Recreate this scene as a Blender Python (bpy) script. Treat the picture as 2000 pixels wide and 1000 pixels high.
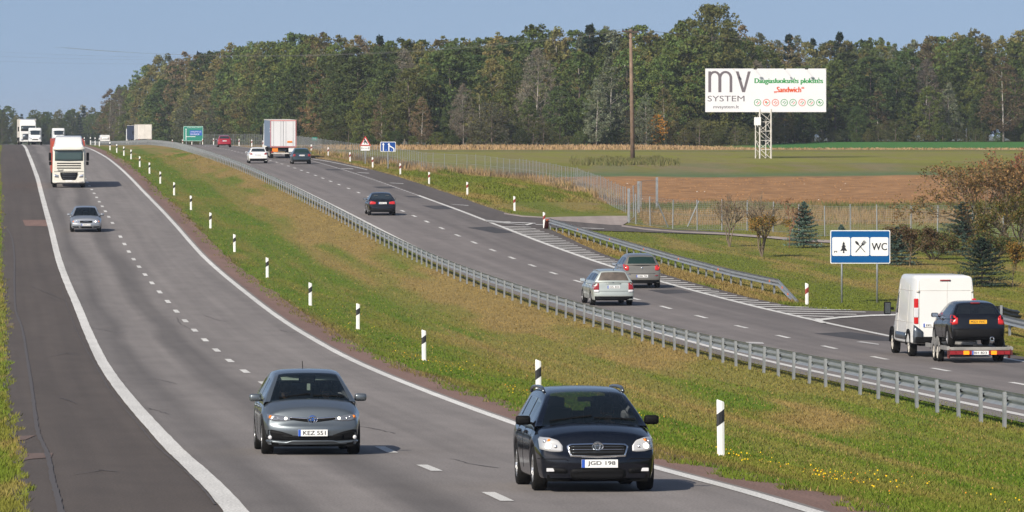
import bpy, bmesh, math, random
import numpy as np
from mathutils import Vector, Matrix
from mathutils.bvhtree import BVHTree
random.seed(7)
RNG = np.random.default_rng(11)
for o in list(bpy.data.objects): bpy.data.objects.remove(o)
SC = bpy.context.scene
COL = SC.collection
PI = math.pi

# ---------------------------------------------------------------- camera, sky, sun, exposure
CAMZ = 10.0
FPX = 11111.0
YH = 262.0
cd = bpy.data.cameras.new('camera'); cam = bpy.data.objects.new('camera', cd); COL.objects.link(cam)
cam.location = (0, 0, CAMZ); cam.rotation_euler = (math.radians(90), 0, 0)
cd.sensor_width = 36; cd.lens = 200; cd.shift_y = -(500 - YH) / 2000
cd.clip_start = 1; cd.clip_end = 20000
SC.camera = cam
w = bpy.data.worlds.new('World'); SC.world = w; w.use_nodes = True
nt = w.node_tree; bg = nt.nodes['Background']
sky = nt.nodes.new('ShaderNodeTexSky'); sky.sky_type = 'NISHITA'; sky.sun_disc = False
SUNV = Vector((-0.75, -1.13, 1.0)).normalized()
sky.sun_elevation = math.asin(SUNV.z)
sky.sun_rotation = math.atan2(SUNV.x, SUNV.y)
sky.altitude = 0; sky.air_density = 1.0; sky.dust_density = 1.3; sky.ozone_density = 3.0
geo = nt.nodes.new('ShaderNodeTexCoord'); add = nt.nodes.new('ShaderNodeVectorMath'); add.operation = 'ADD'; add.inputs[1].default_value = (0, 0, .20)
nrm = nt.nodes.new('ShaderNodeVectorMath'); nrm.operation = 'NORMALIZE'
nt.links.new(geo.outputs['Generated'], add.inputs[0]); nt.links.new(add.outputs[0], nrm.inputs[0]); nt.links.new(nrm.outputs[0], sky.inputs[0])
hsv = nt.nodes.new('ShaderNodeHueSaturation'); hsv.inputs['Saturation'].default_value = .84; nt.links.new(sky.outputs[0], hsv.inputs['Color']); nt.links.new(hsv.outputs[0], bg.inputs[0]); bg.inputs[1].default_value = 0.092
sl = bpy.data.lights.new('sun', 'SUN'); so = bpy.data.objects.new('sun', sl); COL.objects.link(so)
sl.energy = 4.3; sl.angle = math.radians(0.5); sl.color = (1.0, 0.92, 0.80)
so.rotation_euler = SUNV.to_track_quat('Z', 'Y').to_euler()
SC.view_settings.view_transform = 'Standard'; SC.view_settings.look = 'None'
SC.view_settings.exposure = 0.35; SC.view_settings.gamma = 1
SC.view_settings.use_curve_mapping = False

# ---------------------------------------------------------------- terrain functions
class Spl:
    def __init__(s, pts):
        s.x = np.array([p[0] for p in pts], float); s.y = np.array([p[1] for p in pts], float)
        d = np.diff(s.y) / np.diff(s.x); m = np.zeros(len(s.x)); m[0] = d[0]; m[-1] = d[-1]
        m[1:-1] = (d[1:] + d[:-1]) / 2; s.m = m
    def __call__(s, q):
        q = np.asarray(q, float); i = np.clip(np.searchsorted(s.x, q) - 1, 0, len(s.x) - 2)
        h = s.x[i+1] - s.x[i]; t = (q - s.x[i]) / h; t2 = np.clip(t, 0, 1)
        a = (2*t2**3 - 3*t2**2 + 1)*s.y[i] + (t2**3 - 2*t2**2 + t2)*h*s.m[i] + (-2*t2**3 + 3*t2**2)*s.y[i+1] + (t2**3 - t2**2)*h*s.m[i+1]
        return a + np.where(t > 1, (t-1)*h*s.m[i+1], 0) + np.where(t < 0, t*h*s.m[i], 0)
HS = Spl([(0, 3.4), (40, 4.2), (79, 5.09), (92, 5.46), (102, 5.73), (114, 5.96), (130, 6.24), (159, 6.68), (176, 6.88), (195, 7.01),
          (213, 7.07), (228, 7.04), (241, 6.95), (256, 6.81), (273, 6.64), (292, 6.42), (308, 6.17), (324, 5.87), (341, 5.53),
          (368, 5.04), (396, 4.61), (425, 4.17), (451, 3.76), (476, 3.35), (497, 3.03), (523, 2.70), (557, 2.36), (600, 2.08),
          (650, 1.85), (718, 1.67), (800, 1.55), (840, 1.57), (900, 1.72), (1000, 1.95), (1150, 2.25), (1500, 3.0), (2500, 4.0), (9000, 4.0)])
LS = Spl([(0, 5.5), (50, 2.2), (79, -.14), (92, -1.2), (102, -2.15), (114, -3.3), (130, -4.8), (159, -7.45), (176, -8.95), (195, -10.6), (213, -12.2),
          (228, -13.5), (256, -16.15), (292, -19.45), (324, -22.3), (368, -26.3), (396, -28.8), (425, -31.4), (451, -33.7),
          (476, -36), (523, -40.3), (600, -47.2), (718, -57.6), (830, -67.8), (860, -71.0), (1000, -90), (1300, -125), (2000, -260)])
RS = Spl([(0, 22), (79, 17.6), (102, 16.2), (130, 14.5), (159, 12.35), (176, 11.0), (195, 9.45), (213, 7.95), (228, 6.45), (241, 5.0), (256, 3.4),
          (273, 1.75), (292, .15), (308, -1.4), (324, -2.95), (341, -4.55), (368, -7.0), (396, -9.45), (425, -12.0), (451, -14.4),
          (476, -16.8), (497, -18.9), (523, -21.4), (562, -25.0), (620, -29.9), (700, -36.3), (830, -48), (1000, -65), (1150, -84), (1300, -108), (2000, -230)])
def smooth_spl(S, sig, lo, hi, step, tail):
    g = np.arange(lo, hi, 1.); v = np.array([float(S(q)) for q in np.arange(lo-4*sig, hi+4*sig, 1.)]); k = np.exp(-.5*(np.arange(-4*sig, 4*sig+1)/sig)**2); k /= k.sum()
    s_ = np.convolve(v, k, 'same')[4*sig:-4*sig]; return Spl([(q, s_[int(q-lo)]) for q in np.arange(lo, hi-1, step)]+tail)
LS = smooth_spl(LS, 13, 0, 900, 10, [(1000, -90), (1300, -125), (2000, -260)])
RS = smooth_spl(RS, 13, 0, 900, 10, [(1000, -65), (1150, -84), (1300, -108), (2000, -230)])
def sst(a, b, x):
    t = np.clip((np.asarray(x, float) - a) / (b - a), 0, 1); return t*t*(3-2*t)
def vn(x, y, seed=0):
    x = np.asarray(x, float); y = np.asarray(y, float); xi = np.floor(x); yi = np.floor(y); fx = x-xi; fy = y-yi
    fx = fx*fx*(3-2*fx); fy = fy*fy*(3-2*fy)
    def h(a, b):
        v = np.sin(a*127.1 + b*311.7 + seed*74.7)*43758.5453; return v - np.floor(v)
    return (h(xi, yi)*(1-fx) + h(xi+1, yi)*fx)*(1-fy) + (h(xi, yi+1)*(1-fx) + h(xi+1, yi+1)*fx)*fy
def fbm(x, y, seed=0, o=3):
    r = 0; a = .5; t = 0
    for k in range(o): r = r + a*vn(x*2**k, y*2**k, seed+k*3); t += a; a *= .55
    return r/t
def gz(X, Y):
    X = np.asarray(X, float); Y = np.asarray(Y, float)
    z = CAMZ - HS(Y)
    lc = LS(Y); rc = RS(Y)
    l3 = lc + 3.75; r1 = rc - 3.75; r3 = rc + 3.75
    mid = np.clip((X - l3 - 1.6) / np.maximum(r1 - 2.0 - l3 - 1.6, .5), 0, 1)
    z = z - .22*np.sin(PI*mid)**1.0
    z = z - (1-mid)*np.clip(Y-850, 0, 500)*.012
    q = X - r3
    und = sst(5, 12, q)
    z = z + und*.35*(fbm(X*.06, Y*.03, 5)-.45)*sst(700, 500, Y)
    z = z + .45*sst(3.0, 6.0, q)*sst(13, 8, q)*sst(378, 395, Y)*sst(470, 440, Y)
    z = z + sst(25, 50, X)*np.clip(Y-700, 0, 250)*.003
    z = z - sst(0.5, 8, (lc-3.75-2.9) - X)*.5
    return z
def at(x, y):
    """picture point on the ground -> X, Y"""
    lo, hi = 50., 830.
    Z = 300.
    for k in range(50):
        Z = (lo+hi)/2
        yy = YH + HS(Z)*FPX/Z
        if yy > y: lo = Z
        else: hi = Z
    return (x-1000)/FPX*Z, Z
def tang(S, Z):
    d = (S(Z+1)-S(Z-1))/2; h = (HS(Z+1)-HS(Z-1))/2
    return Vector((float(d), 1, float(-h))).normalized()

# ---------------------------------------------------------------- materials
MATS = {}
def newmat(name):
    m = bpy.data.materials.new(name); m.use_nodes = True; MATS[name] = m
    return m, m.node_tree, m.node_tree.nodes['Principled BSDF']
def pm(name, col, rough=.5, metal=0, coat=0, var=.0, vs=3., spec=.5, emit=0, bump=0):
    m, t, b = newmat(name)
    b.inputs['Base Color'].default_value = (*col, 1); b.inputs['Roughness'].default_value = rough
    b.inputs['Metallic'].default_value = metal; b.inputs['Coat Weight'].default_value = coat; b.inputs['Coat Roughness'].default_value = .05
    b.inputs['Specular IOR Level'].default_value = spec
    if emit: b.inputs['Emission Color'].default_value = (*col, 1); b.inputs['Emission Strength'].default_value = emit
    if var:
        tc = t.nodes.new('ShaderNodeTexCoord'); n = t.nodes.new('ShaderNodeTexNoise'); n.inputs['Scale'].default_value = vs; n.inputs['Detail'].default_value = 6
        t.links.new(tc.outputs['Object'], n.inputs['Vector'])
        r = t.nodes.new('ShaderNodeMapRange'); r.inputs[1].default_value = .3; r.inputs[2].default_value = .7
        r.inputs[3].default_value = 1-var; r.inputs[4].default_value = 1+var
        t.links.new(n.outputs[0], r.inputs[0])
        mx = t.nodes.new('ShaderNodeVectorMath'); mx.operation = 'SCALE'; mx.inputs[0].default_value = col
        t.links.new(r.outputs[0], mx.inputs['Scale']); t.links.new(mx.outputs[0], b.inputs['Base Color'])
        if bump:
            bp = t.nodes.new('ShaderNodeBump'); bp.inputs['Strength'].default_value = bump; bp.inputs['Distance'].default_value = .02
            t.links.new(n.outputs[0], bp.inputs['Height']); t.links.new(bp.outputs[0], b.inputs['Normal'])
    return m
def glassmat(name, tint, opac, rough=.03):
    m, t, b = newmat(name)
    b.inputs['Base Color'].default_value = (*tint, 1); b.inputs['Roughness'].default_value = rough
    tr = t.nodes.new('ShaderNodeBsdfTransparent'); tr.inputs[0].default_value = (.75, .85, .82, 1)
    gl = t.nodes.new('ShaderNodeBsdfGlossy'); gl.inputs['Roughness'].default_value = rough
    fr = t.nodes.new('ShaderNodeFresnel'); fr.inputs[0].default_value = 1.5
    mx = t.nodes.new('ShaderNodeMixShader'); mx.inputs[0].default_value = opac
    m2 = t.nodes.new('ShaderNodeMixShader')
    t.links.new(tr.outputs[0], mx.inputs[1]); t.links.new(b.outputs[0], mx.inputs[2])
    t.links.new(fr.outputs[0], m2.inputs[0]); t.links.new(mx.outputs[0], m2.inputs[1]); t.links.new(gl.outputs[0], m2.inputs[2])
    t.links.new(m2.outputs[0], t.nodes['Material Output'].inputs[0])
    return m
def covermat(name, fine=30., amt=.35, rough=.95, bump=.0, attr='cover', trans=0):
    m, t, b = newmat(name)
    a = t.nodes.new('ShaderNodeAttribute'); a.attribute_name = attr
    g = t.nodes.new('ShaderNodeNewGeometry'); n = t.nodes.new('ShaderNodeTexNoise'); n.inputs['Scale'].default_value = fine; n.inputs['Detail'].default_value = 5
    n2 = t.nodes.new('ShaderNodeTexNoise'); n2.inputs['Scale'].default_value = fine*.07; n2.inputs['Detail'].default_value = 4
    t.links.new(g.outputs['Position'], n.inputs['Vector']); t.links.new(g.outputs['Position'], n2.inputs['Vector'])
    ad = t.nodes.new('ShaderNodeMath'); ad.operation = 'ADD'; t.links.new(n.outputs[0], ad.inputs[0]); t.links.new(n2.outputs[0], ad.inputs[1])
    r = t.nodes.new('ShaderNodeMapRange'); r.inputs[1].default_value = .65; r.inputs[2].default_value = 1.35; r.inputs[3].default_value = 1-amt; r.inputs[4].default_value = 1+amt
    t.links.new(ad.outputs[0], r.inputs[0])
    mx = t.nodes.new('ShaderNodeVectorMath'); mx.operation = 'SCALE'
    t.links.new(a.outputs['Color'], mx.inputs[0]); t.links.new(r.outputs[0], mx.inputs['Scale']); t.links.new(mx.outputs[0], b.inputs['Base Color'])
    b.inputs['Roughness'].default_value = rough; b.inputs['Specular IOR Level'].default_value = .15
    return m
def asphalt(name, col, tracks=0., cen=(-1.85, 1.85), grain=.16, tint2=None):
    """UV.x = metres from the lane line, UV.y = metres along"""
    m, t, b = newmat(name)
    uv = t.nodes.new('ShaderNodeUVMap'); uv.uv_map = 'uv'
    def noise(sx, sy, det, scale=1):
        mp = t.nodes.new('ShaderNodeMapping'); mp.inputs['Scale'].default_value = (sx, sy, 1)
        n = t.nodes.new('ShaderNodeTexNoise'); n.inputs['Scale'].default_value = scale; n.inputs['Detail'].default_value = det
        t.links.new(uv.outputs[0], mp.inputs[0]); t.links.new(mp.outputs[0], n.inputs['Vector']); return n.outputs[0]
    def mr(s, lo, hi, a, bb):
        r = t.nodes.new('ShaderNodeMapRange'); r.inputs[1].default_value = lo; r.inputs[2].default_value = hi; r.inputs[3].default_value = a; r.inputs[4].default_value = bb
        t.links.new(s, r.inputs[0]); return r.outputs[0]
    def mul(a, c):
        q = t.nodes.new('ShaderNodeMath'); q.operation = 'MULTIPLY'; t.links.new(a, q.inputs[0]); t.links.new(c, q.inputs[1]); return q.outputs[0]
    f = mul(mr(noise(9, 3, 4, 3), .3, .7, 1-grain, 1+grain), mr(noise(.5, .03, 4, 1), .3, .7, .9, 1.1))
    f = mul(f, mr(noise(2.4, .012, 3, 1), .35, .65, .93, 1.07)); f = mul(f, mr(noise(1.3, .30, 5, 1), .35, .65, .93, 1.06)); f = mul(f, mr(noise(25, 12, 3, 1), .35, .65, .90, 1.10))
    if tracks:
        sx = t.nodes.new('ShaderNodeSeparateXYZ'); t.links.new(uv.outputs[0], sx.inputs[0])
        wob = mr(noise(0, .02, 2, 1), .3, .7, -.25, .25)
        ad = t.nodes.new('ShaderNodeMath'); ad.operation = 'ADD'; t.links.new(sx.outputs[0], ad.inputs[0]); t.links.new(wob, ad.inputs[1])
        cr = t.nodes.new('ShaderNodeValToRGB'); t.links.new(mr(ad.outputs[0], -4.2, 4.2, 0, 1), cr.inputs[0])
        e = cr.color_ramp; pts = tracks
        e.elements[0].position = 0; e.elements[0].color = (pts[0][1],)*3+(1,); e.elements[1].position = 1; e.elements[1].color = (pts[-1][1],)*3+(1,)
        for p, v in pts[1:-1]:
            el = e.elements.new((p+4.2)/8.4); el.color = (v, v, v, 1)
        f = mul(f, cr.outputs[0])
    mx = t.nodes.new('ShaderNodeVectorMath'); mx.operation = 'SCALE'; mx.inputs[0].default_value = col
    t.links.new(f, mx.inputs['Scale']); t.links.new(mx.outputs[0], b.inputs['Base Color'])
    b.inputs['Roughness'].default_value = .85; b.inputs['Specular IOR Level'].default_value = .3
    return m
M_COVER = covermat('ground_cover_mat', 14., .22)
M_BLADE = covermat('grass_blade_mat', 25., .12)
M_ROADL = asphalt('asphalt_left_mat', (.196, .177, .166), [(-4.2, .85), (-3.3, .74), (-2.9, .62), (-2.4, .97), (-1.7, 1.0), (-1.25, .64), (-.75, .66), (-.35, .93), (.4, 1.0), (1.2, .94), (2.2, 1.03), (3.1, .96), (4.2, 1.0)])
M_ROADR = asphalt('asphalt_right_mat', (.178, .158, .149), [(-4.2, 1), (-3.1, 1.02), (-2.6, .93), (-1.9, 1.03), (-1.2, .92), (-.4, 1.0), (.3, .95), (.9, .76), (1.5, .86), (2.1, .90), (2.7, .74), (3.3, .8), (4.2, .85)])
M_SHOULD = asphalt('asphalt_shoulder_mat', (.082, .067, .057), 0, grain=.2)
M_ENTRY = asphalt('asphalt_entry_mat', (.095, .081, .073), 0, grain=.15)
M_PATCH = asphalt('asphalt_patch_mat', (.055, .052, .054), 0)
M_RED = asphalt('red_verge_mat', (.185, .115, .092), 0, grain=.28)
M_CONC = asphalt('concrete_pad_mat', (.30, .25, .225), 0, grain=.12)
M_PAINT = asphalt('road_paint_mat', (.58, .57, .545), 0, grain=.28)
M_PAINT2 = asphalt('worn_paint_mat', (.42, .41, .40), 0, grain=.22)
M_TAR = pm('tar_mat', (.030, .028, .028), .7)
M_WHITE = pm('white_plastic_mat', (.78, .78, .76), .5, var=.06, vs=4)
M_DIRTW = pm('dirty_white_mat', (.55, .52, .47), .6, var=.2, vs=6)
M_BLACK = pm('black_band_mat', (.02, .02, .022), .5)
M_REDB = pm('red_band_mat', (.26, .04, .03), .5)
M_GALV = pm('galvanised_mat', (.36, .385, .40), .42, .55, var=.12, vs=2)
M_GALVP = pm('galvanised_post_mat', (.27, .285, .295), .5, .35, var=.14, vs=5)
M_ORREF = pm('orange_reflector_mat', (.50, .12, .05), .5)
M_CHROME = pm('chrome_mat', (.8, .8, .8), .12, 1)
M_RUBBER = pm('tyre_mat', (.013, .0125, .012), .85, var=.2, vs=8, spec=.12)
M_RIM = pm('alloy_mat', (.42, .42, .43), .35, .8)
M_PLASTIC = pm('black_plastic_mat', (.0055, .0055, .006), .6, spec=.12)
M_UNDER = pm('underbody_mat', (.004, .004, .004), .95, spec=.1)
M_INT = pm('interior_mat', (.055, .055, .058), .8)
M_HEADL = pm('headliner_mat', (.42, .43, .38), .8)
M_LENS = glassmat('headlamp_glass_mat', (.5, .52, .55), .12)
M_REFL = pm('lamp_reflector_mat', (.75, .76, .78), .15, .9)
M_BULB = pm('lamp_on_mat', (1.0, .93, .78), .3, emit=3)
M_AMBER = pm('amber_lens_mat', (.8, .22, .02), .25, coat=.5)
M_AMBON = pm('amber_lit_mat', (1.0, .28, .01), .3, emit=.55)
M_TAIL = pm('tail_lens_mat', (.26, .012, .016), .3, coat=.3)
M_TAILB = pm('tail_bright_mat', (.55, .02, .02), .25, coat=.4)
M_CLEARL = pm('clear_lens_mat', (.65, .65, .66), .15, coat=.6)
M_WS = glassmat('windscreen_mat', (.012, .02, .022), .20)
M_GLASS = glassmat('side_glass_mat', (.012, .018, .020), .55)
M_DKGLASS = pm('dark_glass_mat', (.018, .026, .030), .05, coat=1, spec=.8)
M_PLATE = pm('plate_mat', (.80, .80, .78), .4)
M_PLATEY = pm('plate_yellow_mat', (.85, .42, .02), .4)
M_EUBLUE = pm('plate_blue_mat', (.02, .09, .45), .4)
M_INK = pm('ink_mat', (.015, .015, .018), .5)
M_SBLUE = pm('sign_blue_mat', (.0015, .082, .25), .6, spec=.15)
M_SBLUE2 = pm('lane_sign_blue_mat', (.006, .058, .26), .6, spec=.2)
M_SGREEN = pm('sign_green_mat', (.008, .20, .145), .45)
M_SWHITE = pm('sign_white_mat', (.76, .76, .75), .45)
M_SRED = pm('sign_red_mat', (.50, .04, .04), .45)
M_BBW = pm('billboard_white_mat', (.70, .70, .73), .5, var=.03, vs=.8)
M_BBG = pm('billboard_grey_mat', (.135, .115, .13), .5)
M_BBGR = pm('billboard_green_mat', (.004, .25, .045), .5)
M_BBO = pm('billboard_orange_mat', (.62, .07, .01), .5)
M_WOOD = pm('pole_wood_mat', (.20, .135, .095), .85, var=.3, vs=2)
M_STEELW = pm('pale_steel_mat', (.58, .55, .50), .55, .2, var=.15, vs=2)
M_SKIN = pm('skin_mat', (.50, .28, .20), .6)
M_HAIR = pm('hair_mat', (.03, .02, .015), .8)
M_SHIRT = pm('shirt_mat', (.10, .11, .14), .9)
M_SHIRT2 = pm('dark_shirt_mat', (.03, .035, .05), .9)

# ---------------------------------------------------------------- mesh helpers
def tag(o, label=None, cat=None, group=None, kind=None):
    if label: o['label'] = label
    if cat: o['category'] = cat
    if group: o['group'] = group
    if kind: o['kind'] = kind
    return o
def mesh_np(name, V, F, mat, uv=None, col=None, colname='cover', smooth=False):
    """V (n,3); F (m,k) equal sized faces"""
    V = np.asarray(V, np.float32); F = np.asarray(F, np.int32); me = bpy.data.meshes.new(name)
    me.vertices.add(len(V)); me.vertices.foreach_set('co', V.ravel()); k = F.shape[1]
    me.loops.add(F.size); me.loops.foreach_set('vertex_index', F.ravel())
    me.polygons.add(len(F)); me.polygons.foreach_set('loop_start', np.arange(0, F.size, k, dtype=np.int32))
    try: me.polygons.foreach_set('loop_total', np.full(len(F), k, np.int32))
    except Exception: pass
    if smooth: me.polygons.foreach_set('use_smooth', np.ones(len(F), bool))
    me.update(calc_edges=True)
    if uv is not None:
        l = me.uv_layers.new(name='uv'); l.data.foreach_set('uv', np.asarray(uv, np.float32)[F.ravel()].ravel())
    if col is not None:
        a = me.color_attributes.new(colname, 'FLOAT_COLOR', 'POINT'); c = np.ones((len(V), 4), np.float32); c[:, :3] = col; a.data.foreach_set('color', c.ravel())
    if mat: me.materials.append(mat)
    return me
def link(name, me, parent=None, loc=None):
    o = bpy.data.objects.new(name, me); COL.objects.link(o)
    if parent: o.parent = parent
    if loc is not None: o.location = loc
    return o
def empty(name, loc=(0, 0, 0), label=None, cat=None, group=None):
    o = bpy.data.objects.new(name, None); COL.objects.link(o); o.location = loc; o.empty_display_size = .2
    return tag(o, label, cat, group)
def copy_tree(o, parent=None):
    c = o.copy(); COL.objects.link(c)
    if parent: c.parent = parent
    for ch in list(o.children): copy_tree(ch, c)
    return c
class MB:
    def __init__(s): s.V = []; s.F = []
    def add(s, V, F):
        n = len(s.V); s.V += [tuple(v) for v in V]; s.F += [tuple(i+n for i in f) for f in F]; return s
    def box(s, c, d, M=None):
        x, y, z = c; a, b, h = d[0]/2, d[1]/2, d[2]/2
        V = [Vector((x+i*a, y+j*b, z+k*h)) for i in (-1, 1) for j in (-1, 1) for k in (-1, 1)]
        if M: V = [M @ v for v in V]
        return s.add(V, [(0, 1, 3, 2), (4, 6, 7, 5), (0, 4, 5, 1), (2, 3, 7, 6), (0, 2, 6, 4), (1, 5, 7, 3)])
    def bar(s, a, b, w, h=None, up=(0, 0, 1)):
        a = Vector(a); b = Vector(b); d = (b-a); L = d.length; d.normalize(); h = h or w
        u = Vector(up); r = d.cross(u)
        if r.length < 1e-4: r = d.cross(Vector((1, 0, 0)))
        r.normalize(); u = r.cross(d)
        V = [p + r*i*w/2 + u*j*h/2 for p in (a, b) for i, j in ((-1, -1), (1, -1), (1, 1), (-1, 1))]
        return s.add(V, [(3, 2, 1, 0), (4, 5, 6, 7), (0, 1, 5, 4), (1, 2, 6, 5), (2, 3, 7, 6), (3, 0, 4, 7)])
    def tube(s, pts, rad, n=6, cap=True):
        pts = [Vector(p) for p in pts]; R = rad if isinstance(rad, (list, tuple)) else [rad]*len(pts); V = []; F = []
        for i, p in enumerate(pts):
            d = (pts[min(i+1, len(pts)-1)] - pts[max(i-1, 0)]).normalized(); r = d.cross(Vector((0.02, 0.01, 1)))
            if r.length < .05: r = d.cross(Vector((1, 0, 0)))
            r.normalize(); u = r.cross(d)
            for k in range(n):
                a = 2*PI*k/n; V.append(p + (r*math.cos(a) + u*math.sin(a))*R[i])
        for i in range(len(pts)-1):
            for k in range(n): F.append((i*n+k, i*n+(k+1) % n, (i+1)*n+(k+1) % n, (i+1)*n+k))
        if cap: F.append(tuple(range(n-1, -1, -1))); F.append(tuple((len(pts)-1)*n+k for k in range(n)))
        return s.add(V, F)
    def lathe(s, prof, c=(0, 0, 0), axis='y', n=24, close=False):
        """prof = [(r, h)]"""
        V = []; F = []; m = len(prof)
        for k in range(n):
            a = 2*PI*k/n
            for r, h in prof:
                p = {'y': (r*math.cos(a), h, r*math.sin(a)), 'z': (r*math.cos(a), r*math.sin(a), h), 'x': (h, r*math.cos(a), r*math.sin(a))}[axis]
                V.append(Vector(c)+Vector(p))
        for k in range(n):
            k2 = (k+1) % n
            for j in range(m-1): F.append((k*m+j, k2*m+j, k2*m+j+1, k*m+j+1))
        return s.add(V, F)
    def prism(s, poly, y0, y1, axis='y'):
        n = len(poly)
        f = (lambda p, h: (p[0], h, p[1])) if axis == 'y' else ((lambda p, h: (h, p[0], p[1])) if axis == 'x' else (lambda p, h: (p[0], p[1], h)))
        V = [f(p, y0) for p in poly] + [f(p, y1) for p in poly]
        F = [tuple(range(n)), tuple(range(2*n-1, n-1, -1))] + [(i, i+n, (i+1) % n+n, (i+1) % n) for i in range(n)]
        return s.add(V, F)
    def mesh(s, name, mat, smooth=False, bevel=0):
        me = bpy.data.meshes.new(name); me.from_pydata([tuple(v) for v in s.V], [], s.F)
        bm = bmesh.new(); bm.from_mesh(me); bmesh.ops.recalc_face_normals(bm, faces=bm.faces)
        if bevel: bmesh.ops.bevel(bm, geom=bm.edges[:], offset=bevel, segments=2, affect='EDGES', profile=.6)
        bm.to_mesh(me); bm.free()
        if smooth: me.polygons.foreach_set('use_smooth', [True]*len(me.polygons))
        if mat: me.materials.append(mat)
        me.update(); return me
    def build(s, name, mat, parent=None, smooth=False, bevel=0, loc=None):
        return link(name, s.mesh(name, mat, smooth, bevel), parent, loc)
def evalmesh(me, mods):
    o = bpy.data.objects.new('tmp', me); COL.objects.link(o)
    for typ, kw in mods:
        m = o.modifiers.new('m', typ)
        for k, v in kw.items(): setattr(m, k, v)
    dg = bpy.context.evaluated_depsgraph_get(); dg.update()
    r = bpy.data.meshes.new_from_object(o.evaluated_get(dg)); bpy.data.objects.remove(o); return r
def text_mesh(name, s, size, mat, ext=.002, width=None, height=None, bold=0, align='CENTER'):
    c = bpy.data.curves.new(name, 'FONT'); c.body = s; c.size = size; c.extrude = ext; c.align_x = align; c.align_y = 'CENTER'; 
    c.resolution_u = 3
    me = evalmesh(c, [])
    co = np.zeros(len(me.vertices)*3, np.float32); me.vertices.foreach_get('co', co); co = co.reshape(-1, 3)
    mn = co.min(0); mx = co.max(0)
    if align == 'CENTER': co[:, 0] -= (mn[0]+mx[0])/2
    else: co[:, 0] -= mn[0]
    co[:, 1] -= (mn[1]+mx[1])/2
    if width: co[:, 0] *= width/(mx[0]-mn[0])
    if height: co[:, 1] *= height/(mx[1]-mn[1])
    me.vertices.foreach_set('co', co.ravel())
    if bold:
        k = bold*(width or 1)/max(1, len(s))*4; bm = bmesh.new(); bm.from_mesh(me); 
        for sx in (-.5, .5):
            g = bmesh.ops.duplicate(bm, geom=bm.verts[:]+bm.edges[:]+bm.faces[:]) if sx < 0 else None
            vs = [e for e in g['geom'] if isinstance(e, bmesh.types.BMVert)] if g else [v for v in bm.verts if v.index >= 0][:len(me.vertices)]
            bmesh.ops.translate(bm, verts=vs, vec=(k*sx, 0, ext*.3*sx))
        bm.to_mesh(me); bm.free()
    me.materials.clear(); me.materials.append(mat); me.update(); return me
def wall_text(name, s, height, width, x, y, z, mat, parent, size=1., bold=0, faceY=-1, ext=.004, align='CENTER'):
    """text on a board whose front looks to -Y (towards the camera)"""
    me = text_mesh(name, s, size, mat, ext, width, height, bold, align)
    me.transform(Matrix.Rotation(PI/2, 4, 'X')); o = link(name, me, parent); o.location = (x, y, z); return o
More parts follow.
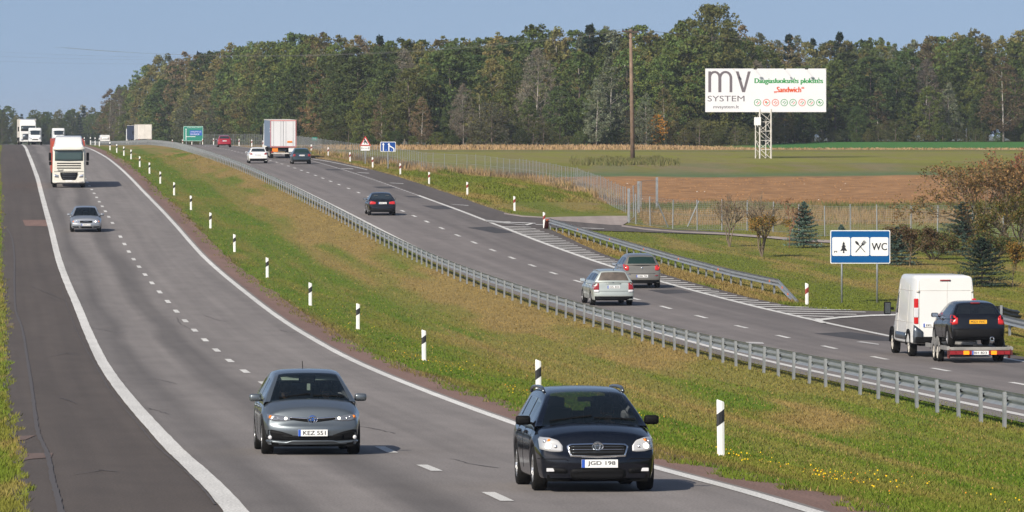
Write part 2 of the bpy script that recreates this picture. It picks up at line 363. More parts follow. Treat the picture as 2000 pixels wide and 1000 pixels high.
# ---------------------------------------------------------------- ground sheet
def cat(*a): return np.concatenate(a)
ROWS = cat(np.arange(0, 70, 5.), np.arange(70, 420, 1.), np.arange(420, 760, 2.), np.arange(760, 1000, 4.), np.arange(1000, 1600, 15.), np.arange(1600, 3000, 100.), np.arange(3000, 9001, 1000.))
GREEN = np.array([.108, .148, .017]); GREEN2 = np.array([.074, .130, .011]); OLIVE = np.array([.145, .145, .026]); TAN = np.array([.240, .168, .062]); STRAW = np.array([.33, .225, .13])
RUST = np.array([.215, .150, .055]); PLOUGH = np.array([.285, .155, .070]); DULL = np.array([.155, .150, .065]); BRIGHT = np.array([.05, .15, .03]); LAWN = np.array([.112, .136, .020])
DKWEED = np.array([.060, .070, .022])
def mixc(a, b, t): t = np.asarray(t)[..., None]; return a*(1-t) + b*t
def cover(X, Y):
    """what grows or lies there, as plain ground colour"""
    lc = LS(Y); rc = RS(Y); l3 = lc+3.75; r1 = rc-3.75; q = X-(rc+3.75); s0 = lc-3.75-2.85
    n1 = fbm(X*.9+Y*.1, Y*.055, 1); n2 = fbm(X*.35, Y*.02, 2); n3 = fbm(X*2.2, Y*.18, 3)
    c = mixc(mixc(GREEN, GREEN2, sst(.35, .72, n3)*.75), OLIVE, sst(.46, .78, n1))
    mid = (X-l3)/np.maximum(r1-l3, .5)
    # along the median: tan mown bands beside the barrier, green by the road
    dry = sst(.525, .74, n2*.6+n1*.22+.30*sst(.40, .75, mid)*sst(.97, .86, mid))
    dry = np.maximum(dry, .55*sst(.50, .60, fbm(mid*9, Y*.012, 9))*sst(.15, .4, mid))*.92
    dry = np.clip(dry+.30*sst(.60, .72, fbm(mid*26, Y*.010, 17, 2))*sst(.1, .3, mid), 0, 1)
    dry = dry*(.45+.55*sst(95, 150, Y+mid*35))
    inmed = (mid > 0) & (mid < 1)
    c = np.where(inmed[..., None], mixc(c, TAN*(0.85+.3*n3[..., None]), np.clip(dry, 0, .92)), c)
    c = np.where(inmed[..., None], mixc(c, np.array([.14, .085, .04]), sst(1.9, 1.2, X-l3)*.6*sst(.35, .6, n1)), c)
    # right verge
    r = q > 0
    lawn = mixc(mixc(LAWN, GREEN2, sst(.5, .75, n1)), OLIVE, sst(.42, .7, n2)*.9)
    fa = fenceA_x(Y)
    verge = mixc(lawn, TAN, sst(.45, .7, n1)*.75)
    verge = mixc(verge, STRAW*.8, sst(3.2, 2.2, q)*.8*(Y > 345))
    verge = mixc(verge, RUST, sst(3.4, 2.6, q)*sst(.35, .55, n1+.1)*((Y < 335) & (Y > 235))*.9)
    c = np.where(r[..., None], verge, c)
    dA = X-fa
    c = np.where((r & (Y > 382))[..., None], mixc(c, STRAW*.72, sst(-2.2, -.3, dA)*sst(.3, .55, n1)), c)
    # beyond the fences
    edge = 1.2*(fbm(X*.3, Y*.1, 21)-.5)*2
    Yn = Y + edge*3
    b = mixc(TAN*.9, OLIVE, sst(.4, .65, n1))
    b = mixc(b, np.array([.085, .085, .04]), sst(366, 376, Y)*.7*sst(.3, .5, n3))
    pl = PLOUGH*(1+.5*(fbm(X*1.5, Y*.4, 13, 4)-.5)*1.9)[..., None]
    b = mixc(b, pl, sst(383, 387, Yn))
    du = mixc(DULL, OLIVE*1.05, sst(.4, .6, n2)); du = mixc(du, np.array([.21, .155, .085]), sst(.45, .65, n1)*.5)
    b = mixc(b, mixc(np.array([.09, .135, .055]), du, sst(470, 490, Y)), sst(464, 470, Yn))
    ol = mixc(OLIVE*1.25, np.array([.19, .155, .07]), sst(.40, .62, n1)*.6); b = mixc(b, ol, sst(520, 528, Yn))
    b = mixc(b, DKWEED*1.3, sst(628, 636, Yn)*sst(650, 640, Yn)*.8)
    b = mixc(b, mixc(STRAW, TAN, sst(.4, .6, n1)), sst(650, 664, Yn)*sst(696, 688, Yn+X*.0)+sst(30, 20, X)*sst(688, 696, Yn))
    b = mixc(b, BRIGHT, sst(26, 34, X)*sst(688, 694, Yn)*sst(850, 840, Yn))
    b = mixc(b, DKWEED, sst(838, 846, Yn))
    far = (q > 7) & (((dA > 0) & (Y > 392)) | ((Y > 343+(X-8)*.0) & (X > 7.3) & (Y <= 392)) | (Y > 900))
    c = np.where(far[..., None], b, c)
    left = X < s0
    lf = mixc(mixc(GREEN, OLIVE, sst(.35, .6, n1)), TAN, sst(.5, .7, n3)*.6)
    c = np.where(left[..., None], lf, c)
    return c
# fence A runs along the entry lane; picture points of its foot
FA_PX = [(400, 285.2), (470, 285.5), (540, 288), (588, 294), (627, 302), (665, 308), (725, 317), (785, 326), (835, 336), (900, 338.5), (946, 341), (1012, 347), (1072, 358), (1120, 368), (1165, 389), (1192, 402), (1222, 417)]
FA = [at(x, y) for x, y in FA_PX]
_fy = np.array([p[1] for p in FA][::-1]); _fx = np.array([p[0] for p in FA][::-1])
def fenceA_x(Y): return np.interp(Y, _fy, _fx)
FB_PX = [(1228, 436), (1242, 438), (1270, 441), (1314, 446), (1362, 449), (1410, 449), (1459, 449), (1510, 451), (1560, 454), (1611, 459), (1661, 460), (1713, 460), (1779, 460), (1831, 461), (1900, 463), (1960, 465), (2030, 466)]
def ground():
    cols = []
    for Y in ROWS:
        lc = float(LS(Y)); rc = float(RS(Y)); s0 = lc-6.62; l3 = lc+3.75; r1 = rc-3.75; r3 = rc+3.75
        a = [-3000-Y, -600, -300, s0-80, s0-40, s0-20, s0-10, s0-6, s0-3, s0-1.2, s0-.4, s0, lc, l3, l3+1.1]
        med = list(np.linspace(l3+1.6, r1-.9, 18)); a += med + [r1-.4, rc, r3, r3+1.2]
        a += list(r3+np.arange(1.9, 40, .75)) + list(r3+np.arange(40, 90, 2.)) + list(r3+np.arange(92, 200, 9.)) + [r3+300, r3+600, 3000+Y]
        cols.append(a)
    X = np.array(cols); Y = np.repeat(ROWS[:, None], X.shape[1], 1); Z = gz(X, Y)
    lc = LS(Y); rc = RS(Y)
    n, m = X.shape; C = cover(X, Y).reshape(-1, 3)
    V = np.stack([X, Y, Z], -1).reshape(-1, 3)
    i = np.arange((n-1)*m).reshape(n-1, m)[:, :-1].ravel(); F = np.stack([i, i+1, i+m+1, i+m], -1)
    me = mesh_np('ground', V, F, M_COVER, col=C, smooth=True)
    tag(link('ground', me), kind='structure')
ground()
# ---------------------------------------------------------------- road strips: all follow the same rows
def strip(name, fl, fr, y0, y1, dz, mat, cen=LS, n=1, kind='structure', parent=None, step=None):
    r = ROWS[(ROWS > y0+.01) & (ROWS < y1-.01)]; r = cat([y0], r, [y1])
    if step: r = np.unique(cat(r, np.arange(y0, y1, step)))
    L = np.array([float(fl(y)) for y in r]); R = np.array([float(fr(y)) for y in r])
    t = np.linspace(0, 1, n+1); X = L[:, None]*(1-t) + R[:, None]*t; Y = np.repeat(r[:, None], n+1, 1)
    Z = gz(X, Y)+dz
    uv = np.stack([X-cen(Y), Y], -1).reshape(-1, 2); m = n+1
    V = np.stack([X, Y, Z], -1).reshape(-1, 3); i = np.arange((len(r)-1)*m).reshape(len(r)-1, m)[:, :-1].ravel()
    F = np.stack([i, i+1, i+m+1, i+m], -1)
    o = link(name, mesh_np(name, V, F, mat, uv=uv), parent)
    if kind: tag(o, kind=kind)
    return o
def off(S, d, wob=0, f=.3, seed=0):
    return lambda y: S(y)+d+(wob*(float(fbm(y*f, seed*3.1, seed, 4))-.5)*2 if wob else 0)
RD = .03
strip('carriageway', off(LS, -3.95), off(LS, 3.95), 0, 1600, RD, M_ROADL, LS, 6)
strip('hard_shoulder', off(LS, -6.75, .16, .35, 1), off(LS, -3.93), 0, 1600, RD-.006, M_SHOULD, LS, 3)
strip('red_verge', off(LS, 3.9), off(LS, 4.95, .28, .22, 2), 0, 900, RD-.006, M_RED, LS, 3)
strip('opposite_carriageway', off(RS, -4.5), off(RS, 4.0), 0, 1600, RD, M_ROADR, RS, 6)
# entry lane on the far side, from the rest area
def ex(y):  # outer asphalt edge right of the opposite road
    return float(RS(y))+3.75+float(np.interp(y, [0, 180, 232, 240, 262, 300, 325, 338, 344, 352, 362, 380, 416, 468, 497, 535, 562, 600, 620], [.9, .9, 1.6, 1.35, 1.35, 1.6, 2.3, 2.6, 2.9, 3.3, 2.7, 2.55, 2.7, 2.75, 2.5, 2.2, 1.2, .9, .6]))+.10*(float(fbm(y*.3, 2, 4, 4))-.5)
strip('entry_lane', off(RS, 3.95), ex, 60, 1200, RD-.005, M_ENTRY, RS, 3)
# white lines
ML = .008
def dashes(S, ys, d, wdt, ln, mat=M_PAINT, name='lane_dashes', dz=RD+ML):
    V = []; F = []; U = []
    for y in ys:
        sub = [y, y+ln/2, y+ln]
        for k in range(2):
            a, b = sub[k], sub[k+1]; n = len(V)
            for yy in (a, b):
                for sx in (-1, 1):
                    x = float(S(yy))+d+sx*wdt/2; V.append((x, yy, float(gz(x, yy))+dz)); U.append((x*3, yy))
            F.append((n, n+1, n+3, n+2))
    o = link(name, mesh_np(name, V, F, mat, uv=U)); return tag(o, kind='structure')
strip('edge_line', off(LS, -4.0, .015, .5, 5), off(LS, -3.67, .015, .5, 6), 0, 1500, RD+ML, M_PAINT, LS)
strip('median_line', off(LS, 3.60, .012, .5, 7), off(LS, 3.83, .012, .5, 8), 0, 1500, RD+ML, M_PAINT, LS)
strip('opposite_median_line', off(RS, -3.92, .012, .4, 9), off(RS, -3.68, .012, .4, 10), 0, 1500, RD+ML, M_PAINT, RS)
strip('opposite_edge_line', off(RS, 3.66, .012, .4, 11), off(RS, 3.90, .012, .4, 12), 60, 408, RD+ML, M_PAINT, RS)
strip('opposite_edge_line', off(RS, 3.70), off(RS, 3.86), 570, 1500, RD+ML, M_PAINT, RS)
dashes(RS, np.arange(409, 500, 3.0), 3.76, .16, 1.7, M_PAINT2, 'merge_line')
strip('merge_line', off(RS, 3.72), off(RS, 3.83), 500, 545, RD+ML, M_PAINT2, RS)
strip('entry_edge_line', lambda y: RS(y)+3.78+np.interp(y, [490, 535, 570], [2.0, 1.2, .0]), lambda y: RS(y)+3.95+np.interp(y, [490, 535, 570], [2.0, 1.2, .0]), 492, 570, RD+ML, M_PAINT, RS)
# dashes measured from the photograph, period about 11.3 m
dl = [79.9-11.1*k for k in range(1, 5)] + [78.0, 91.3, 101.5, 112.5, 123.8, 135.0, 146.5] + [158+10.95*k for k in range(0, 16)] + [333+11.3*k for k in range(1, 60)]
dashes(LS, dl, 0, .19, 3.3)
yR = [602.2, 620.5, 640.2, 659.5, 680.5, 701.5, 724.5]
dr = [at(0, y)[1]-1.5 for y in yR] + [146-11.2*k for k in range(0, 9)]
dr += [at(0, y)[1]-1.5 for y in (585, 568, 551, 535, 520, 505, 490, 475, 461, 447, 434, 423, 413, 404, 394.5, 385.5, 377, 369, 361.5, 355, 349, 343.5, 338, 333.5, 329, 325, 321)]
dr += [526+11.3*k for k in range(0, 50)]
dashes(RS, dr, 0, .18, 3.2)
# hatched area beside the entry lane
def hatch():
    V = []; F = []; U = []
    def wd(y): return float(np.interp(y, [217, 219.5, 222, 224, 230, 232, 245, 262, 300, 325, 345, 352], [.3, 1.1, 2.2, 3.5, 3.2, 1.3, .95, 1.0, 1.2, 1.75, 1.7, .3]))
    ys = np.arange(217.5, 349, 2.6)
    for y in ys:
        x0 = float(RS(y))+3.85; a = wd(y); dy = -1.1
        n = len(V)
        for (xx, yy) in ((x0, y), (x0, y+.72), (x0+a, y+dy+.62), (x0+a, y+dy)):
            V.append((xx, yy, float(gz(xx, yy))+RD+ML)); U.append((xx, yy))
        F.append((n, n+3, n+2, n+1))
    tag(link('hatched_marking', mesh_np('hatched_marking', V, F, M_PAINT, uv=U)), kind='structure')
hatch()
def wpoly(name, px, mat, dz, world=False, kind='structure', grid=True):
    """flat marking or paving from picture points, draped on the ground rows"""
    P = [p if world else at(*p) for p in px]
    bm = bmesh.new(); vs = [bm.verts.new((x, y, 0)) for x, y in P]; bm.faces.new(vs)
    ys = [p[1] for p in P]; 
    for r in ROWS[(ROWS > min(ys)) & (ROWS < max(ys))]:
        bmesh.ops.bisect_plane(bm, geom=bm.verts[:]+bm.edges[:]+bm.faces[:], plane_co=(0, r, 0), plane_no=(0, 1, 0))
    xs = [p[0] for p in P]
    for x in np.arange(math.ceil(min(xs)), max(xs), 1.5):
        bmesh.ops.bisect_plane(bm, geom=bm.verts[:]+bm.edges[:]+bm.faces[:], plane_co=(x, 0, 0), plane_no=(1, 0, 0))
    bmesh.ops.triangulate(bm, faces=bm.faces[:])
    X = np.array([v.co.x for v in bm.verts]); Y = np.array([v.co.y for v in bm.verts]); Z = gz(X, Y)+dz
    V = np.stack([X, Y, Z], -1); bm.verts.index_update(); F = [[v.index for v in f.verts] for f in bm.faces]; bm.free()
    o = link(name, mesh_np(name, V, F, mat, uv=np.stack([X, Y], -1)))
    nn = o.data.polygons[0].normal.z if len(o.data.polygons) else 1
    if nn < 0: o.data.flip_normals()
    return tag(o, kind=kind)
# rest area road, concrete pad, kerb path
wpoly('rest_area_road', [(985, 418), (1012, 424.5), (1062, 426.5), (1225, 441), (1300, 447.5), (1420, 453.5), (1440, 458), (1330, 456), (1180, 452), (1100, 447), (1045, 445), (975, 441), (950, 430)], M_ENTRY, .042)
wpoly('concrete_pad', [(1062, 426), (1110, 424.5), (1180, 423.5), (1228, 424), (1232, 432), (1216, 441), (1190, 440.5), (1120, 434.5), (1063, 429.5)], M_CONC, .047)
wpoly('kerb_path', [(985, 417.2), (1020, 422.5), (1064, 425), (1064, 427.5), (1018, 425), (984, 419.6)], M_CONC, .052)
wpoly('kerb_path', [(1214, 441), (1260, 447.3), (1330, 452), (1420, 455), (1500, 459.5), (1560, 464.5), (1640, 469), (1640, 474), (1560, 470), (1500, 463.5), (1420, 458), (1330, 454.5), (1260, 450), (1214, 444)], M_CONC, .050)
wpoly('slip_road', [(1560, 600.5), (1600, 604.5), (1650, 607.5), (1731, 609.5), (1850, 612), (1930, 616), (1945, 640), (1950, 678), (1900, 690), (1800, 676), (1700, 655), (1600, 632), (1540, 612)], M_ENTRY, .0325)
# curved line of the slip road mouth
wpoly('slip_road_line', [(1592, 626), (1640, 621), (1700, 617.3), (1760, 615.6), (1760, 618.2), (1700, 620), (1640, 624), (1606, 628.5), (1614, 633.5), (1604, 633.5), (1588, 629)], M_PAINT, .055)
wpoly('give_way_line', [(946, 431), (985, 435), (1046, 437.5), (1046, 439), (985, 437), (950, 433.5)], M_PAINT2, .07)
wpoly('give_way_line', [(985, 435.4), (996, 435.2), (998, 437.4), (984, 437.0)], M_PAINT, .076)
wpoly('give_way_line', [(1024, 441.2), (1037, 438.2), (1041, 439.6), (1030, 442.5)], M_PAINT, .076)
wpoly('give_way_line', [(950, 434), (1025, 441.2), (1025, 442.3), (952, 435.2)], M_PAINT2, .07)
wpoly('give_way_line', [(1046, 440), (1062, 440.5), (1062, 441.8), (1046, 441.3)], M_PAINT2, .07)
wpoly('rest_area_line', [(1112, 445.8), (1180, 448.6), (1180, 449.6), (1112, 447)], M_PAINT2, .07)
# merge arrows
for (xa, ya, xb, yb) in ((664, 329.6, 690, 330.4), (696, 337.4, 721, 338.9), (759, 357.6, 788, 359.4), (878, 399.6, 915, 402.2)):
    wpoly('merge_arrow', [(xa, ya), (xb, yb-.2), (xb, yb+.9), (xa+6, ya+1.1)], M_PAINT2, RD+ML+.006)
wpoly('merge_arrow', [(1456, 670), (1490, 671), (1493, 674.5), (1468, 673.2), (1458, 672.2)], M_PAINT2, RD+ML+.006)
wpoly('merge_arrow', [(1672, 670.5), (1682, 669), (1717, 674.2), (1716, 676), (1684, 671.8)], M_PAINT2, RD+ML+.006)
# patches and seams
for i, pts in enumerate([[(824, 402.5), (866, 402.5), (898, 409.5), (850, 409.8)], [(912, 445.5), (960, 443.5), (1000, 454), (1000, 456), (968, 456.5)], [(1176, 515), (1240, 516), (1240, 522.5), (1200, 520.5)],
                         [(1265, 568), (1330, 567), (1352, 573), (1300, 575.5)], [(1590, 653), (1660, 650), (1736, 661), (1738, 668), (1680, 666)], [(726, 365.5), (762, 365), (775, 368.4), (740, 368.6)], [(634, 331), (662, 331), (672, 333.6), (640, 333.2)], [(788, 383), (826, 385), (820, 387), (798, 386)]]):
    wpoly('asphalt_patch', pts, M_PATCH, RD+.004)
wpoly('red_patch', [(44, 430.5), (92, 430.5), (96, 443), (49, 442)], M_RED, RD+.004)
for pts in ([(30, 882), (60, 889), (104, 888), (100, 897), (60, 900), (34, 905)], [(36, 855), (70, 853), (50, 862), (34, 864)], [(26, 930), (55, 928), (40, 938), (28, 941)], [(10, 632), (30, 633), (22, 640), (12, 640)]):
    wpoly('red_patch', pts, asphalt('pale_patch_mat', (.135, .095, .08), 0, grain=.2) if 'pale_patch_mat' not in MATS else MATS['pale_patch_mat'], RD+.004)
def seam(name, px, wdt, dz=RD+.009, mat=M_TAR, wob=.03):
    P = [at(*p) for p in px]; xs = np.array([p[0] for p in P]); ys = np.array([p[1] for p in P]); o = np.argsort(ys); xs = xs[o]; ys = ys[o]
    S = Spl(list(zip(ys, xs)))
    strip(name, lambda y: S(y)-wdt/2+wob*(float(fbm(y*.9, 1, 31, 4))-.5)*2, lambda y: S(y)+wdt/2+wob*(float(fbm(y*.9, 5, 33, 4))-.5)*2, ys[0], ys[-1], dz, mat, LS, step=.5)
seam('tar_seam', [(13, 447), (21, 460), (27, 490), (28, 560), (31, 610), (42, 640), (51, 690), (62, 760), (67, 800), (75, 850), (92, 890), (105, 950), (118, 999), (122, 1015)], .085, mat=pm('seam_mat', (.075, .066, .064), .8), wob=.02)
seam('tar_seam', [(118, 560), (128, 590), (146, 640), (158, 665), (188, 718), (222, 775), (262, 822), (300, 868), (345, 908), (392, 955), (420, 990)], .03, mat=MATS['seam_mat'], wob=.015)
def crack(px, wdt=.022):
    P = [Vector((*at(*p), 0)) for p in px]; L = []
    for a, b in zip(P[:-1], P[1:]):
        n = max(2, int((b-a).length/.35))
        for k in range(n): L.append(a.lerp(b, k/n)+Vector((RNG.normal(0, .02), RNG.normal(0, .045), 0)))
    L.append(P[-1]); V = []; F = []
    for i, p in enumerate(L):
        d = (L[min(i+1, len(L)-1)]-L[max(i-1, 0)]).normalized(); s_ = Vector((-d.y, d.x, 0)); w2 = wdt*random.uniform(.5, 1.5)*(1.0+2.5*abs(s_.y))
        for q in (p-s_*w2/2, p+s_*w2/2): V.append((q.x, q.y, float(gz(q.x, q.y))+RD+.007))
    for i in range(len(L)-1): F.append((2*i, 2*i+1, 2*i+3, 2*i+2))
    tag(link('road_crack', mesh_np('road_crack', V, F, MATS['seam_mat'])), kind='structure')
for px in ([(345, 622), (352, 634), (364, 640), (372, 645)], [(400, 618), (422, 626), (440, 630)], [(545, 646), (560, 650), (590, 652)], [(700, 836), (740, 842), (772, 850)], [(880, 900), (930, 912), (975, 918)], [(170, 640), (230, 652), (250, 650)], [(236, 748), (300, 742), (345, 752)], [(290, 800), (330, 812)], [(150, 930), (200, 922), (232, 925)], [(90, 700), (130, 692), (160, 697)], [(120, 780), (150, 790)], [(1010, 560), (1040, 566), (1075, 565)], [(1290, 640), (1330, 648), (1380, 650)], [(800, 455), (840, 462), (880, 463)], [(470, 560), (500, 566)], [(60, 560), (96, 575), (128, 588)], [(1560, 690), (1600, 702), (1660, 706)], [(175, 470), (210, 474), (245, 472)], [(640, 384), (690, 388)]):
    crack(px)
for px in ([(345, 622), (352, 634), (364, 640), (372, 645)], [(50, 520), (75, 560), (128, 588)], [(105, 850), (112, 860), (108, 868)]):
    pass
# ---------------------------------------------------------------- roadside furniture
def ground_at(x, y, dz=0):
    X, Z = at(x, y); return Vector((X, Z, float(gz(X, Z))+dz))
def delineator_parts(root, band, cap=False):
    """tapered flexible post, slanted band; faces -Y"""
    wd, dp, h = .14, .05, 1.0
    m = MB(); n = 8; prof = []
    def ring(z, s=1): return [(wd/2*s*math.cos(a), dp/2*s*math.sin(a) if True else 0, z) for a in [2*PI*k/n+PI/n for k in range(n)]]
    V = []; F = []; zs = [(-.1, .95), (.5, .97), (.9, 1.0), (.985, 1.0), (1.0, .8)]
    for z, s in zs:
        for (x, y, zz) in ring(z, s*1.05): V.append((x, y, zz + (.05*(-x/wd) if z > .9 else 0)))
    for i in range(len(zs)-1):
        for k in range(n): F.append((i*n+k, i*n+(k+1) % n, (i+1)*n+(k+1) % n, (i+1)*n+k))
    F.append(tuple((len(zs)-1)*n+k for k in range(n))); m.add(V, F)
    m.build('post', M_WHITE, root)
    b = MB(); V = []; F = []
    for z, sl in ((.58, 1), (.80, 1)):
        for k in range(n):
            a = 2*PI*k/n+PI/n; x = (wd/2*1.05+.004)*math.cos(a); V.append((x, (dp/2*1.05+.004)*math.sin(a), z - .9*(-x)*.8))
    for k in range(n): F.append((k, (k+1) % n, n+(k+1) % n, n+k))
    b.add(V, F).build('black_band' if band == 'k' else 'red_band', M_BLACK if band == 'k' else M_REDB, root)
    r = MB(); r.box((0, -dp/2-.008, .69), (.045, .006, .14)).build('reflector', M_BLACK if band == 'k' else M_REDB, root)
    s = MB(); s.lathe([(0, -.05), (.10, -.02), (.09, .012), (0, .016)], axis='z', n=10).build('foot', M_DIRTW, root)
ORD = ['nearest', 'second nearest', 'third nearest', 'fourth nearest', 'fifth nearest', 'sixth nearest', 'seventh nearest', 'eighth nearest', 'ninth nearest', 'tenth nearest', 'eleventh nearest', 'twelfth nearest', 'thirteenth nearest', 'fourteenth nearest', 'fifteenth nearest', 'sixteenth nearest', 'seventeenth nearest', 'eighteenth nearest', 'nineteenth nearest', 'twentieth nearest', 'twenty-first nearest', 'twenty-second nearest', 'twenty-third nearest', 'twenty-fourth nearest']
black_px = [(1408, 884), (1052, 782), (828, 701), (699, 640), (606, 595), (522, 541), (458, 491), (411, 445), (373, 409), (340, 380.5), (313, 358), (292, 338.5), (273, 325.5), (256, 310), (242, 303), (228, 297.5), (215, 292.5)]
proto = None
for i, (x, y) in enumerate(black_px):
    p = ground_at(x, y)
    if proto is None:
        proto = o = empty('delineator_post', p); delineator_parts(o, 'k')
    else: o = copy_tree(proto); o.location = p
    o.rotation_euler = (random.uniform(-.015, .015), random.uniform(-.012, .012), math.atan2(-float(tang(LS, p.y).x), 1)); o.scale = (1, 1, 1.0 if i < 2 else .93)
    o['label'] = 'white post with slanted black band, %s of its row on the grass median' % ORD[i]
    o['category'] = 'delineator post'; o['group'] = 'black banded delineator posts along the median'
# beyond the crest of the near road
for i, Y in enumerate((741, 776, 811, 846, 881)):
    X = float(LS(Y))+5.9; o = copy_tree(proto); o.location = (X, Y, float(gz(X, Y))+.15)
    o['label'] = 'tiny white post at the crest of the near road, %s of the crest row' % ORD[i]
red_px = [(1576, 599), (1063, 446), (1005, 412), (913, 382.5), (838, 360.5), (782, 341.5), (728, 328.5), (684, 317.5), (641, 306.5), (608, 300)]
rp = [ground_at(*p) for p in red_px]
for Z in (612, 650, 690, 725, 765, 805, 850, 890, 930, 965, 1000):
    X = float(RS(Z))+5.3; rp.append(Vector((X, Z, float(gz(X, Z)))))
proto2 = None
for i, p in enumerate(rp):
    if proto2 is None: proto2 = o = empty('delineator_post', p); delineator_parts(o, 'r')
    else: o = copy_tree(proto2); o.location = p
    o.scale = (1, 1, .95); o.rotation_euler = (0, random.uniform(-.02, .02), math.atan2(-float(tang(RS, p.y).x), 1))
    o['label'] = 'white post with red band, %s along the right verge' % ORD[i]
    o['category'] = 'delineator post'; o['group'] = 'red banded delineator posts along the right verge'
# W-beam barrier -----------------------------------------------------------
def wbeam(path, side, zc, mat, name='beam', parent=None, th=.07):
    """path of points; corrugated rail section offset to the side (+1 = +X side)"""
    prof = [(-.155, .0), (-.13, .035), (-.09, .08), (-.05, .08), (-.015, .02), (.015, .02), (.05, .08), (.09, .08), (.13, .035), (.155, 0)]
    prof = prof + [(z, d-.012) for z, d in reversed(prof)]
    V = []; F = []; n = len(prof)
    for i, p in enumerate(path):
        a = path[max(i-1, 0)]; b = path[min(i+1, len(path)-1)]; t = (Vector(b)-Vector(a)); t.z = 0; t.normalize(); s = Vector((t.y, -t.x, 0))*side
        for z, d in prof: V.append(Vector(p)+s*d+Vector((0, 0, z+(zc(i) if callable(zc) else zc))))
    for i in range(len(path)-1):
        for k in range(n): F.append((i*n+k, i*n+(k+1) % n, (i+1)*n+(k+1) % n, (i+1)*n+k))
    F.append(tuple(range(n))); F.append(tuple((len(path)-1)*n+k for k in range(n)))
    m = MB(); m.add(V, F); return m.build(name, mat, parent)
def rail_post(h):
    m = MB(); m.box((0, 0, h/2-.15), (.014, .11, h+.3)); m.box((.03, .05, h/2-.15), (.07, .012, h+.3)); m.box((.03, -.05, h/2-.15), (.07, .012, h+.3)); m.box((-.006, 0, h/2-.15), (.004, .12, h+.3)); return m
def guardrail_median():
    root = empty('guardrail', (0, 0, 0), 'long galvanised crash barrier on close-set posts along the far edge of the median', 'guardrail')
    ys = [60+3.3*k for k in range(0, 310)]
    X = lambda y: float(RS(y))-3.8-1.45
    path = [(X(y), y, float(gz(X(y), y))) for y in ys]
    wbeam(path, 1, .60, M_GALV, 'beam', root)
    pmesh = rail_post(.74).mesh('post', M_GALVP); first = None
    k = 0; rest = MB(); base = rail_post(.74)
    vis = [y for y in ys if y > 106]
    for y in ys:
        p = Vector((X(y)-.075, y, float(gz(X(y)-.07, y)))); rot = math.atan2(-float(tang(RS, y).x), 1)
        if y > 106 and k < 100:
            o = link('post', pmesh, root, p); o.rotation_euler = (0, random.uniform(-.03, .03), rot); o.scale = (1, 1, 1+random.uniform(-.02, .02)); k += 1
        else:
            Mx = Matrix.Translation(p) @ Matrix.Rotation(rot, 4, 'Z'); rest.add([Mx @ Vector(v) for v in base.V], base.F)
    tag(rest.build('far_posts', M_GALVP, root), kind='stuff')
    # spacer brackets
    b = MB()
    for y in ys:
        if y < 330: p = Vector((X(y), y+.02, float(gz(X(y), y))+.60)); b.box((p.x-.01, p.y, p.z-.02), (.10, .06, .07))
    tag(b.build('spacer', M_PLASTIC, root), kind='stuff')
guardrail_median()
def guardrail_side():
    root = empty('guardrail', (0, 0, 0), 'crash barrier with orange reflectors between the hatched marking and the rest area lawn', 'guardrail')
    px = [(1071, 449), (1100, 458), (1150, 474), (1210, 493), (1270, 511), (1330, 529), (1380, 543), (1430, 557), (1480, 568.5), (1519, 577)]
    P = [ground_at(*p) for p in px]
    path = []
    for a, b in zip(P[:-1], P[1:]):
        n = 4
        for k in range(n): path.append(a.lerp(b, k/n))
    path.append(P[-1])
    end = ground_at(1556, 592); L = len(path)
    path2 = path+[P[-1].lerp(end, t) for t in (.25, .5, .75, 1)]
    path2 = [Vector((p.x, p.y, float(gz(p.x, p.y)))) for p in path2]
    wbeam(path2, -1, lambda i: .56 if i < L else .56-.56*(i-L+1)/4.0, M_GALV, 'beam', root)
    acc = 0; last = path2[0]; pm_ = rail_post(.66).mesh('post', M_GALVP)
    q = path2[0].copy(); posts = [path2[0]]; d = 0
    for a, b in zip(path2[:L-1], path2[1:L]):
        seg = (b-a).length; 
        while d+3.0 <= acc+seg: d += 3.0; posts.append(a.lerp(b, (d-acc)/seg))
        acc += seg
    refl = MB().box((0, 0, 0), (.05, .02, .09)).mesh('reflector', M_ORREF)
    for i, p in enumerate(posts):
        o = link('post', pm_, root, (p.x+.09, p.y, float(gz(p.x, p.y)))); o.rotation_euler = (0, 0, .08)
        if i % 5 == 0: link('reflector', refl, root, (p.x-.09, p.y, float(gz(p.x, p.y))+.57))
    for t in (.3, .6):
        p = P[-1].lerp(end, t); link('reflector', refl, root, (p.x-.05, p.y, float(gz(p.x, p.y))+.62*(1-t)))
    # terminal at the far start
    p = path2[0]; m = MB(); m.bar((p.x-.05, p.y+.1, p.z+.62), (p.x-.14, p.y+1.6, p.z-.02), .25, .05); m.build('end_piece', M_REDB, root)
guardrail_side()
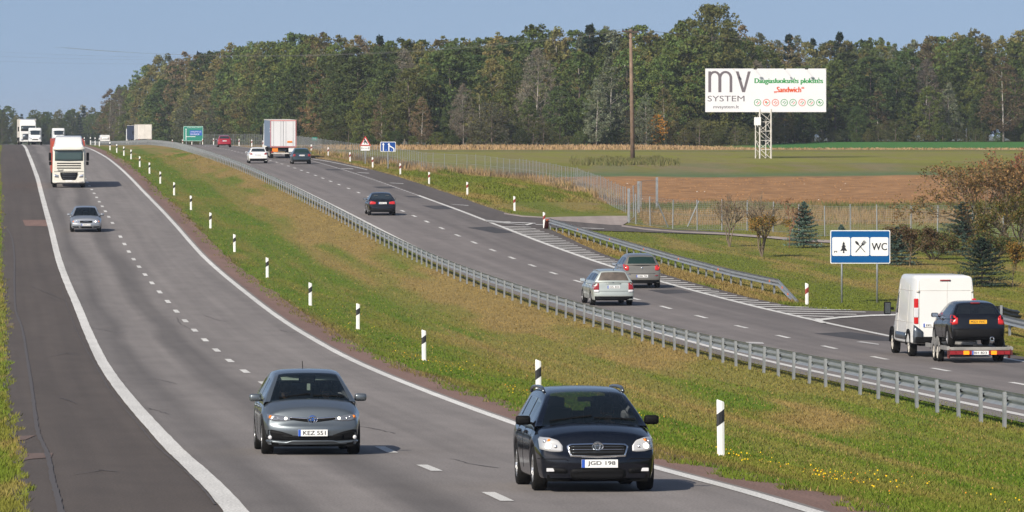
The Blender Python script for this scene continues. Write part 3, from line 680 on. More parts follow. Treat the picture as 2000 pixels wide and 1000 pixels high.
def guardrail_right():
    root = empty('guardrail', (0, 0, 0), 'short crash barrier on the grass right of the trailer at the picture edge', 'guardrail')
    P = [ground_at(*p) for p in ((1940, 650), (1960, 655), (1990, 663), (2030, 673), (2080, 685))]
    P2 = []
    for a, b in zip(P[:-1], P[1:]): P2 += [a.lerp(b, k/3) for k in range(3)]
    P2.append(P[-1]); P2 = [Vector((p.x, p.y, float(gz(p.x, p.y)))) for p in P2]
    wbeam(P2, -1, .56, M_GALV, 'beam', root)
    pm_ = rail_post(.66).mesh('post', M_GALVP)
    for x, y in ((1966, 656.5), (2000, 665.5), (2036, 675)):
        g = ground_at(x, y); link('post', pm_, root, (g.x+.08, g.y, g.z)).rotation_euler = (0, 0, .1)
    r2 = empty('guardrail', (0, 0, 0), 'dark sloping end section of a crash barrier turned away behind the black car', 'guardrail')
    g0 = ground_at(1925, 640); g1 = ground_at(1955, 641); g2 = ground_at(1988, 619)
    Q = [Vector((g0.x, g0.y, 0)), Vector((g1.x, g1.y, 0)), Vector((g2.x*.5+g1.x*.5, g2.y*.5+g1.y*.5, 0)), Vector((g2.x, g2.y, 0))]
    Q = [Vector((p.x, p.y, float(gz(p.x, p.y)))) for p in Q]
    hs = [.62, .66, .34, .06]
    wbeam(Q, 1, lambda i: hs[i], pm('dark_rail_mat', (.045, .052, .058), .6, .3), 'beam', r2)  # dark back of the end section put into its colour, darker than other rails
    MB().box((g1.x, g1.y-.1, float(gz(g1.x, g1.y))+.36), (.09, .09, .95)).build('post', M_GALVP, r2)
    MB().box((g1.x-.25, g1.y-.1, float(gz(g1.x, g1.y))+.66), (.28, .14, .3)).build('bracket', M_PLASTIC, r2)
guardrail_right()
# ---------------------------------------------------------------- fences
def meshmat():
    m, t, b = newmat('wire_mesh_mat'); b.inputs['Base Color'].default_value = (.26, .27, .27, 1); b.inputs['Roughness'].default_value = .5; b.inputs['Metallic'].default_value = .3
    uv = t.nodes.new('ShaderNodeUVMap'); uv.uv_map = 'uv'; sx = t.nodes.new('ShaderNodeSeparateXYZ'); t.links.new(uv.outputs[0], sx.inputs[0])
    outs = []
    for k, (per, wd) in enumerate(((.10, .07), (.12, .06))):
        a = t.nodes.new('ShaderNodeMath'); a.operation = 'DIVIDE'; t.links.new(sx.outputs[k], a.inputs[0]); a.inputs[1].default_value = per
        f = t.nodes.new('ShaderNodeMath'); f.operation = 'FRACT'; t.links.new(a.outputs[0], f.inputs[0])
        l = t.nodes.new('ShaderNodeMath'); l.operation = 'LESS_THAN'; t.links.new(f.outputs[0], l.inputs[0]); l.inputs[1].default_value = wd; outs.append(l.outputs[0])
    mx = t.nodes.new('ShaderNodeMath'); mx.operation = 'MAXIMUM'; t.links.new(outs[0], mx.inputs[0]); t.links.new(outs[1], mx.inputs[1])
    tr = t.nodes.new('ShaderNodeBsdfTransparent'); ms = t.nodes.new('ShaderNodeMixShader')
    t.links.new(mx.outputs[0], ms.inputs[0]); t.links.new(tr.outputs[0], ms.inputs[1]); t.links.new(b.outputs[0], ms.inputs[2]); t.links.new(ms.outputs[0], t.nodes['Material Output'].inputs[0])
    return m
M_MESH = meshmat()
def fence(P, sp, h, label, name='wire_mesh_fence', maxp=100, near_first=True, lean=.02, post_r=.022):
    root = empty(name, (0, 0, 0), label, 'fence')
    P = [Vector((p[0], p[1], 0)) for p in P]; pts = [P[0]]
    if sp:
        acc = 0; d = 0
        for a, b in zip(P[:-1], P[1:]):
            seg = (b-a).length
            while d+sp <= acc+seg: d += sp; pts.append(a.lerp(b, (d-acc)/seg))
            acc += seg
    else: pts = P
    base = MB().tube([(0, 0, -.2), (0, 0, h)], post_r, 6); pmesh = base.mesh('post', M_GALVP)
    order = sorted(range(len(pts)), key=lambda i: pts[i].y); nearset = set(order[:maxp]); rest = MB()
    for i, p in enumerate(pts):
        z = float(gz(p.x, p.y)); s = 1+random.uniform(-.05, .05)
        if i in nearset:
            o = link('post', pmesh, root, (p.x, p.y, z)); o.scale = (1, 1, s); o.rotation_euler = (random.uniform(-lean, lean), random.uniform(-lean, lean), 0)
        else: rest.add([(v[0]+p.x, v[1]+p.y, v[2]*s+z) for v in base.V], base.F)
    if rest.V: tag(rest.build('far_posts', M_GALVP, root), kind='stuff')
    V = []; F = []; U = []; u = 0
    for i, p in enumerate(pts):
        z = float(gz(p.x, p.y)); u += (p-pts[i-1]).length if i else 0
        V += [(p.x, p.y, z+.03), (p.x, p.y, z+h*.97)]; U += [(u, 0), (u, h)]
    for i in range(len(pts)-1): F.append((2*i, 2*i+2, 2*i+3, 2*i+1))
    link('wire_mesh', mesh_np('wire_mesh', V, F, M_MESH, uv=U), root)
    w_ = MB()
    for hh in (h*.97, h*.5, .06):
        w_.tube([(p.x, p.y, float(gz(p.x, p.y))+hh) for p in pts], .008, 3)
    w_.build('wire', M_GALVP, root)
    return root
fence(FA[::-1], 2.0, 1.62, 'wire mesh fence on close steel posts along the grass bank right of the entry lane')
FB = [at(*p) for p in FB_PX]
rB = fence(FB, 0, 1.78, post_r=.04, label= 'wire mesh fence on wide-set posts between the rest area and the ploughed field')
for x, dx in ((1283, 22), (1365, -22)):
    g = ground_at(x, 444); m = MB().bar((g.x, g.y, g.z+1.6), (g.x+dx/33., g.y+.3, g.z+.05), .06); m.build('brace', M_GALVP, rB)
FG = [at(*p) for p in ((1228, 434), (1238, 425), (1247, 419), (1252, 414), (1283, 410))]
FG = [(x, y) for x, y in FG]
rG = fence(FG, 0, 1.95, 'tall wire mesh gate panels on thick posts at the end of the concrete pad', 'fence_gate', post_r=.04)
for (x, y) in FG[::2]:
    MB().box((x, y, float(gz(x, y))+1.0), (.16, .10, 2.1)).build('gate_post', M_GALVP, rG)
# ---------------------------------------------------------------- signs
def rounded(w_, h_, r, n=5):
    pts = []
    for cx, cy, a0 in ((w_/2-r, h_/2-r, 0), (-w_/2+r, h_/2-r, 90), (-w_/2+r, -h_/2+r, 180), (w_/2-r, -h_/2+r, 270)):
        for k in range(n+1):
            a = math.radians(a0+90*k/n); pts.append((cx+r*math.cos(a), cy+r*math.sin(a)))
    return pts
def plate(name, poly, x, y, z, d, mat, root, th=.01):
    """poly in board coordinates; d = how far in front of y"""
    return MB().prism([(a+x, b+z) for a, b in poly], y-d-th, y-d).build(name, mat, root)
def wc_sign():
    a = ground_at(1643, 591); b = ground_at(1714.5, 592.5); c = (a+b)/2; s = FPX/c.y
    W_, H_ = 117/s, 65/s; zb = 77/s; z0 = c.z; zc = z0+zb+H_/2; xc = (1680-1000)/s
    root = empty('information_sign', (c.x, c.y, z0), 'blue roadside sign with white picnic, cutlery and WC panels on two poles', 'road sign')
    L = lambda X, Z: (X-c.x, Z-z0)
    def P(name, poly, x, z, d, mat, th=.008): return plate(name, poly, xc-c.x+x, -.06, zc-z0+z, d, mat, root, th)
    for g in (a, b): MB().tube([(g.x-c.x, 0, -.3), (g.x-c.x, 0, zb+H_*.9)], .042, 10).build('pole', M_GALVP, root, smooth=True)
    P('rim', rounded(W_, H_, .05), 0, 0, -.03, M_SWHITE, .03); P('board', rounded(W_-.07, H_-.07, .04), 0, 0, 0, M_SBLUE)
    pw = W_*.302; gp = W_*.318
    for k in (-1, 0, 1): P('white_panel', rounded(pw, pw*1.03, .06), k*gp, .015, .009, M_SWHITE)
    # spruce symbol
    def T(s_, dx, dz, pts): return [(p[0]*s_+dx, p[1]*s_+dz) for p in pts]
    spr = [(0, .5), (.12, .26), (.05, .27), (.2, .03), (.09, .05), (.3, -.3), (.05, -.26), (.05, -.42), (.1, -.47), (-.1, -.47), (-.05, -.42), (-.05, -.26), (-.28, -.3), (-.1, .02), (-.19, .0), (-.06, .26), (-.12, .25)]
    k = pw*.66; P('spruce_symbol', T(k, -gp+.10, -.02, spr), 0, 0, .018, M_INK)
    P('bench_symbol', T(k, -gp-.235, -.02, [(-.12, -.30), (.14, -.30), (.13, -.34), (.12, -.45), (.09, -.45), (.08, -.35), (-.07, -.35), (-.08, -.47), (-.11, -.47)]), 0, 0, .018, M_INK)
    def rot(pts, a): return [(p[0]*math.cos(a)-p[1]*math.sin(a), p[0]*math.sin(a)+p[1]*math.cos(a)) for p in pts]
    spoon = [(-.02, -.5), (.02, -.5), (.025, .16)]+[(.085*math.cos(t), .33+.17*math.sin(t)) for t in np.linspace(-1.1, PI+1.1, 12)]+[(-.025, .16)]
    fork = [(-.02, -.5), (.02, -.5), (.03, .16), (.09, .22), (.10, .5), (.07, .5), (.06, .26), (.02, .25), (.02, .5), (-.02, .5), (-.02, .25), (-.06, .26), (-.07, .5), (-.10, .5), (-.09, .22), (-.03, .16)]
    k = pw*.82
    P('spoon_symbol', T(k, 0, .01, rot(spoon, .72)), 0, 0, .018, M_INK); P('fork_symbol', T(k, 0, .01, rot(fork, -.72)), 0, 0, .027, M_INK)
    wall_text('lettering', 'WC', pw*.40, pw*.84, xc-c.x+gp, -.06-.02, zc-z0+.015, M_INK, root, bold=.012)
wc_sign()
def lane_sign():
    g = ground_at(758, 331); s = FPX/g.y; W_, H_ = 30/s, 19.5/s; zc = (331-286.6)/s
    root = empty('lane_sign', g, 'blue lane merge sign with white arrows on a single pole behind the verge', 'road sign')
    MB().tube([(0, 0, -.3), (0, 0, zc+.3)], .05, 8).build('pole', M_GALVP, root)
    plate('rim', rounded(W_, H_, .08), 0, -.05, zc, 0, M_SWHITE, root, .03); plate('board', rounded(W_-.09, H_-.09, .06), 0, -.085, zc, 0, M_SBLUE2, root)
    def arr(x): return [(x-.045, -H_/2+.06), (x+.045, -H_/2+.06), (x+.045, H_*.2), (x+.11, H_*.2), (x, H_*.40), (x-.11, H_*.2), (x-.045, H_*.2)]
    plate('arrow', arr(-.41), 0, -.096, zc, 0, M_SWHITE, root); plate('arrow', arr(.07), 0, -.096, zc, 0, M_SWHITE, root)
    plate('merge_arm', [(.13, .14), (.5, -.10), (.56, -.16), (.56, -.42), (.47, -.42), (.47, -.18), (.115, .03)], 0, -.096, zc, 0, M_SWHITE, root)
    for x, z in ((-.17, -.3), (.31, -.33)): plate('lane_tick', [(x-.03, z-.1), (x+.03, z-.1), (x+.03, z+.1), (x-.03, z+.1)], 0, -.096, zc, 0, pm('tick_mat', (.12, .22, .6), .5) if 'tick_mat' not in MATS else MATS['tick_mat'], root)
lane_sign()
def warn_sign():
    g = ground_at(713.5, 322); s = FPX/g.y
    root = empty('warning_sign', g, 'red bordered triangular warning sign with a leaping animal over a small white plate', 'road sign')
    zt = (322-265.5)/s; zb = (322-284.5)/s; hw = 11/s
    MB().tube([(0, 0, -.3), (0, 0, zb+.4)], .045, 8).build('pole', M_GALVP, root)
    tri = lambda k, lift=0: [(-hw*k, zb+(1-k)*.3*(zt-zb)), (hw*k, zb+(1-k)*.3*(zt-zb)), (0, zb+(1-k)*.3*(zt-zb)+(zt-zb)*k)]
    plate('red_triangle', tri(1.0), 0, -.05, 0, 0, M_SRED, root, .03); plate('white_triangle', tri(.70), 0, -.085, 0, 0, M_SWHITE, root)
    zc = zb+.30
    deer = [(-.16, .30), (-.06, .36), (-.10, .44), (-.02, .42), (.02, .27), (.16, .12), (.22, -.02), (.26, -.14), (.16, -.10), (.07, -.01), (-.03, .06), (-.02, -.1), (-.08, -.14), (-.08, .04), (-.16, .0), (-.2, .05), (-.1, .14), (-.08, .26)]
    plate('animal_symbol', [(a*.9, b*.9) for a, b in deer], -.01, -.096, zc-.03, 0, M_INK, root)
    h = 8.5/s; zp = (322-289.8)/s
    plate('distance_plate', rounded(17.5/s, h, .04), 0, -.05, zp, 0, M_SWHITE, root, .03)
    for sx in (-1, 1):
        x = sx*.31; plate('arrow', [(x-.02, -.09), (x+.02, -.09), (x+.02, .03), (x+.05, .03), (x, .12), (x-.05, .03), (x-.02, .03)], 0, -.085, zp, 0, M_INK, root)
    wall_text('lettering', '0,5 - 6 km', .11, .40, 0, -.085, zp, M_INK, root)
warn_sign()
def green_sign():
    Z = 905; s = FPX/Z; X = (377.5-1000)/s; z0 = float(gz(X, Z)); zc = CAMZ-(261-YH)/s
    root = empty('direction_sign', (X, Z, z0), 'large green direction sign with a blue place-name panel beyond the red car', 'road sign')
    W_, H_ = 38.5/s, 29/s; zc -= z0
    for x in (-1.1, 1.1): MB().tube([(x, 0, -.3), (x, 0, zc+.8)], .08, 8).build('pole', M_GALVP, root)
    plate('rim', rounded(W_, H_, .12), 0, -.1, zc, 0, pm('sign_rim_mat', (.35, .55, .48), .5), root, .04); plate('board', rounded(W_-.16, H_-.16, .1), 0, -.145, zc, 0, M_SGREEN, root)
    plate('name_panel', rounded(1.95, .82, .05), .42, -.156, zc+.12, 0, pm('name_panel_mat', (.02, .10, .42), .5), root)
    wall_text('lettering', 'MARIJAMPOLĖ', .26, 1.7, .42, -.17, zc+.29, M_SWHITE, root); wall_text('lettering', 'SUVALKAI', .26, 1.4, .27, -.17, zc-.09, M_SWHITE, root)
    wall_text('lettering', 'Kazlų Rūda 1500 m', .18, 2.2, .2, -.158, zc+.95, M_SWHITE, root)
    plate('arrow_line', [(-1.20, -1.05), (-1.10, -1.05), (-1.10, -.52), (.35, -.52), (.35, -.44), (-1.10, -.44), (-1.10, .65), (-1.03, .65), (-1.15, .85), (-1.27, .65), (-1.20, .65)], 0, -.156, zc, 0, M_SWHITE, root)
green_sign()
def km_sign():
    Z = 640; s = FPX/Z; X = (614.3-1000)/s; z0 = float(gz(X, Z)); zc = CAMZ-(271-YH)/s-z0
    root = empty('kilometre_sign', (X, Z, z0), 'small green kilometre sign on a thin pole right of the curtain-side lorry', 'road sign')
    MB().tube([(0, 0, -.2), (0, 0, zc)], .03, 6).build('pole', M_GALVP, root); plate('board', rounded(.60, .38, .04), 0, -.04, zc, 0, M_SGREEN, root, .02)
    wall_text('lettering', '145', .15, .32, 0, -.065, zc, M_SWHITE, root)
km_sign()
# ---------------------------------------------------------------- billboard
def billboard():
    Z = 553; s = FPX/Z; X = (1495.5-1000)/s; z0 = CAMZ-(312-YH)/s; g = float(gz(X, Z))
    root = empty('billboard', (X, Z, g), 'large white advertising billboard on a pale lattice mast in the field', 'billboard')
    W_ = 236/s; H_ = 85/s; zc = CAMZ-(176.5-YH)/s-g
    MB().box((0, 0, zc), (W_, .35, H_)).build('board', M_BBW, root, bevel=.02)
    y = -.175
    P = lambda px, py: ((px-1495.5)/s, zc+(176.5-py)/s)
    def t(st, x0, x1, y0, y1, m, b=0, nm='lettering'):
        a = P(x0, y1); c = P(x1, y0); wall_text(nm, st, c[1]-a[1], c[0]-a[0], (a[0]+c[0])/2, y-.006, (a[1]+c[1])/2, m, root, bold=b)
    # big m v drawn as strokes
    def arch(xa, xb, yt, yb, wd):
        a = P(xa, yb); c = P(xb, yt); r = (c[0]-a[0])/2; w_ = wd/s; cx = (a[0]+c[0])/2; ry = r*1.05
        out = [(a[0], a[1])]+[(cx-r*math.cos(t_), c[1]-ry+ry*math.sin(t_)) for t_ in np.linspace(0, PI, 14)]+[(c[0], a[1]), (c[0]-w_, a[1])]+[(cx+(r-w_)*math.cos(t_), c[1]-ry+(ry-w_*.8)*math.sin(t_)) for t_ in np.linspace(0, PI, 14)]+[(a[0]+w_, a[1])]
        return out
    def quadarch(xa, xb, yt, yb, wd, nm, e=0):
        o = arch(xa, xb, yt, yb, wd); n = len(o)//2; m = MB()
        V = [(p[0], y-.012-e, p[1]) for p in o]+[(p[0], y-.003, p[1]) for p in o]; N = len(o); F = []
        for i in range(n-1): j = N-1-i; F.append((i, i+1, j-1, j)); F.append((i+N, j+N, j-1+N, i+1+N))
        for i in range(N): F.append((i, i+N, (i+1) % N+N, (i+1) % N))
        m.add(V, F); m.build(nm, M_BBG, root)
    quadarch(1383.5, 1408, 138.5, 180, 5.2, 'lettering'); quadarch(1403.5, 1430, 138.5, 180, 5.2, 'lettering', .003)
    a = [P(1383.3, 139.5), P(1388.5, 139.5), P(1388.5, 180), P(1383.3, 180)]; MB().prism(a, y-.019, y-.003).build('lettering', M_BBG, root)
    a = [P(1437, 139.5), P(1442.5, 139.5), P(1452.5, 172), P(1460.5, 139.5), P(1466, 139.5), P(1455, 180), P(1449.3, 180)]; MB().prism(a, y-.012, y-.003).build('lettering', M_BBG, root)
    t('SYSTEM', 1382, 1454, 187, 198, M_BBG); t('mvsystem.lt', 1393, 1443, 205.5, 213.5, M_BBG, .012)
    t('Daugiasluoksnės plokštės', 1474, 1607, 152, 165.5, M_BBGR, .055); t('„Sandwich“', 1512, 1570, 169.5, 182, M_BBO, .055)
    for i, x in enumerate((1479.4, 1497, 1514.3, 1531.5, 1548.7, 1566.3, 1583.6, 1601)):
        c = P(x, 200.4); m_ = M_BBO if i in (1, 2, 5) else M_BBGR; R_ = 7/s; m = MB(); V = []; F = []; n = 28
        for k in range(n):
            a = 2*PI*k/n
            for r_ in (R_, R_*.84):
                for d in (.012, .002): V.append((c[0]+r_*math.cos(a), y-d, c[1]+r_*math.sin(a)))
        for k in range(n):
            q = (k+1) % n; F += [(4*k, 4*q, 4*q+2, 4*k+2), (4*k, 4*k+1, 4*q+1, 4*q), (4*k+2, 4*q+2, 4*q+3, 4*k+3)]
        m.add(V, F).build('ring_symbol', m_, root)
        sl_ = MB(); sl_.prism([(c[0]-R_*.15, c[1]-R_*.5), (c[0]+R_*.0, c[1]-R_*.55), (c[0]+R_*.6, c[1]+R_*.1), (c[0]+R_*.5, c[1]+R_*.25)], y-.012, y-.003); sl_.build('ring_mark', M_BBGR if i % 2 else M_BBO, root)
        s2 = MB(); k_ = [(-.5, .1), (-.2, .5), (.1, .3), (.1, .0), (-.2, -.2)] if i in (1, 7) else [(-.5, .0), (-.35, -.15), (0, .2), (.2, .5), (.0, .5), (-.2, .25)]
        s2.prism([(c[0]+p[0]*R_, c[1]+p[1]*R_) for p in k_], y-.012, y-.003); s2.build('ring_mark', m_, root)
    # lamps on short arms along the top edge
    for x in (1432, 1474, 1532, 1574, 1611):
        c = P(x, 134.5); m = MB(); m.bar((c[0], -.15, c[1]+.02), (c[0], -1.15, c[1]+.06), .018); m.build('lamp_arm', M_STEELW, root)
        MB().box((c[0], -1.2, c[1]-.02), (.30 if x in (1474, 1574) else .16, .18, .10)).build('lamp', M_PLASTIC if x in (1474, 1574, 1532) else M_STEELW, root)
    # lattice mast: four legs, rungs, diagonals
    zb = zc-H_/2; legs = [((1476.5-1495.5)/s, .9), ((1483.5-1495.5)/s, -.6), ((1496.5-1495.5)/s, .9), ((1505.5-1495.5)/s, -.6)]
    for i, (lx, ly) in enumerate(legs):
        top = zb if i != 0 else zb-.55
        if i == 2: top = zb-2.0
        MB().tube([(lx, ly, -.4), (lx, ly, zb+(.3 if i in (1, 3) else -.4))], .085 if i in (1, 3) else .06, 8).build('mast_leg', M_STEELW, root)
    br = MB(); A = legs[1]; B = legs[3]; C = legs[2]; D = legs[0]; n = 5
    for k in range(n):
        z0_ = zb*k/n; z1 = zb*(k+1)/n
        br.bar((A[0], A[1], z1-.05), (B[0], B[1], z1-.05), .05)
        p, q = ((A, B) if k % 2 else (B, A)); br.bar((p[0], p[1], z0_), (q[0], q[1], z1), .05)
        p, q = ((B, C) if k % 2 else (C, B)); br.bar((p[0], p[1], z0_), (q[0], q[1], z1), .045)
        br.bar((B[0], B[1], z1), (C[0], C[1], z1), .045)
        p, q = ((A, D) if k % 2 else (D, A)); br.bar((p[0], p[1], z0_), (q[0], q[1], z1), .045)
        br.bar((C[0], C[1], z0_), (D[0], D[1], z1), .04)
    br.build('lattice_bracing', M_STEELW, root)
    c = ((1479-1495.5)/s, zc+(176.5-237)/s); MB().box((c[0], -.75, c[1]), (.66, .3, .78)).build('control_box', M_SWHITE, root, bevel=.02)
billboard()
# ---------------------------------------------------------------- utility pole and cables
def pole():
    g = ground_at(1236, 318); s = FPX/g.y; H_ = (318-58)/s
    root = empty('utility_pole', g, 'tall weathered wooden power pole with a crossarm at the field edge', 'utility pole')
    tx = (1231.5-1236)/s
    MB().tube([(0, 0, -.5), (tx*.5, 0, H_*.5), (tx, 0, H_)], [.22, .185, .14], 10).build('pole', M_WOOD, root, smooth=True)
    MB().bar((tx-.80, -.12, H_-.18), (tx+.76, -.12, H_-.26), .16, .16).build('crossarm', pm('dark_wood_mat', (.07, .05, .04), .9), root)
    b = MB(); b.bar((tx-.5, -.1, H_-.2), (tx, -.1, H_-.95), .07); b.bar((tx+.5, -.1, H_-.22), (tx, -.1, H_-.95), .07); b.build('brace', MATS['dark_wood_mat'], root)
    ins = MB().lathe([(0, 0), (.05, .01), (.06, .06), (.04, .1), (.055, .13), (.02, .18), (0, .19)], axis='z', n=8).mesh('insulator', M_PLASTIC)
    pts = [(tx-.7, -.1, H_-.12), (tx-.35, -.1, H_-.13), (tx+.3, -.1, H_-.17), (tx+.62, -.1, H_-.18)]
    for p in pts: link('insulator', ins, root, p)
    for i, (p, nm) in enumerate(zip((pts[0], pts[2], pts[3]), ('left end', 'middle', 'right end'))):
        A = g+Vector(p)+Vector((0, 0, .15))
        for e, side in ((Vector((A.x+88, A.y+65, A.z-1.3)), 'right towards the forest'), (Vector((A.x-60, A.y+90, A.z-.3)), 'left towards the forest')):
            n = 24; P = [A.lerp(e, k/n)-Vector((0, 0, 4*1.6*(k/n)*(1-k/n))) for k in range(n+1)]
            m = MB().tube(P, .008, 3); tag(m.build('power_cable', pm('cable_mat', (.13, .13, .125), .6) if 'cable_mat' not in MATS else MATS['cable_mat']), 'thin power cable from the %s of the crossarm running %s' % (nm, side), 'cable', 'cables of the power pole')
pole()
for i, (ya, yb) in enumerate(((99, 107), (108, 112), (118, 120))):
    Z = 1250; s = FPX/Z; A = Vector(((-40-1000)/s, Z, CAMZ+(YH-ya)/s)); B = Vector(((330-1000)/s, Z+40, CAMZ+(YH-yb)/s))
    P = [A.lerp(B, k/10)-Vector((0, 0, 1.2*(k/10)*(1-k/10))) for k in range(11)]
    tag(MB().tube(P, .014, 3).build('power_cable', MATS['cable_mat']), '%s of three faint cables crossing the sky above the far left wood' % ('uppermost', 'middle', 'lowest')[i], 'cable', 'cables over the far wood')
# ---------------------------------------------------------------- vehicles
def lerp_pts(pts, x):
    xs = [p[0] for p in pts]; return [float(np.interp(x, xs, [p[k] for p in pts])) for k in range(1, len(pts[0]))]
def smooth_pts(pts, x):
    return float(Spl(pts)(x)) if len(pts) > 2 else float(np.interp(x, [p[0] for p in pts], [p[1] for p in pts]))
class Surf:
    """ray-cast target used to lay lamps, plates and seams onto bodywork"""
    def __init__(s, meshes):
        V = []; F = []
        for me in meshes:
            n = len(V); V += [v.co.copy() for v in me.vertices]; F += [[i+n for i in p.vertices] for p in me.polygons]
        s.t = BVHTree.FromPolygons(V, F)
    def hit(s, dirn, a, b):
        """dirn: 'f','r' a=y b=z ; 'l','R' a=x b=z ; 't' a=x b=y"""
        o, d = {'f': ((9, a, b), (-1, 0, 0)), 'r': ((-9, a, b), (1, 0, 0)), 'l': ((a, 5, b), (0, -1, 0)), 'R': ((a, -5, b), (0, 1, 0)), 't': ((a, b, 9), (0, 0, -1))}[dirn]
        h = s.t.ray_cast(Vector(o), Vector(d)); return (h[0], h[1]) if h[0] is not None else (None, None)
def patch(S, name, st, dirn, mat, parent, offs=.006, n=12, m=5, th=.02):
    """st = [(a, b_low, b_high)] stations; sheet draped on the body with a skirt behind it"""
    A = np.linspace(st[0][0], st[-1][0], n+1); V = []; F = []; last = None
    out = {'f': Vector((1, 0, 0)), 'r': Vector((-1, 0, 0)), 'l': Vector((0, 1, 0)), 'R': Vector((0, -1, 0)), 't': Vector((0, 0, 1))}[dirn]
    ref = S.hit(dirn, (A[0]+A[-1])/2, (st[len(st)//2][1]+st[len(st)//2][2])/2)[0]; ax = 0 if dirn in 'fr' else (2 if dirn == 't' else 1)
    def bad(h): return h is None or (ref is not None and abs(h[ax]-ref[ax]) > .40)
    for a in A:
        lo = float(np.interp(a, [p[0] for p in st], [p[1] for p in st])); hi = float(np.interp(a, [p[0] for p in st], [p[2] for p in st]))
        for k in range(m+1):
            b = lo+(hi-lo)*k/m; h, nn = S.hit(dirn, a, b)
            if bad(h) and dirn in 'fr':
                for q in range(1, 14):
                    h, nn = S.hit(dirn, a*(1-.014*q), b)
                    if not bad(h): break
            if bad(h): nn = None
            if bad(h):
                c = {'f': (last.x if last else 0, a, b), 'r': (last.x if last else 0, a, b), 'l': (a, last.y if last else 0, b), 'R': (a, last.y if last else 0, b), 't': (a, b, last.z if last else 1)}[dirn]; h = Vector(c)
            last = h; nn = (nn if nn is not None else out); nn = nn if nn.dot(out) > 0 else -nn; V.append(h+out*offs*.5+nn*offs)
    M = m+1
    for i in range(n):
        for k in range(m): F.append((i*M+k, (i+1)*M+k, (i+1)*M+k+1, i*M+k+1))
    rim = [i*M for i in range(n+1)]+[n*M+k for k in range(1, M)]+[i*M+m for i in range(n-1, -1, -1)]+[k for k in range(m-1, 0, -1)]
    b0 = len(V); V += [V[i]-out*th for i in rim]; L = len(rim)
    for i in range(L): F.append((rim[i], rim[(i+1) % L], b0+(i+1) % L, b0+i))
    mb = MB(); mb.add(V, F); return mb.build(name, mat, parent, smooth=True)
def plate_txt(root, S, dirn, y, z, wd, ht, txt, blue=True, mat=None, tilt=0):
    h = None
    xs = [S.hit(dirn, y+dy, z+dz)[0] for dy in (-wd*.4, 0, wd*.4) for dz in (-ht*.3, ht*.3)]
    xs = [p.x for p in xs if p is not None]
    sg = 1 if dirn == 'f' else -1
    x = (max(xs) if sg > 0 else min(xs))+sg*.012
    p = empty('number_plate', (x, y, z)); p.parent = root
    MB().box((0, 0, 0), (.014, wd, ht)).build('plate', mat or M_PLATE, p)
    me = text_mesh('plate_text', txt, 1, M_INK, .001, wd*(.76 if blue else .84), ht*.62, .01)
    me.transform(Matrix.Rotation(PI/2, 4, 'X')); me.transform(Matrix.Rotation(sg*PI/2, 4, 'Z'))
    o = link('plate_text', me, p); o.location = (sg*.0095, sg*wd*.05 if blue else 0, 0)
    if blue: MB().box((sg*.0085, -sg*wd*.455, 0), (.004, wd*.085, ht*.98)).build('blue_band', M_EUBLUE, p)
    return p
def wheel(root, x, y, r, wd, side, rimmat=None, spokes=7):
    """y side: +1 left; lathe round the y axis"""
    w_ = empty('wheel', (x, y, r)); w_.parent = root
    h = wd/2; m = MB(); m.lathe([(r*.66, -h), (r*.93, -h), (r, -h*.7), (r, h*.7), (r*.93, h), (r*.66, h), (r*.62, 0), (r*.66, -h)], n=28)
    m.build('tyre', M_RUBBER, w_, smooth=True)
    
    m = MB(); s = side
    m.lathe([(r*.67, s*h*.92), (r*.62, s*h*.95), (r*.60, s*h*.6), (r*.56, s*h*.1), (.0, s*h*.05)], n=28)
    for k in range(spokes):
        a = 2*PI*k/spokes; c, d = math.cos(a), math.sin(a)
        m.bar((c*r*.10, s*h*.70, d*r*.10), (c*r*.61, s*h*.80, d*r*.61), r*.13, .03, up=(0, 1, 0))
    m.lathe([(r*.14, s*h*.5), (r*.14, s*h*.8), (0, s*h*.85)], n=12)
    m.build('rim', rimmat or M_RIM, w_)
    return w_
def paint(name, col, metal=.0, rough=.32, coat=.8): return pm(name, col, rough, metal, coat, var=.05, vs=1.5)
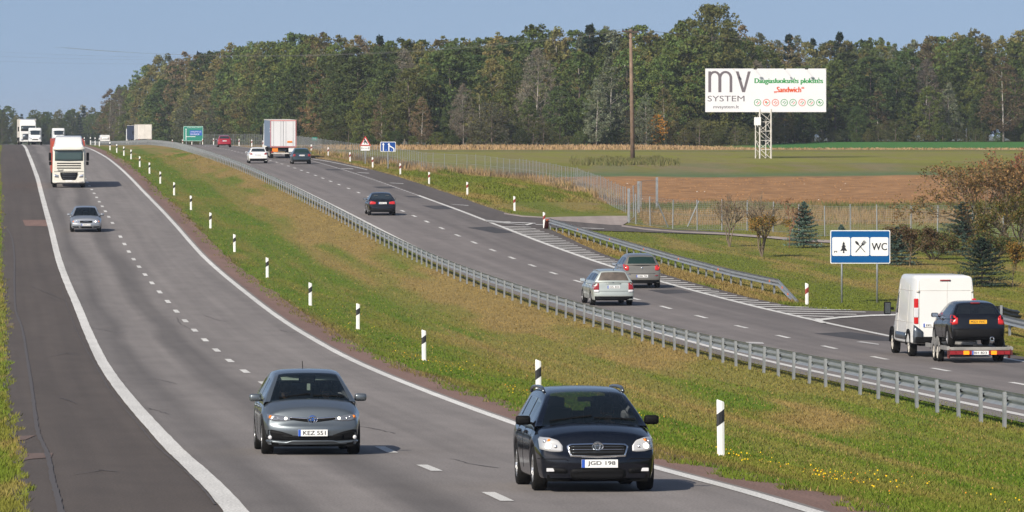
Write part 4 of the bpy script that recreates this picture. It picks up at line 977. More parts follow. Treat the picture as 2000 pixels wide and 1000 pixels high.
def build_car(sp):
    """nose to +x, origin on the ground under the middle"""
    L, W, H = sp['L'], sp['W']/2, sp['H']; mat = sp['paint']
    sp['pil'] = [x-.0 for x, _, z_ in sp['cab'] if 'P' in z_]
    root = empty(sp['name']); xa_f, xa_r = sp['axf'], sp['axr']; R = sp.get('wr', .315)
    top = Spl(sp['top']); sill = sp.get('sill', .24); Ra = R+.055
    fend = L/2-sp.get('cap', .16); rend = -L/2+sp.get('rcap', .10)
    xs = set(np.linspace(rend, fend, 40))
    for xa in (xa_f, xa_r):
        for k in range(-6, 7): xs.add(xa+Ra*math.sin(k*PI/12))
    xs = sorted(xs); q = [xs[0]]
    for x in xs[1:]:
        if x-q[-1] > .03: q.append(x)
    xs = q
    fn, rn = sp.get('fn', .87), sp.get('rn', .91)
    def pw(x):
        a = max(0, (x-(L/2-1.15))/(1.15)); b = max(0, (-(x)-(L/2-.9))/.9)
        return W*(1-(1-fn)*a**2.2)*(1-(1-rn)*b**2.4)
    cab = sp['cab']; cx0, cx1 = cab[0][0], cab[-1][0]
    def ring(x):
        zt = float(top(x)); w_ = pw(x); hood = 1 if x > cx0 else (.6 if x < cx1 else .4)
        cr = .045*hood+.012
        lo = sill
        for xa in (xa_f, xa_r):
            if abs(x-xa) < Ra: lo = max(lo, R+math.sqrt(Ra**2-(x-xa)**2))
        e = (zt-.10)
        P = [(0, zt+cr*.9), (.36*w_, zt+cr*.75), (.66*w_, zt+cr*.2), (.86*w_, zt-.035), (.945*w_, e), (.992*w_, zt-.22), (1.0*w_, (zt+.3)/2-.02), (.99*w_, .42), (.965*w_, lo), (.93*w_, lo)]
        out = []
        for k, (y, z) in enumerate(P):
            if k >= 5: z = max(z, lo+(9-k)*.012 if k < 9 else lo)
            out.append((y, z))
        return out
    rings = [ring(x) for x in xs]; N = len(rings[0])
    V = []; F = []; nc = 2*N-1
    for x, rg in zip(xs, rings):
        for y, z in reversed(rg[1:]): V.append((x, -y, z))
        for y, z in rg: V.append((x, y, z))
    mid = N-1
    for i in range(len(xs)-1):
        for j in range(nc-1):
            k = min(abs(j-mid), abs(j+1-mid))
            if k < 3 and cx1+.12 < xs[i] and xs[i+1] < cx0-.12: continue
            F.append((i*nc+j, (i+1)*nc+j, (i+1)*nc+j+1, i*nc+j+1))
    fr = [f for f in (0, .38, .70, .91, 1.0)]
    def cap(i0, prof, sgn, pwr):
        rg = rings[i0]; x0 = xs[i0]; base = i0*nc; cols = 9
        rows = list(range(4, N-1)); idx = {}
        for ri, k in enumerate(rows):
            y0, z0 = rg[k]; zz = z0
            dz = prof[ri][1] if len(prof[ri]) > 1 else 0
            for c in range(-4, 5):
                f = fr[abs(c)]*(1 if c > 0 else -1)
                if abs(c) == 4: idx[(ri, c)] = base+mid+(k if c > 0 else -k); continue
                if ri == 0:
                    idx[(ri, c)] = base+mid+c; continue
                V.append((x0+sgn*prof[ri][0]*(1-abs(f)**pwr), f*y0, z0+dz*(1-abs(f)**4))); idx[(ri, c)] = len(V)-1
        for ri in range(len(rows)-1):
            for c in range(-4, 4):
                a, b, cc, d = idx[(ri, c)], idx[(ri, c+1)], idx[(ri+1, c+1)], idx[(ri+1, c)]
                F.append((a, b, cc, d) if sgn > 0 else (d, cc, b, a))
    cap(len(xs)-1, sp['nose'], 1, sp.get('np', 2.6)); cap(0, sp['tail'], -1, sp.get('tp', 4))
    me = bpy.data.meshes.new('body'); me.from_pydata(V, [], F)
    bm = bmesh.new(); bm.from_mesh(me); bmesh.ops.recalc_face_normals(bm, faces=bm.faces); bm.to_mesh(me); bm.free()
    me.materials.append(mat)
    body = evalmesh(me, [('SUBSURF', dict(levels=2, render_levels=2))]); body.polygons.foreach_set('use_smooth', [True]*len(body.polygons))
    link('body', body, root)
    # cabin: one smooth shell cut into roof, windscreen, side windows and rear window
    cst = []
    for (x, zt, z_) in cab: cst.append((x, zt, z_))
    hmax = max(zt-float(top(x)) for x, zt, _ in cst); V = []; F = []; FM = []; tum = sp.get('tumble', .27)
    fb, rb = sp.get('fcurve', .16), sp.get('rcurve', .08)
    for i, (x, zt, z_) in enumerate(cst):
        zb = float(top(x))-.06; h = max(zt-zb, .02); k = min(1, h/hmax); wb = pw(x)*.945; t = tum*k
        cv = -fb*max(0, 1-max(0, (cst[0][0]-x)/1.3)) + rb*max(0, 1-max(0, (x-cst[-1][0])/.8))
        rg = [(wb+.004, zb-.03), (wb-.012*k, zb+min(.05, h*.3)), (wb-t*.80, zb+h*.86), (wb-t*.91-.004, zb+h*.935), (wb-t*1.0-.036, zb+h*.975), (wb*.52, zt+.012*k), (0, zt+.025*k)]
        pts = [(-y, z) for y, z in reversed(rg)]+rg[:-1][::-1]
        n = len(pts)
        for y, z in pts: V.append((x+cv*(y/wb)**2*(min(1, (z-zb)/.05) if h > .06 else .6), y, z))
    pts_n = 13
    # order: left belt(-) .. : pts index 0 = centre? rebuild explicit
    V2 = []
    for i in range(len(cst)):
        b = V[i*pts_n:(i+1)*pts_n]; V2.append(b)
    V = []; seq = []
    for b in V2:
        b = sorted(b[:7], key=lambda p: 0) if False else b
        neg = b[:7]      # centre ... -belt reversed(rg) => starts at centre (0) and ends at -belt
        pos = b[7:]      # from near-centre? rg[:-1][::-1] => near centre ... belt
        seq.append(list(reversed(neg))+pos)
    for s_ in seq: V += s_
    nsb = pts_n
    for i in range(len(cst)-1):
        z_ = cst[i][2]
        for j in range(nsb-1):
            k = min(j, nsb-2-j)  # 0 belt strip,1 side glass,2 rail lower,3 rail upper,4,5 top
            F.append((i*nsb+j, (i+1)*nsb+j, (i+1)*nsb+j+1, i*nsb+j+1))
            mi = 0
            if k >= 4 and 'W' in z_: mi = 1
            if k >= 4 and 'B' in z_: mi = 3
            if k == 1 and 'G' in z_: mi = 2
            if k == 1 and 'P' in z_: mi = 4
            if k == 0 and 'G' in z_: mi = 0
            FM.append(mi)
    me = bpy.data.meshes.new('cabin'); me.from_pydata(V, [], F)
    for k in range(5): me.materials.append([mat, M_WS, M_GLASS, sp.get('rglass', M_GLASS), M_PLASTIC][k])
    me.polygons.foreach_set('material_index', FM)
    bm = bmesh.new(); bm.from_mesh(me); bmesh.ops.recalc_face_normals(bm, faces=bm.faces); bm.to_mesh(me); bm.free()
    shell = evalmesh(me, [('SUBSURF', dict(levels=2, render_levels=2))])
    up = sum(p.normal.z*p.area for p in shell.polygons)
    if up < 0: shell.flip_normals()
    SB = Surf([body, shell])
    pil = sp.get('pil', ())
    groups = {0: ('roof', mat), 1: ('windscreen', M_WS), 2: ('side_window', M_GLASS), 3: ('rear_window', sp.get('rglass', M_GLASS)), 4: ('door_pillar', M_PLASTIC)}
    for gi, (nm, gm) in groups.items():
        for sd in ((-1, 1) if gi in (2, 4) else (0,)):
          for pk in (range(len(pil)) if gi == 4 else (0,)):
            vm = {}; VV = []; FF = []
            for p in shell.polygons:
                if p.material_index != gi or (sd and p.center.y*sd < 0): continue
                if gi == 4 and min(range(len(pil)), key=lambda q: abs(pil[q]-p.center.x)) != pk: continue
                f = []
                for vi in p.vertices:
                    if vi not in vm: vm[vi] = len(VV); VV.append(shell.vertices[vi].co.copy())
                    f.append(vm[vi])
                FF.append(f)
            if not FF: continue
            m2 = bpy.data.meshes.new(nm); m2.from_pydata(VV, [], FF); m2.polygons.foreach_set('use_smooth', [True]*len(FF)); m2.materials.append(gm); link(nm, m2, root)
    # underbody, wheel wells, cabin floor
    u = MB(); u.box((0, 0, .33), (L-.5, sp['W']-.36, .22)); u.box(((xa_f+xa_r)/2, 0, .33), (abs(xa_f-xa_r)-2*R-.15, sp['W']-.14, .18))
    for xa in (xa_f, xa_r):
        for s in (-1, 1): u.box((xa, s*(W-.36), .52), (2*R+.06, .10, .42))
    u.box(((cx0+cx1)/2, 0, .52), (cx0-cx1-.5, sp['W']-.26, .06))
    u.build('underbody', M_UNDER, root)
    zi = float(top(0))-.10; it = MB()
    it.box((cx0-.42, 0, zi-.05), (.45, sp['W']-.36, .14)); it.box((cx1+.45, 0, zi-.10), (.5, sp['W']-.36, .10)); it.build('dashboard', M_INT, root, bevel=.03)
    for s in (-1, 1):
        for xx, sc_ in ((sp.get('seatx', 0), 1), (sp.get('seatx', 0)-.85, .95)):
            m = MB(); m.box((xx-.05, s*.36, .60), (.50, .48, .14)); m.build('seat', M_INT, root, bevel=.03)
            m = MB(); m.box((0, 0, 0), (.13, .46, .56)); o = m.build('seat_back', M_INT, root, bevel=.04); o.location = (xx-.33, s*.36, .88); o.rotation_euler = (0, -.22, 0)
            m = MB(); m.box((0, 0, 0), (.09, .25, .17)); o = m.build('head_rest', M_INT, root, bevel=.03); o.location = (xx-.43, s*.36, min(1.24, H-.24)); o.rotation_euler = (0, -.15, 0)
    sw = MB(); n = 20; cc = Vector((sp.get('seatx', 0)+.36, .36, zi+.03)); 
    sw.tube([cc+Vector((.06*math.sin(2*PI*k/n), .18*math.cos(2*PI*k/n), .165*math.sin(2*PI*k/n))) for k in range(n+1)], .014, 5, cap=False); sw.bar(cc+Vector((0, -.17, 0)), cc+Vector((0, .17, 0)), .03, .03); sw.build('steering_wheel', M_PLASTIC, root)
    for xa in (xa_f, xa_r):
        for s in (-1, 1): wheel(root, xa, s*(W-.115), R, .205, s, sp.get('rim'), sp.get('spokes', 7))
    # mirrors
    for s in (-1, 1):
        e = empty('wing_mirror', (sp['mirx'], s*(W*.955+.10), sp.get('mirz', .98))); e.parent = root
        m = MB(); m.box((0, 0, 0), (.14, .215, .135)); sh = m.mesh('shell', sp.get('mirpaint', mat), True, bevel=.045); link('shell', sh, e)
        MB().box((-.072, 0, 0), (.004, .17, .10)).build('mirror_glass', M_CHROME, e); MB().bar((.01, -s*.20, -.05), (.01, -s*.06, -.04), .07, .035).build('bracket', M_PLASTIC, e)
    # door seams and handles
    for s, d in ((1, 'l'), (-1, 'R')):
        for xx in sp['doors']:
            patch(SB, 'door_seam', [(xx-.006, .30, .93), (xx+.006, .30, .93)], d, M_PLASTIC, root, .002, 1, 10, .01)
        for xx in sp.get('handles', []):
            patch(SB, 'door_handle', [(xx-.10, .80, .84), (xx+.10, .80, .84)], d, mat, root, .022, 4, 1, .03)
    return root, SB, body
# cab profile helper: x from nose side to tail
def cabprof(x0, z0, xr, zr, roof, xb, zb, xe, ze, pillars):
    """windscreen (x0,z0)->(xr,zr), roof points, rear glass (xb,zb)->(xe,ze)"""
    out = [(x0, z0, 'Wg')]
    for t in (.06, .35, .65, .93): out.append((x0+(xr-x0)*t, z0+(zr-z0)*t+.03*math.sin(PI*t), 'W'+('G' if t > .2 else '')))
    out.append((xr, zr, 'G'))
    pts = [p for p in roof]
    for x, z in pts: out.append((x, z, 'G'))
    out.append((xb, zb, ''))
    for t in (.07, .5, .93): out.append((xb+(xe-xb)*t, zb+(ze-zb)*t+.02*math.sin(PI*t), 'B' if t < .9 else ''))
    out.append((xe, ze, ''))
    # insert pillars
    res = sorted(out, key=lambda p: -p[0]); 
    zf = lambda x: float(np.interp(-x, [-p[0] for p in res], [p[1] for p in res]))
    extra = []
    for x in pillars: extra += [(x+.04, zf(x+.04), 'GP'), (x-.04, zf(x-.04), 'G')]
    res = sorted(res+extra, key=lambda p: -p[0]); fin = []
    for p in res:
        if fin and abs(fin[-1][0]-p[0]) < .015: continue
        fin.append(p)
    return fin
def place_vehicle(root, S, lat, Y, L, ahead, ref='near', dz=RD, yaw=0):
    """lat = metres right (+X) of the lane line; Y = depth of the end nearest the camera"""
    Yc = Y+L/2; t = tang(S, Yc); f = t if ahead else -t
    X = float(S(Yc))+lat; pos = Vector((X, Yc, float(CAMZ-HS(Yc))+dz))
    u = Vector((0, 0, 1)); l = u.cross(f).normalized(); up = f.cross(l)
    M = Matrix((f, l, up)).transposed().to_4x4(); M.translation = pos
    if yaw: M = M @ Matrix.Rotation(yaw, 4, 'Z')
    root.matrix_world = M; return M
def emblem_ovals(root, x, y, z, R_=.06, mat=None, fill=None):
    m = MB()
    def ring(ry, rz, cz, th): 
        n = 20; m.tube([(x, y+ry*math.cos(2*PI*k/n), z+cz+rz*math.sin(2*PI*k/n)) for k in range(n+1)], th, 5, cap=False)
    ring(R_, R_*.68, 0, .007); ring(R_*.42, R_*.64, 0, .006); ring(R_*.62, R_*.26, R_*.36, .005)
    o = m.build('emblem', mat or M_CHROME, root)
    if fill: MB().lathe([(0, -.004), (R_*.9, -.004), (R_*.9, .0), (0, .0)], c=(x-.006, y, z), axis='x', n=18).build('emblem_field', fill, root).scale = (1, 1, 1)
    return o
def headlamp(SB, root, st, s, mat_in, beams, d='f', amber=None):
    """st stations given for the +y side"""
    def mir(st): return st if s > 0 else [(-a, b, c) for a, b, c in reversed(st)]
    e = patch(SB, 'headlight', mir(st), d, mat_in, root, .004, 12, 5, .03)
    for (y, z, r, lit) in beams:
        h, n_ = SB.hit(d, s*y, z)
        if h is None: continue
        m = MB(); m.lathe([(0, .022), (r*.6, .018), (r, .004), (r, -.02)], c=(h.x, s*y, z), axis='x', n=14); m.build('beam_lamp', M_BULB if lit else M_REFL, e, smooth=True)
    if amber: 
        y, z, r = amber; h, n_ = SB.hit(d, s*y, z)
        if h is not None: MB().lathe([(0, .015), (r, .002), (r, -.02)], c=(h.x, s*y, z), axis='x', n=10).build('indicator', M_AMBER, e, smooth=True)
    return e
P_AURIS = paint('blue_grey_paint', (.150, .172, .188), .72, .36); P_AV = paint('navy_black_paint', (.0018, .003, .007), .0, .12, .2)
P_AUDI = paint('silver_paint', (.32, .34, .37), .6, .34); P_VW = paint('pale_silver_paint', (.46, .50, .465), .45, .38); P_PEU = paint('warm_grey_paint', (.22, .205, .175), .5, .36)
P_BLK = paint('black_paint', (.0035, .004, .006), .0, .18, .25); P_DKG = paint('dark_green_grey_paint', (.025, .045, .055), .35, .3); P_WHT = pm('white_paint', (.74, .74, .72), .35, 0, .5, var=.03, vs=1); P_RED = paint('red_paint', (.36, .012, .025), .2, .3)
P_CREAM = pm('cream_paint', (.70, .68, .60), .4, 0, .4, var=.05, vs=1)

def person(name, M, shirt, hair, hold=True, label=''):
    """seated figure; local x forward, z up, origin at the hips"""
    root_me = bpy.data.meshes.new('person')
    J = []; E = []; Rr = []
    def j(p, r): J.append(p); Rr.append(r); return len(J)-1
    pel = j((0, 0, 0), .14); ab = j((-.05, 0, .18), .13); ch = j((-.10, 0, .38), .155); nk = j((-.11, 0, .53), .06); hd0 = j((-.09, 0, .60), .075); hd = j((-.08, 0, .68), .10); hd2 = j((-.085, 0, .75), .085)
    E += [(pel, ab), (ab, ch), (ch, nk), (nk, hd0), (hd0, hd), (hd, hd2)]
    for s in (-1, 1):
        sh = j((-.10, s*.20, .46), .07); el = j((.08, s*.27, .24), .045); wr = j((.30, s*.16, .33), .03); pa = j((.36, s*.15, .36), .038)
        E += [(ch, sh), (sh, el), (el, wr), (wr, pa)]
        for k in range(4):
            a = j((.39, s*(.125+.02*k), .385-.004*k), .011); b = j((.415, s*(.125+.02*k), .36-.003*k), .009); c_ = j((.40, s*(.125+.02*k), .335), .008); E += [(pa, a), (a, b), (b, c_)]
        a = j((.365, s*.105, .385), .012); b = j((.385, s*.09, .40), .009); E += [(pa, a), (a, b)]
        kn = j((.42, s*.13, .06), .075); an = j((.55, s*.13, -.30), .045); to = j((.68, s*.13, -.33), .035); E += [(pel, kn), (kn, an), (an, to)]
    root_me.from_pydata(J, E, [])
    o = bpy.data.objects.new('tmp', root_me); COL.objects.link(o); m = o.modifiers.new('s', 'SKIN'); m.use_smooth_shade = True
    for v, r in zip(root_me.skin_vertices[0].data, Rr): v.radius = (r, r*(.95))
    root_me.skin_vertices[0].data[0].use_root = True; root_me.skin_vertices[0].data[2].radius = (.20, .11)
    o.modifiers.new('b', 'SUBSURF').levels = 1
    dg = bpy.context.evaluated_depsgraph_get(); dg.update(); me = bpy.data.meshes.new_from_object(o.evaluated_get(dg)); bpy.data.objects.remove(o)
    me.materials.clear(); me.materials.append(M_SKIN); me.materials.append(shirt); me.materials.append(M_SHIRT2)
    for p in me.polygons:
        c = p.center; p.material_index = 0 if (c.z > .52 or (c.x > .30 and c.z > .2)) else (1 if c.z > .06 and c.x < .32 else 2)
    b = link(name, me); b.matrix_world = M
    h = MB(); h.lathe([(0, .855), (.06, .84), (.098, .79), (.108, .73), (.10, .68)], c=(-.10, 0, 0), axis='z', n=14); h.build('hair', hair, b, smooth=True)
    f = MB(); f.add([(.012, 0, .70), (.035, 0, .665), (.01, .016, .66), (.01, -.016, .66)], [(0, 1, 2), (0, 3, 1), (1, 3, 2)]); f.build('nose', M_SKIN, b)
    for s in (-1, 1): MB().lathe([(0, .012), (.010, .006), (.012, 0)], c=(.008, s*.034, .70), axis='x', n=8).build('eye', M_INK, b)
    MB().box((.012, 0, .632), (.008, .045, .008)).build('mouth', M_REDB, b)
    for s in (-1, 1): MB().box((-.075, s*.098, .685), (.03, .015, .055)).build('ear', M_SKIN, b)
    tag(b, label, 'person'); return b

def car_auris():
    sp = dict(name='hatchback_car', L=4.33, W=1.76, H=1.475, paint=P_AURIS, axf=1.34, axr=-1.26, wr=.32, fn=.86, cap=.20, sill=.18,
              top=[(-2.3, .98), (-2.0, 1.02), (-1.0, 1.0), (0, .98), (.9, .965), (1.25, .945), (1.6, .88), (1.9, .80), (2.1, .735)],
              nose=[(0.0,), (.075, -.01), (.15, 0), (.17, 0), (.12, 0)], tail=[(0,), (.07,), (.10,), (.10,), (.05,)],
              cab=cabprof(1.32, .93, .42, 1.40, [(.1, 1.445), (-.3, 1.465), (-.8, 1.46), (-1.2, 1.44)], -1.62, 1.38, -2.02, 1.02, (-.12, -1.15)),
              doors=(.95, -.14, -1.05), handles=(.10, -.90), mirx=.62, mirz=.985, mirpaint=P_AURIS, seatx=.05, rim=M_RIM, spokes=10)
    root, SB, body = build_car(sp)
    for s in (-1, 1):
        headlamp(SB, root, [(.36, .615, .655), (.5, .60, .685), (.66, .60, .715), (.79, .64, .725)], s, pm('lamp_bowl_mat', (.16, .17, .19), .2, .3, coat=1) if 'lamp_bowl_mat' not in MATS else MATS['lamp_bowl_mat'], [(.47, .645, .028, 1), (.60, .65, .022, 0), (.66, .675, .018, 0)], amber=(.735, .672, .034))
        lst = [(s*a, b, c) for a, b, c in ([(.36, .26, .36), (.55, .26, .42), (.72, .27, .455), (.84, .29, .44)])]
        lst = sorted(lst); patch(SB, 'side_intake', lst, 'f', M_PLASTIC, root, .004, 8, 3, .02)
        h, _ = SB.hit('f', s*.745, .315)
        if h is not None: MB().lathe([(0, .025), (.03, .02), (.036, .01), (.036, -.02)], c=(h.x, s*.745, .315), axis='x', n=14).build('fog_lamp', M_CLEARL, root, smooth=True)
    patch(SB, 'lower_intake', [(-.55, .27, .36), (-.3, .245, .345), (0, .245, .345), (.3, .245, .345), (.55, .27, .36)], 'f', M_PLASTIC, root, .005, 12, 3, .02)
    patch(SB, 'upper_grille', [(-.40, .625, .655), (-.2, .60, .64), (0, .575, .625), (.2, .60, .64), (.40, .625, .655)], 'f', M_PLASTIC, root, .006, 16, 2, .02)
    patch(SB, 'chrome_strip', [(-.40, .655, .672), (-.2, .64, .662), (-.07, .632, .655)], 'f', M_CHROME, root, .011, 10, 1, .02)
    patch(SB, 'chrome_strip', [(.07, .632, .655), (.2, .64, .662), (.40, .655, .672)], 'f', M_CHROME, root, .011, 10, 1, .02)
    patch(SB, 'bumper_lip', [(-.80, .235, .265), (-.46, .20, .235), (-.38, .235, .265), (0, .235, .265), (.38, .235, .265), (.46, .20, .235), (.80, .235, .265)], 'f', P_AURIS, root, .02, 28, 2, .04)
    h, _ = SB.hit('f', 0, .62); MB().lathe([(0, .018), (.075, .012), (.08, .0), (.08, -.02)], c=(h.x, 0, .622), axis='x', n=18).build('emblem_field', pm('emblem_blue_mat', (.02, .10, .38), .2, .3, coat=1), root, smooth=True)
    emblem_ovals(root, h.x+.022, 0, .622, .082)
    plate_txt(root, SB, 'f', 0, .395, .52, .115, 'KEZ 551')
    MB().box((1.92, 0, .20), (.20, 1.45, .10)).build('front_valance', M_UNDER, root)
    # inside: visors, mirror, sticker, wipers, aerial
    for s in (-1, 1): MB().box((0, 0, 0), (.02, .42, .12)).build('sun_visor', M_HEADL, root).matrix_local = Matrix.Translation((.30, s*.36, 1.33)) @ Matrix.Rotation(-.7, 4, 'Y')
    MB().box((.42, 0, 1.28), (.03, .24, .07)).build('rear_view_mirror', M_PLASTIC, root, bevel=.01)
    MB().box((.45, 0.02, 1.17), (.01, .06, .12)).build('hanging_tag', M_HEADL, root)
    MB().bar((-1.05, .0, 1.46), (-1.22, 0, 1.60), .012).build('aerial', M_PLASTIC, root)
    for s in (-1, 1): patch(SB, 'window_seal', [(-.3, 0, 0), (.3, 0, 0)], 't', M_PLASTIC, root, .0, 1, 1) if False else None
    w_ = MB(); 
    for y0, y1 in ((.05, .62), (-.55, .02)):
        a = SB.hit('t', 1.17, y0)[0]; b = SB.hit('t', 1.12, y1)[0]
        if a is not None and b is not None: w_.bar(a+Vector((0, 0, .02)), b+Vector((0, 0, .02)), .018)
    w_.build('wiper', M_PLASTIC, root)
    tag(root, 'grey-blue hatchback with a blue front emblem approaching in the left lane, plate KEZ 551', 'car')
    M = place_vehicle(root, LS, -1.50, 100.2, 4.33, False)
    person('person', M @ Matrix.Translation((-.02, .36, .45)) @ Matrix.Scale(.93, 4), M_SHIRT2, M_HAIR, label='driver in dark clothes at the wheel of the grey-blue hatchback')
    person('person', M @ Matrix.Translation((-.06, -.37, .44)) @ Matrix.Scale(.92, 4), M_SHIRT2, pm('brown_hair_mat', (.10, .05, .03), .8), label='front passenger with a bare forearm in the grey-blue hatchback')
def car_avensis():
    sp = dict(name='estate_car', L=4.70, W=1.76, H=1.47, paint=P_AV, axf=1.42, axr=-1.28, wr=.325, fn=.88, cap=.18, sill=.19,
              top=[(-2.45, 1.0), (-2.1, 1.02), (-1.0, 1.0), (0, .98), (.9, .97), (1.3, .945), (1.7, .90), (2.05, .83), (2.3, .755)],
              nose=[(0.0,), (.05, 0), (.13, 0), (.16, 0), (.11, 0)], tail=[(0,), (.06,), (.10,), (.10,), (.05,)],
              cab=cabprof(1.38, .93, .50, 1.39, [(.2, 1.43), (-.3, 1.455), (-.9, 1.46), (-1.5, 1.445)], -2.0, 1.40, -2.28, 1.02, (-.10, -1.15)),
              doors=(1.0, -.12, -1.10), handles=(.12, -.92), mirx=.72, mirz=1.0, mirpaint=M_PLASTIC, seatx=.10, rim=pm('bright_rim_mat', (.62, .62, .62), .25, .9), spokes=5)
    root, SB, body = build_car(sp)
    bowl = pm('pearl_lamp_mat', (.50, .50, .50), .3, .2, coat=.6)
    for s in (-1, 1):
        headlamp(SB, root, [(.50, .585, .66), (.56, .575, .74), (.68, .58, .775), (.815, .615, .785)], s, bowl, [(.70, .655, .042, 1), (.60, .65, .03, 0), (.745, .725, .03, 0)], amber=(.69, .735, .028))
        patch(SB, 'fog_recess', sorted([(s*.44, .27, .33), (s*.58, .27, .35), (s*.74, .29, .36)]), 'f', M_PLASTIC, root, .004, 6, 2, .02)
        h, _ = SB.hit('f', s*.66, .32)
        if h is not None: MB().box((h.x, s*.66, .32), (.03, .15, .05)).build('fog_lamp', M_CLEARL, root, bevel=.008)
        r = MB(); pts = []
        for x in np.linspace(.15, -1.9, 12):
            hh = SB.hit('t', x, s*.585)[0]; k = 0 if x in () else 1
            e = min(1, (.15-x)/.12, (x+1.9)/.12); pts.append((x, s*.585, (hh.z if hh is not None else 1.42)+.02+.035*max(0, min(1, e))))
        r.tube(pts, .026, 6); r.build('roof_rail', pm('rail_grey_mat', (.16, .18, .20), .3, .8) if 'rail_grey_mat' not in MATS else MATS['rail_grey_mat'], root, smooth=True)
    patch(SB, 'grille_frame', [(-.44, .64, .66), (-.40, .505, .69), (0, .49, .70), (.40, .505, .69), (.44, .64, .66)], 'f', M_CHROME, root, .006, 20, 4, .02)
    patch(SB, 'grille', [(-.415, .63, .655), (-.385, .525, .672), (0, .512, .68), (.385, .525, .672), (.415, .63, .655)], 'f', M_PLASTIC, root, .013, 20, 4, .02)
    for z in (.56, .60, .64): patch(SB, 'grille_bar', [(-.38, z, z+.006), (0, z, z+.006), (.38, z, z+.006)], 'f', M_CHROME if z == .6 else MATS['rail_grey_mat'], root, .018, 16, 1, .01)
    h, _ = SB.hit('f', 0, .65); emblem_ovals(root, h.x+.04, 0, .652, .078)
    MB().lathe([(0, .025), (.07, .018), (.075, .0)], c=(h.x+.01, 0, .652), axis='x', n=18).build('emblem_field', MATS['rail_grey_mat'], root, smooth=True)
    patch(SB, 'lower_intake', [(-.40, .23, .31), (-.34, .19, .335), (0, .18, .34), (.34, .19, .335), (.40, .23, .31)], 'f', M_PLASTIC, root, .004, 14, 3, .02)
    patch(SB, 'bumper_crease', [(-.86, .47, .482), (-.45, .47, .482), (-.42, .44, .45)], 'f', M_PLASTIC, root, .002, 10, 1, .01); patch(SB, 'bumper_crease', [(.42, .44, .45), (.45, .47, .482), (.86, .47, .482)], 'f', M_PLASTIC, root, .002, 10, 1, .01)
    patch(SB, 'bumper_lip', [(-.42, .16, .175), (0, .155, .172), (.42, .16, .175)], 'f', MATS['rail_grey_mat'], root, .012, 14, 1, .03)
    plate_txt(root, SB, 'f', .02, .41, .52, .115, 'JGD 198')
    MB().box((2.10, 0, .20), (.20, 1.45, .10)).build('front_valance', M_UNDER, root)
    MB().box((.50, 0, 1.30), (.03, .24, .07)).build('rear_view_mirror', M_PLASTIC, root, bevel=.01)
    w_ = MB()
    for y0, y1 in ((.05, .66), (-.60, .02)):
        a = SB.hit('t', 1.22, y0)[0]; b = SB.hit('t', 1.17, y1)[0]
        if a is not None and b is not None: w_.bar(a+Vector((0, 0, .02)), b+Vector((0, 0, .02)), .018)
    w_.build('wiper', M_PLASTIC, root)
    tag(root, 'black estate car with roof rails and lit headlights, nearest car, plate JGD 198', 'car')
    M = place_vehicle(root, LS, 1.58, 81.3, 4.70, False)
    person('person', M @ Matrix.Translation((.04, .37, .46)) @ Matrix.Scale(.93, 4), M_SHIRT, M_HAIR, label='driver behind the wheel of the black estate car')
car_auris(); car_avensis()
def rear_details(root, SB, sp):
    for s in (-1, 1):
        st = sorted([(s*a, b, c) for a, b, c in sp['tails']]); patch(SB, 'tail_light', st, 'r', sp.get('tailmat', M_TAIL), root, .006, 8, 4, .02)
        if 'tailclear' in sp: patch(SB, 'reversing_light', sorted([(s*a, b, c) for a, b, c in sp['tailclear']]), 'r', M_CLEARL, root, .010, 4, 2, .02)
    if 'bump' in sp: patch(SB, 'lower_bumper', [(-sp['W']/2+.10, sp['bump'][0], sp['bump'][1]), (0, sp['bump'][0], sp['bump'][1]), (sp['W']/2-.10, sp['bump'][0], sp['bump'][1])], 'r', M_PLASTIC, root, .008, 10, 3, .02)
    if 'gap' in sp: z = sp['gap']; patch(SB, 'tailgate_gap', [(-.60, z, z+.012), (.60, z, z+.012)], 'r', M_PLASTIC, root, .004, 8, 1, .01)
    if 'handle' in sp: z = sp['handle']; patch(SB, 'tailgate_handle', [(-.30, z, z+.03), (.30, z, z+.03)], 'r', sp.get('handlemat', M_PLASTIC), root, .016, 6, 1, .02)
    plate_txt(root, SB, 'r', sp.get('ply', 0), sp['plz'], .52, .115, sp['pl'], mat=sp.get('plm'), blue=sp.get('plb', True))
    h = SB.hit('r', 0, sp['badge'])[0] if sp.get('badge') else None
    if h is not None and sp.get('badge'): MB().lathe([(0, -.02), (.045, -.015), (.05, 0), (.05, .01)], c=(h.x, 0, sp['badge']), axis='x', n=14).build('emblem', M_CHROME, root, smooth=True)
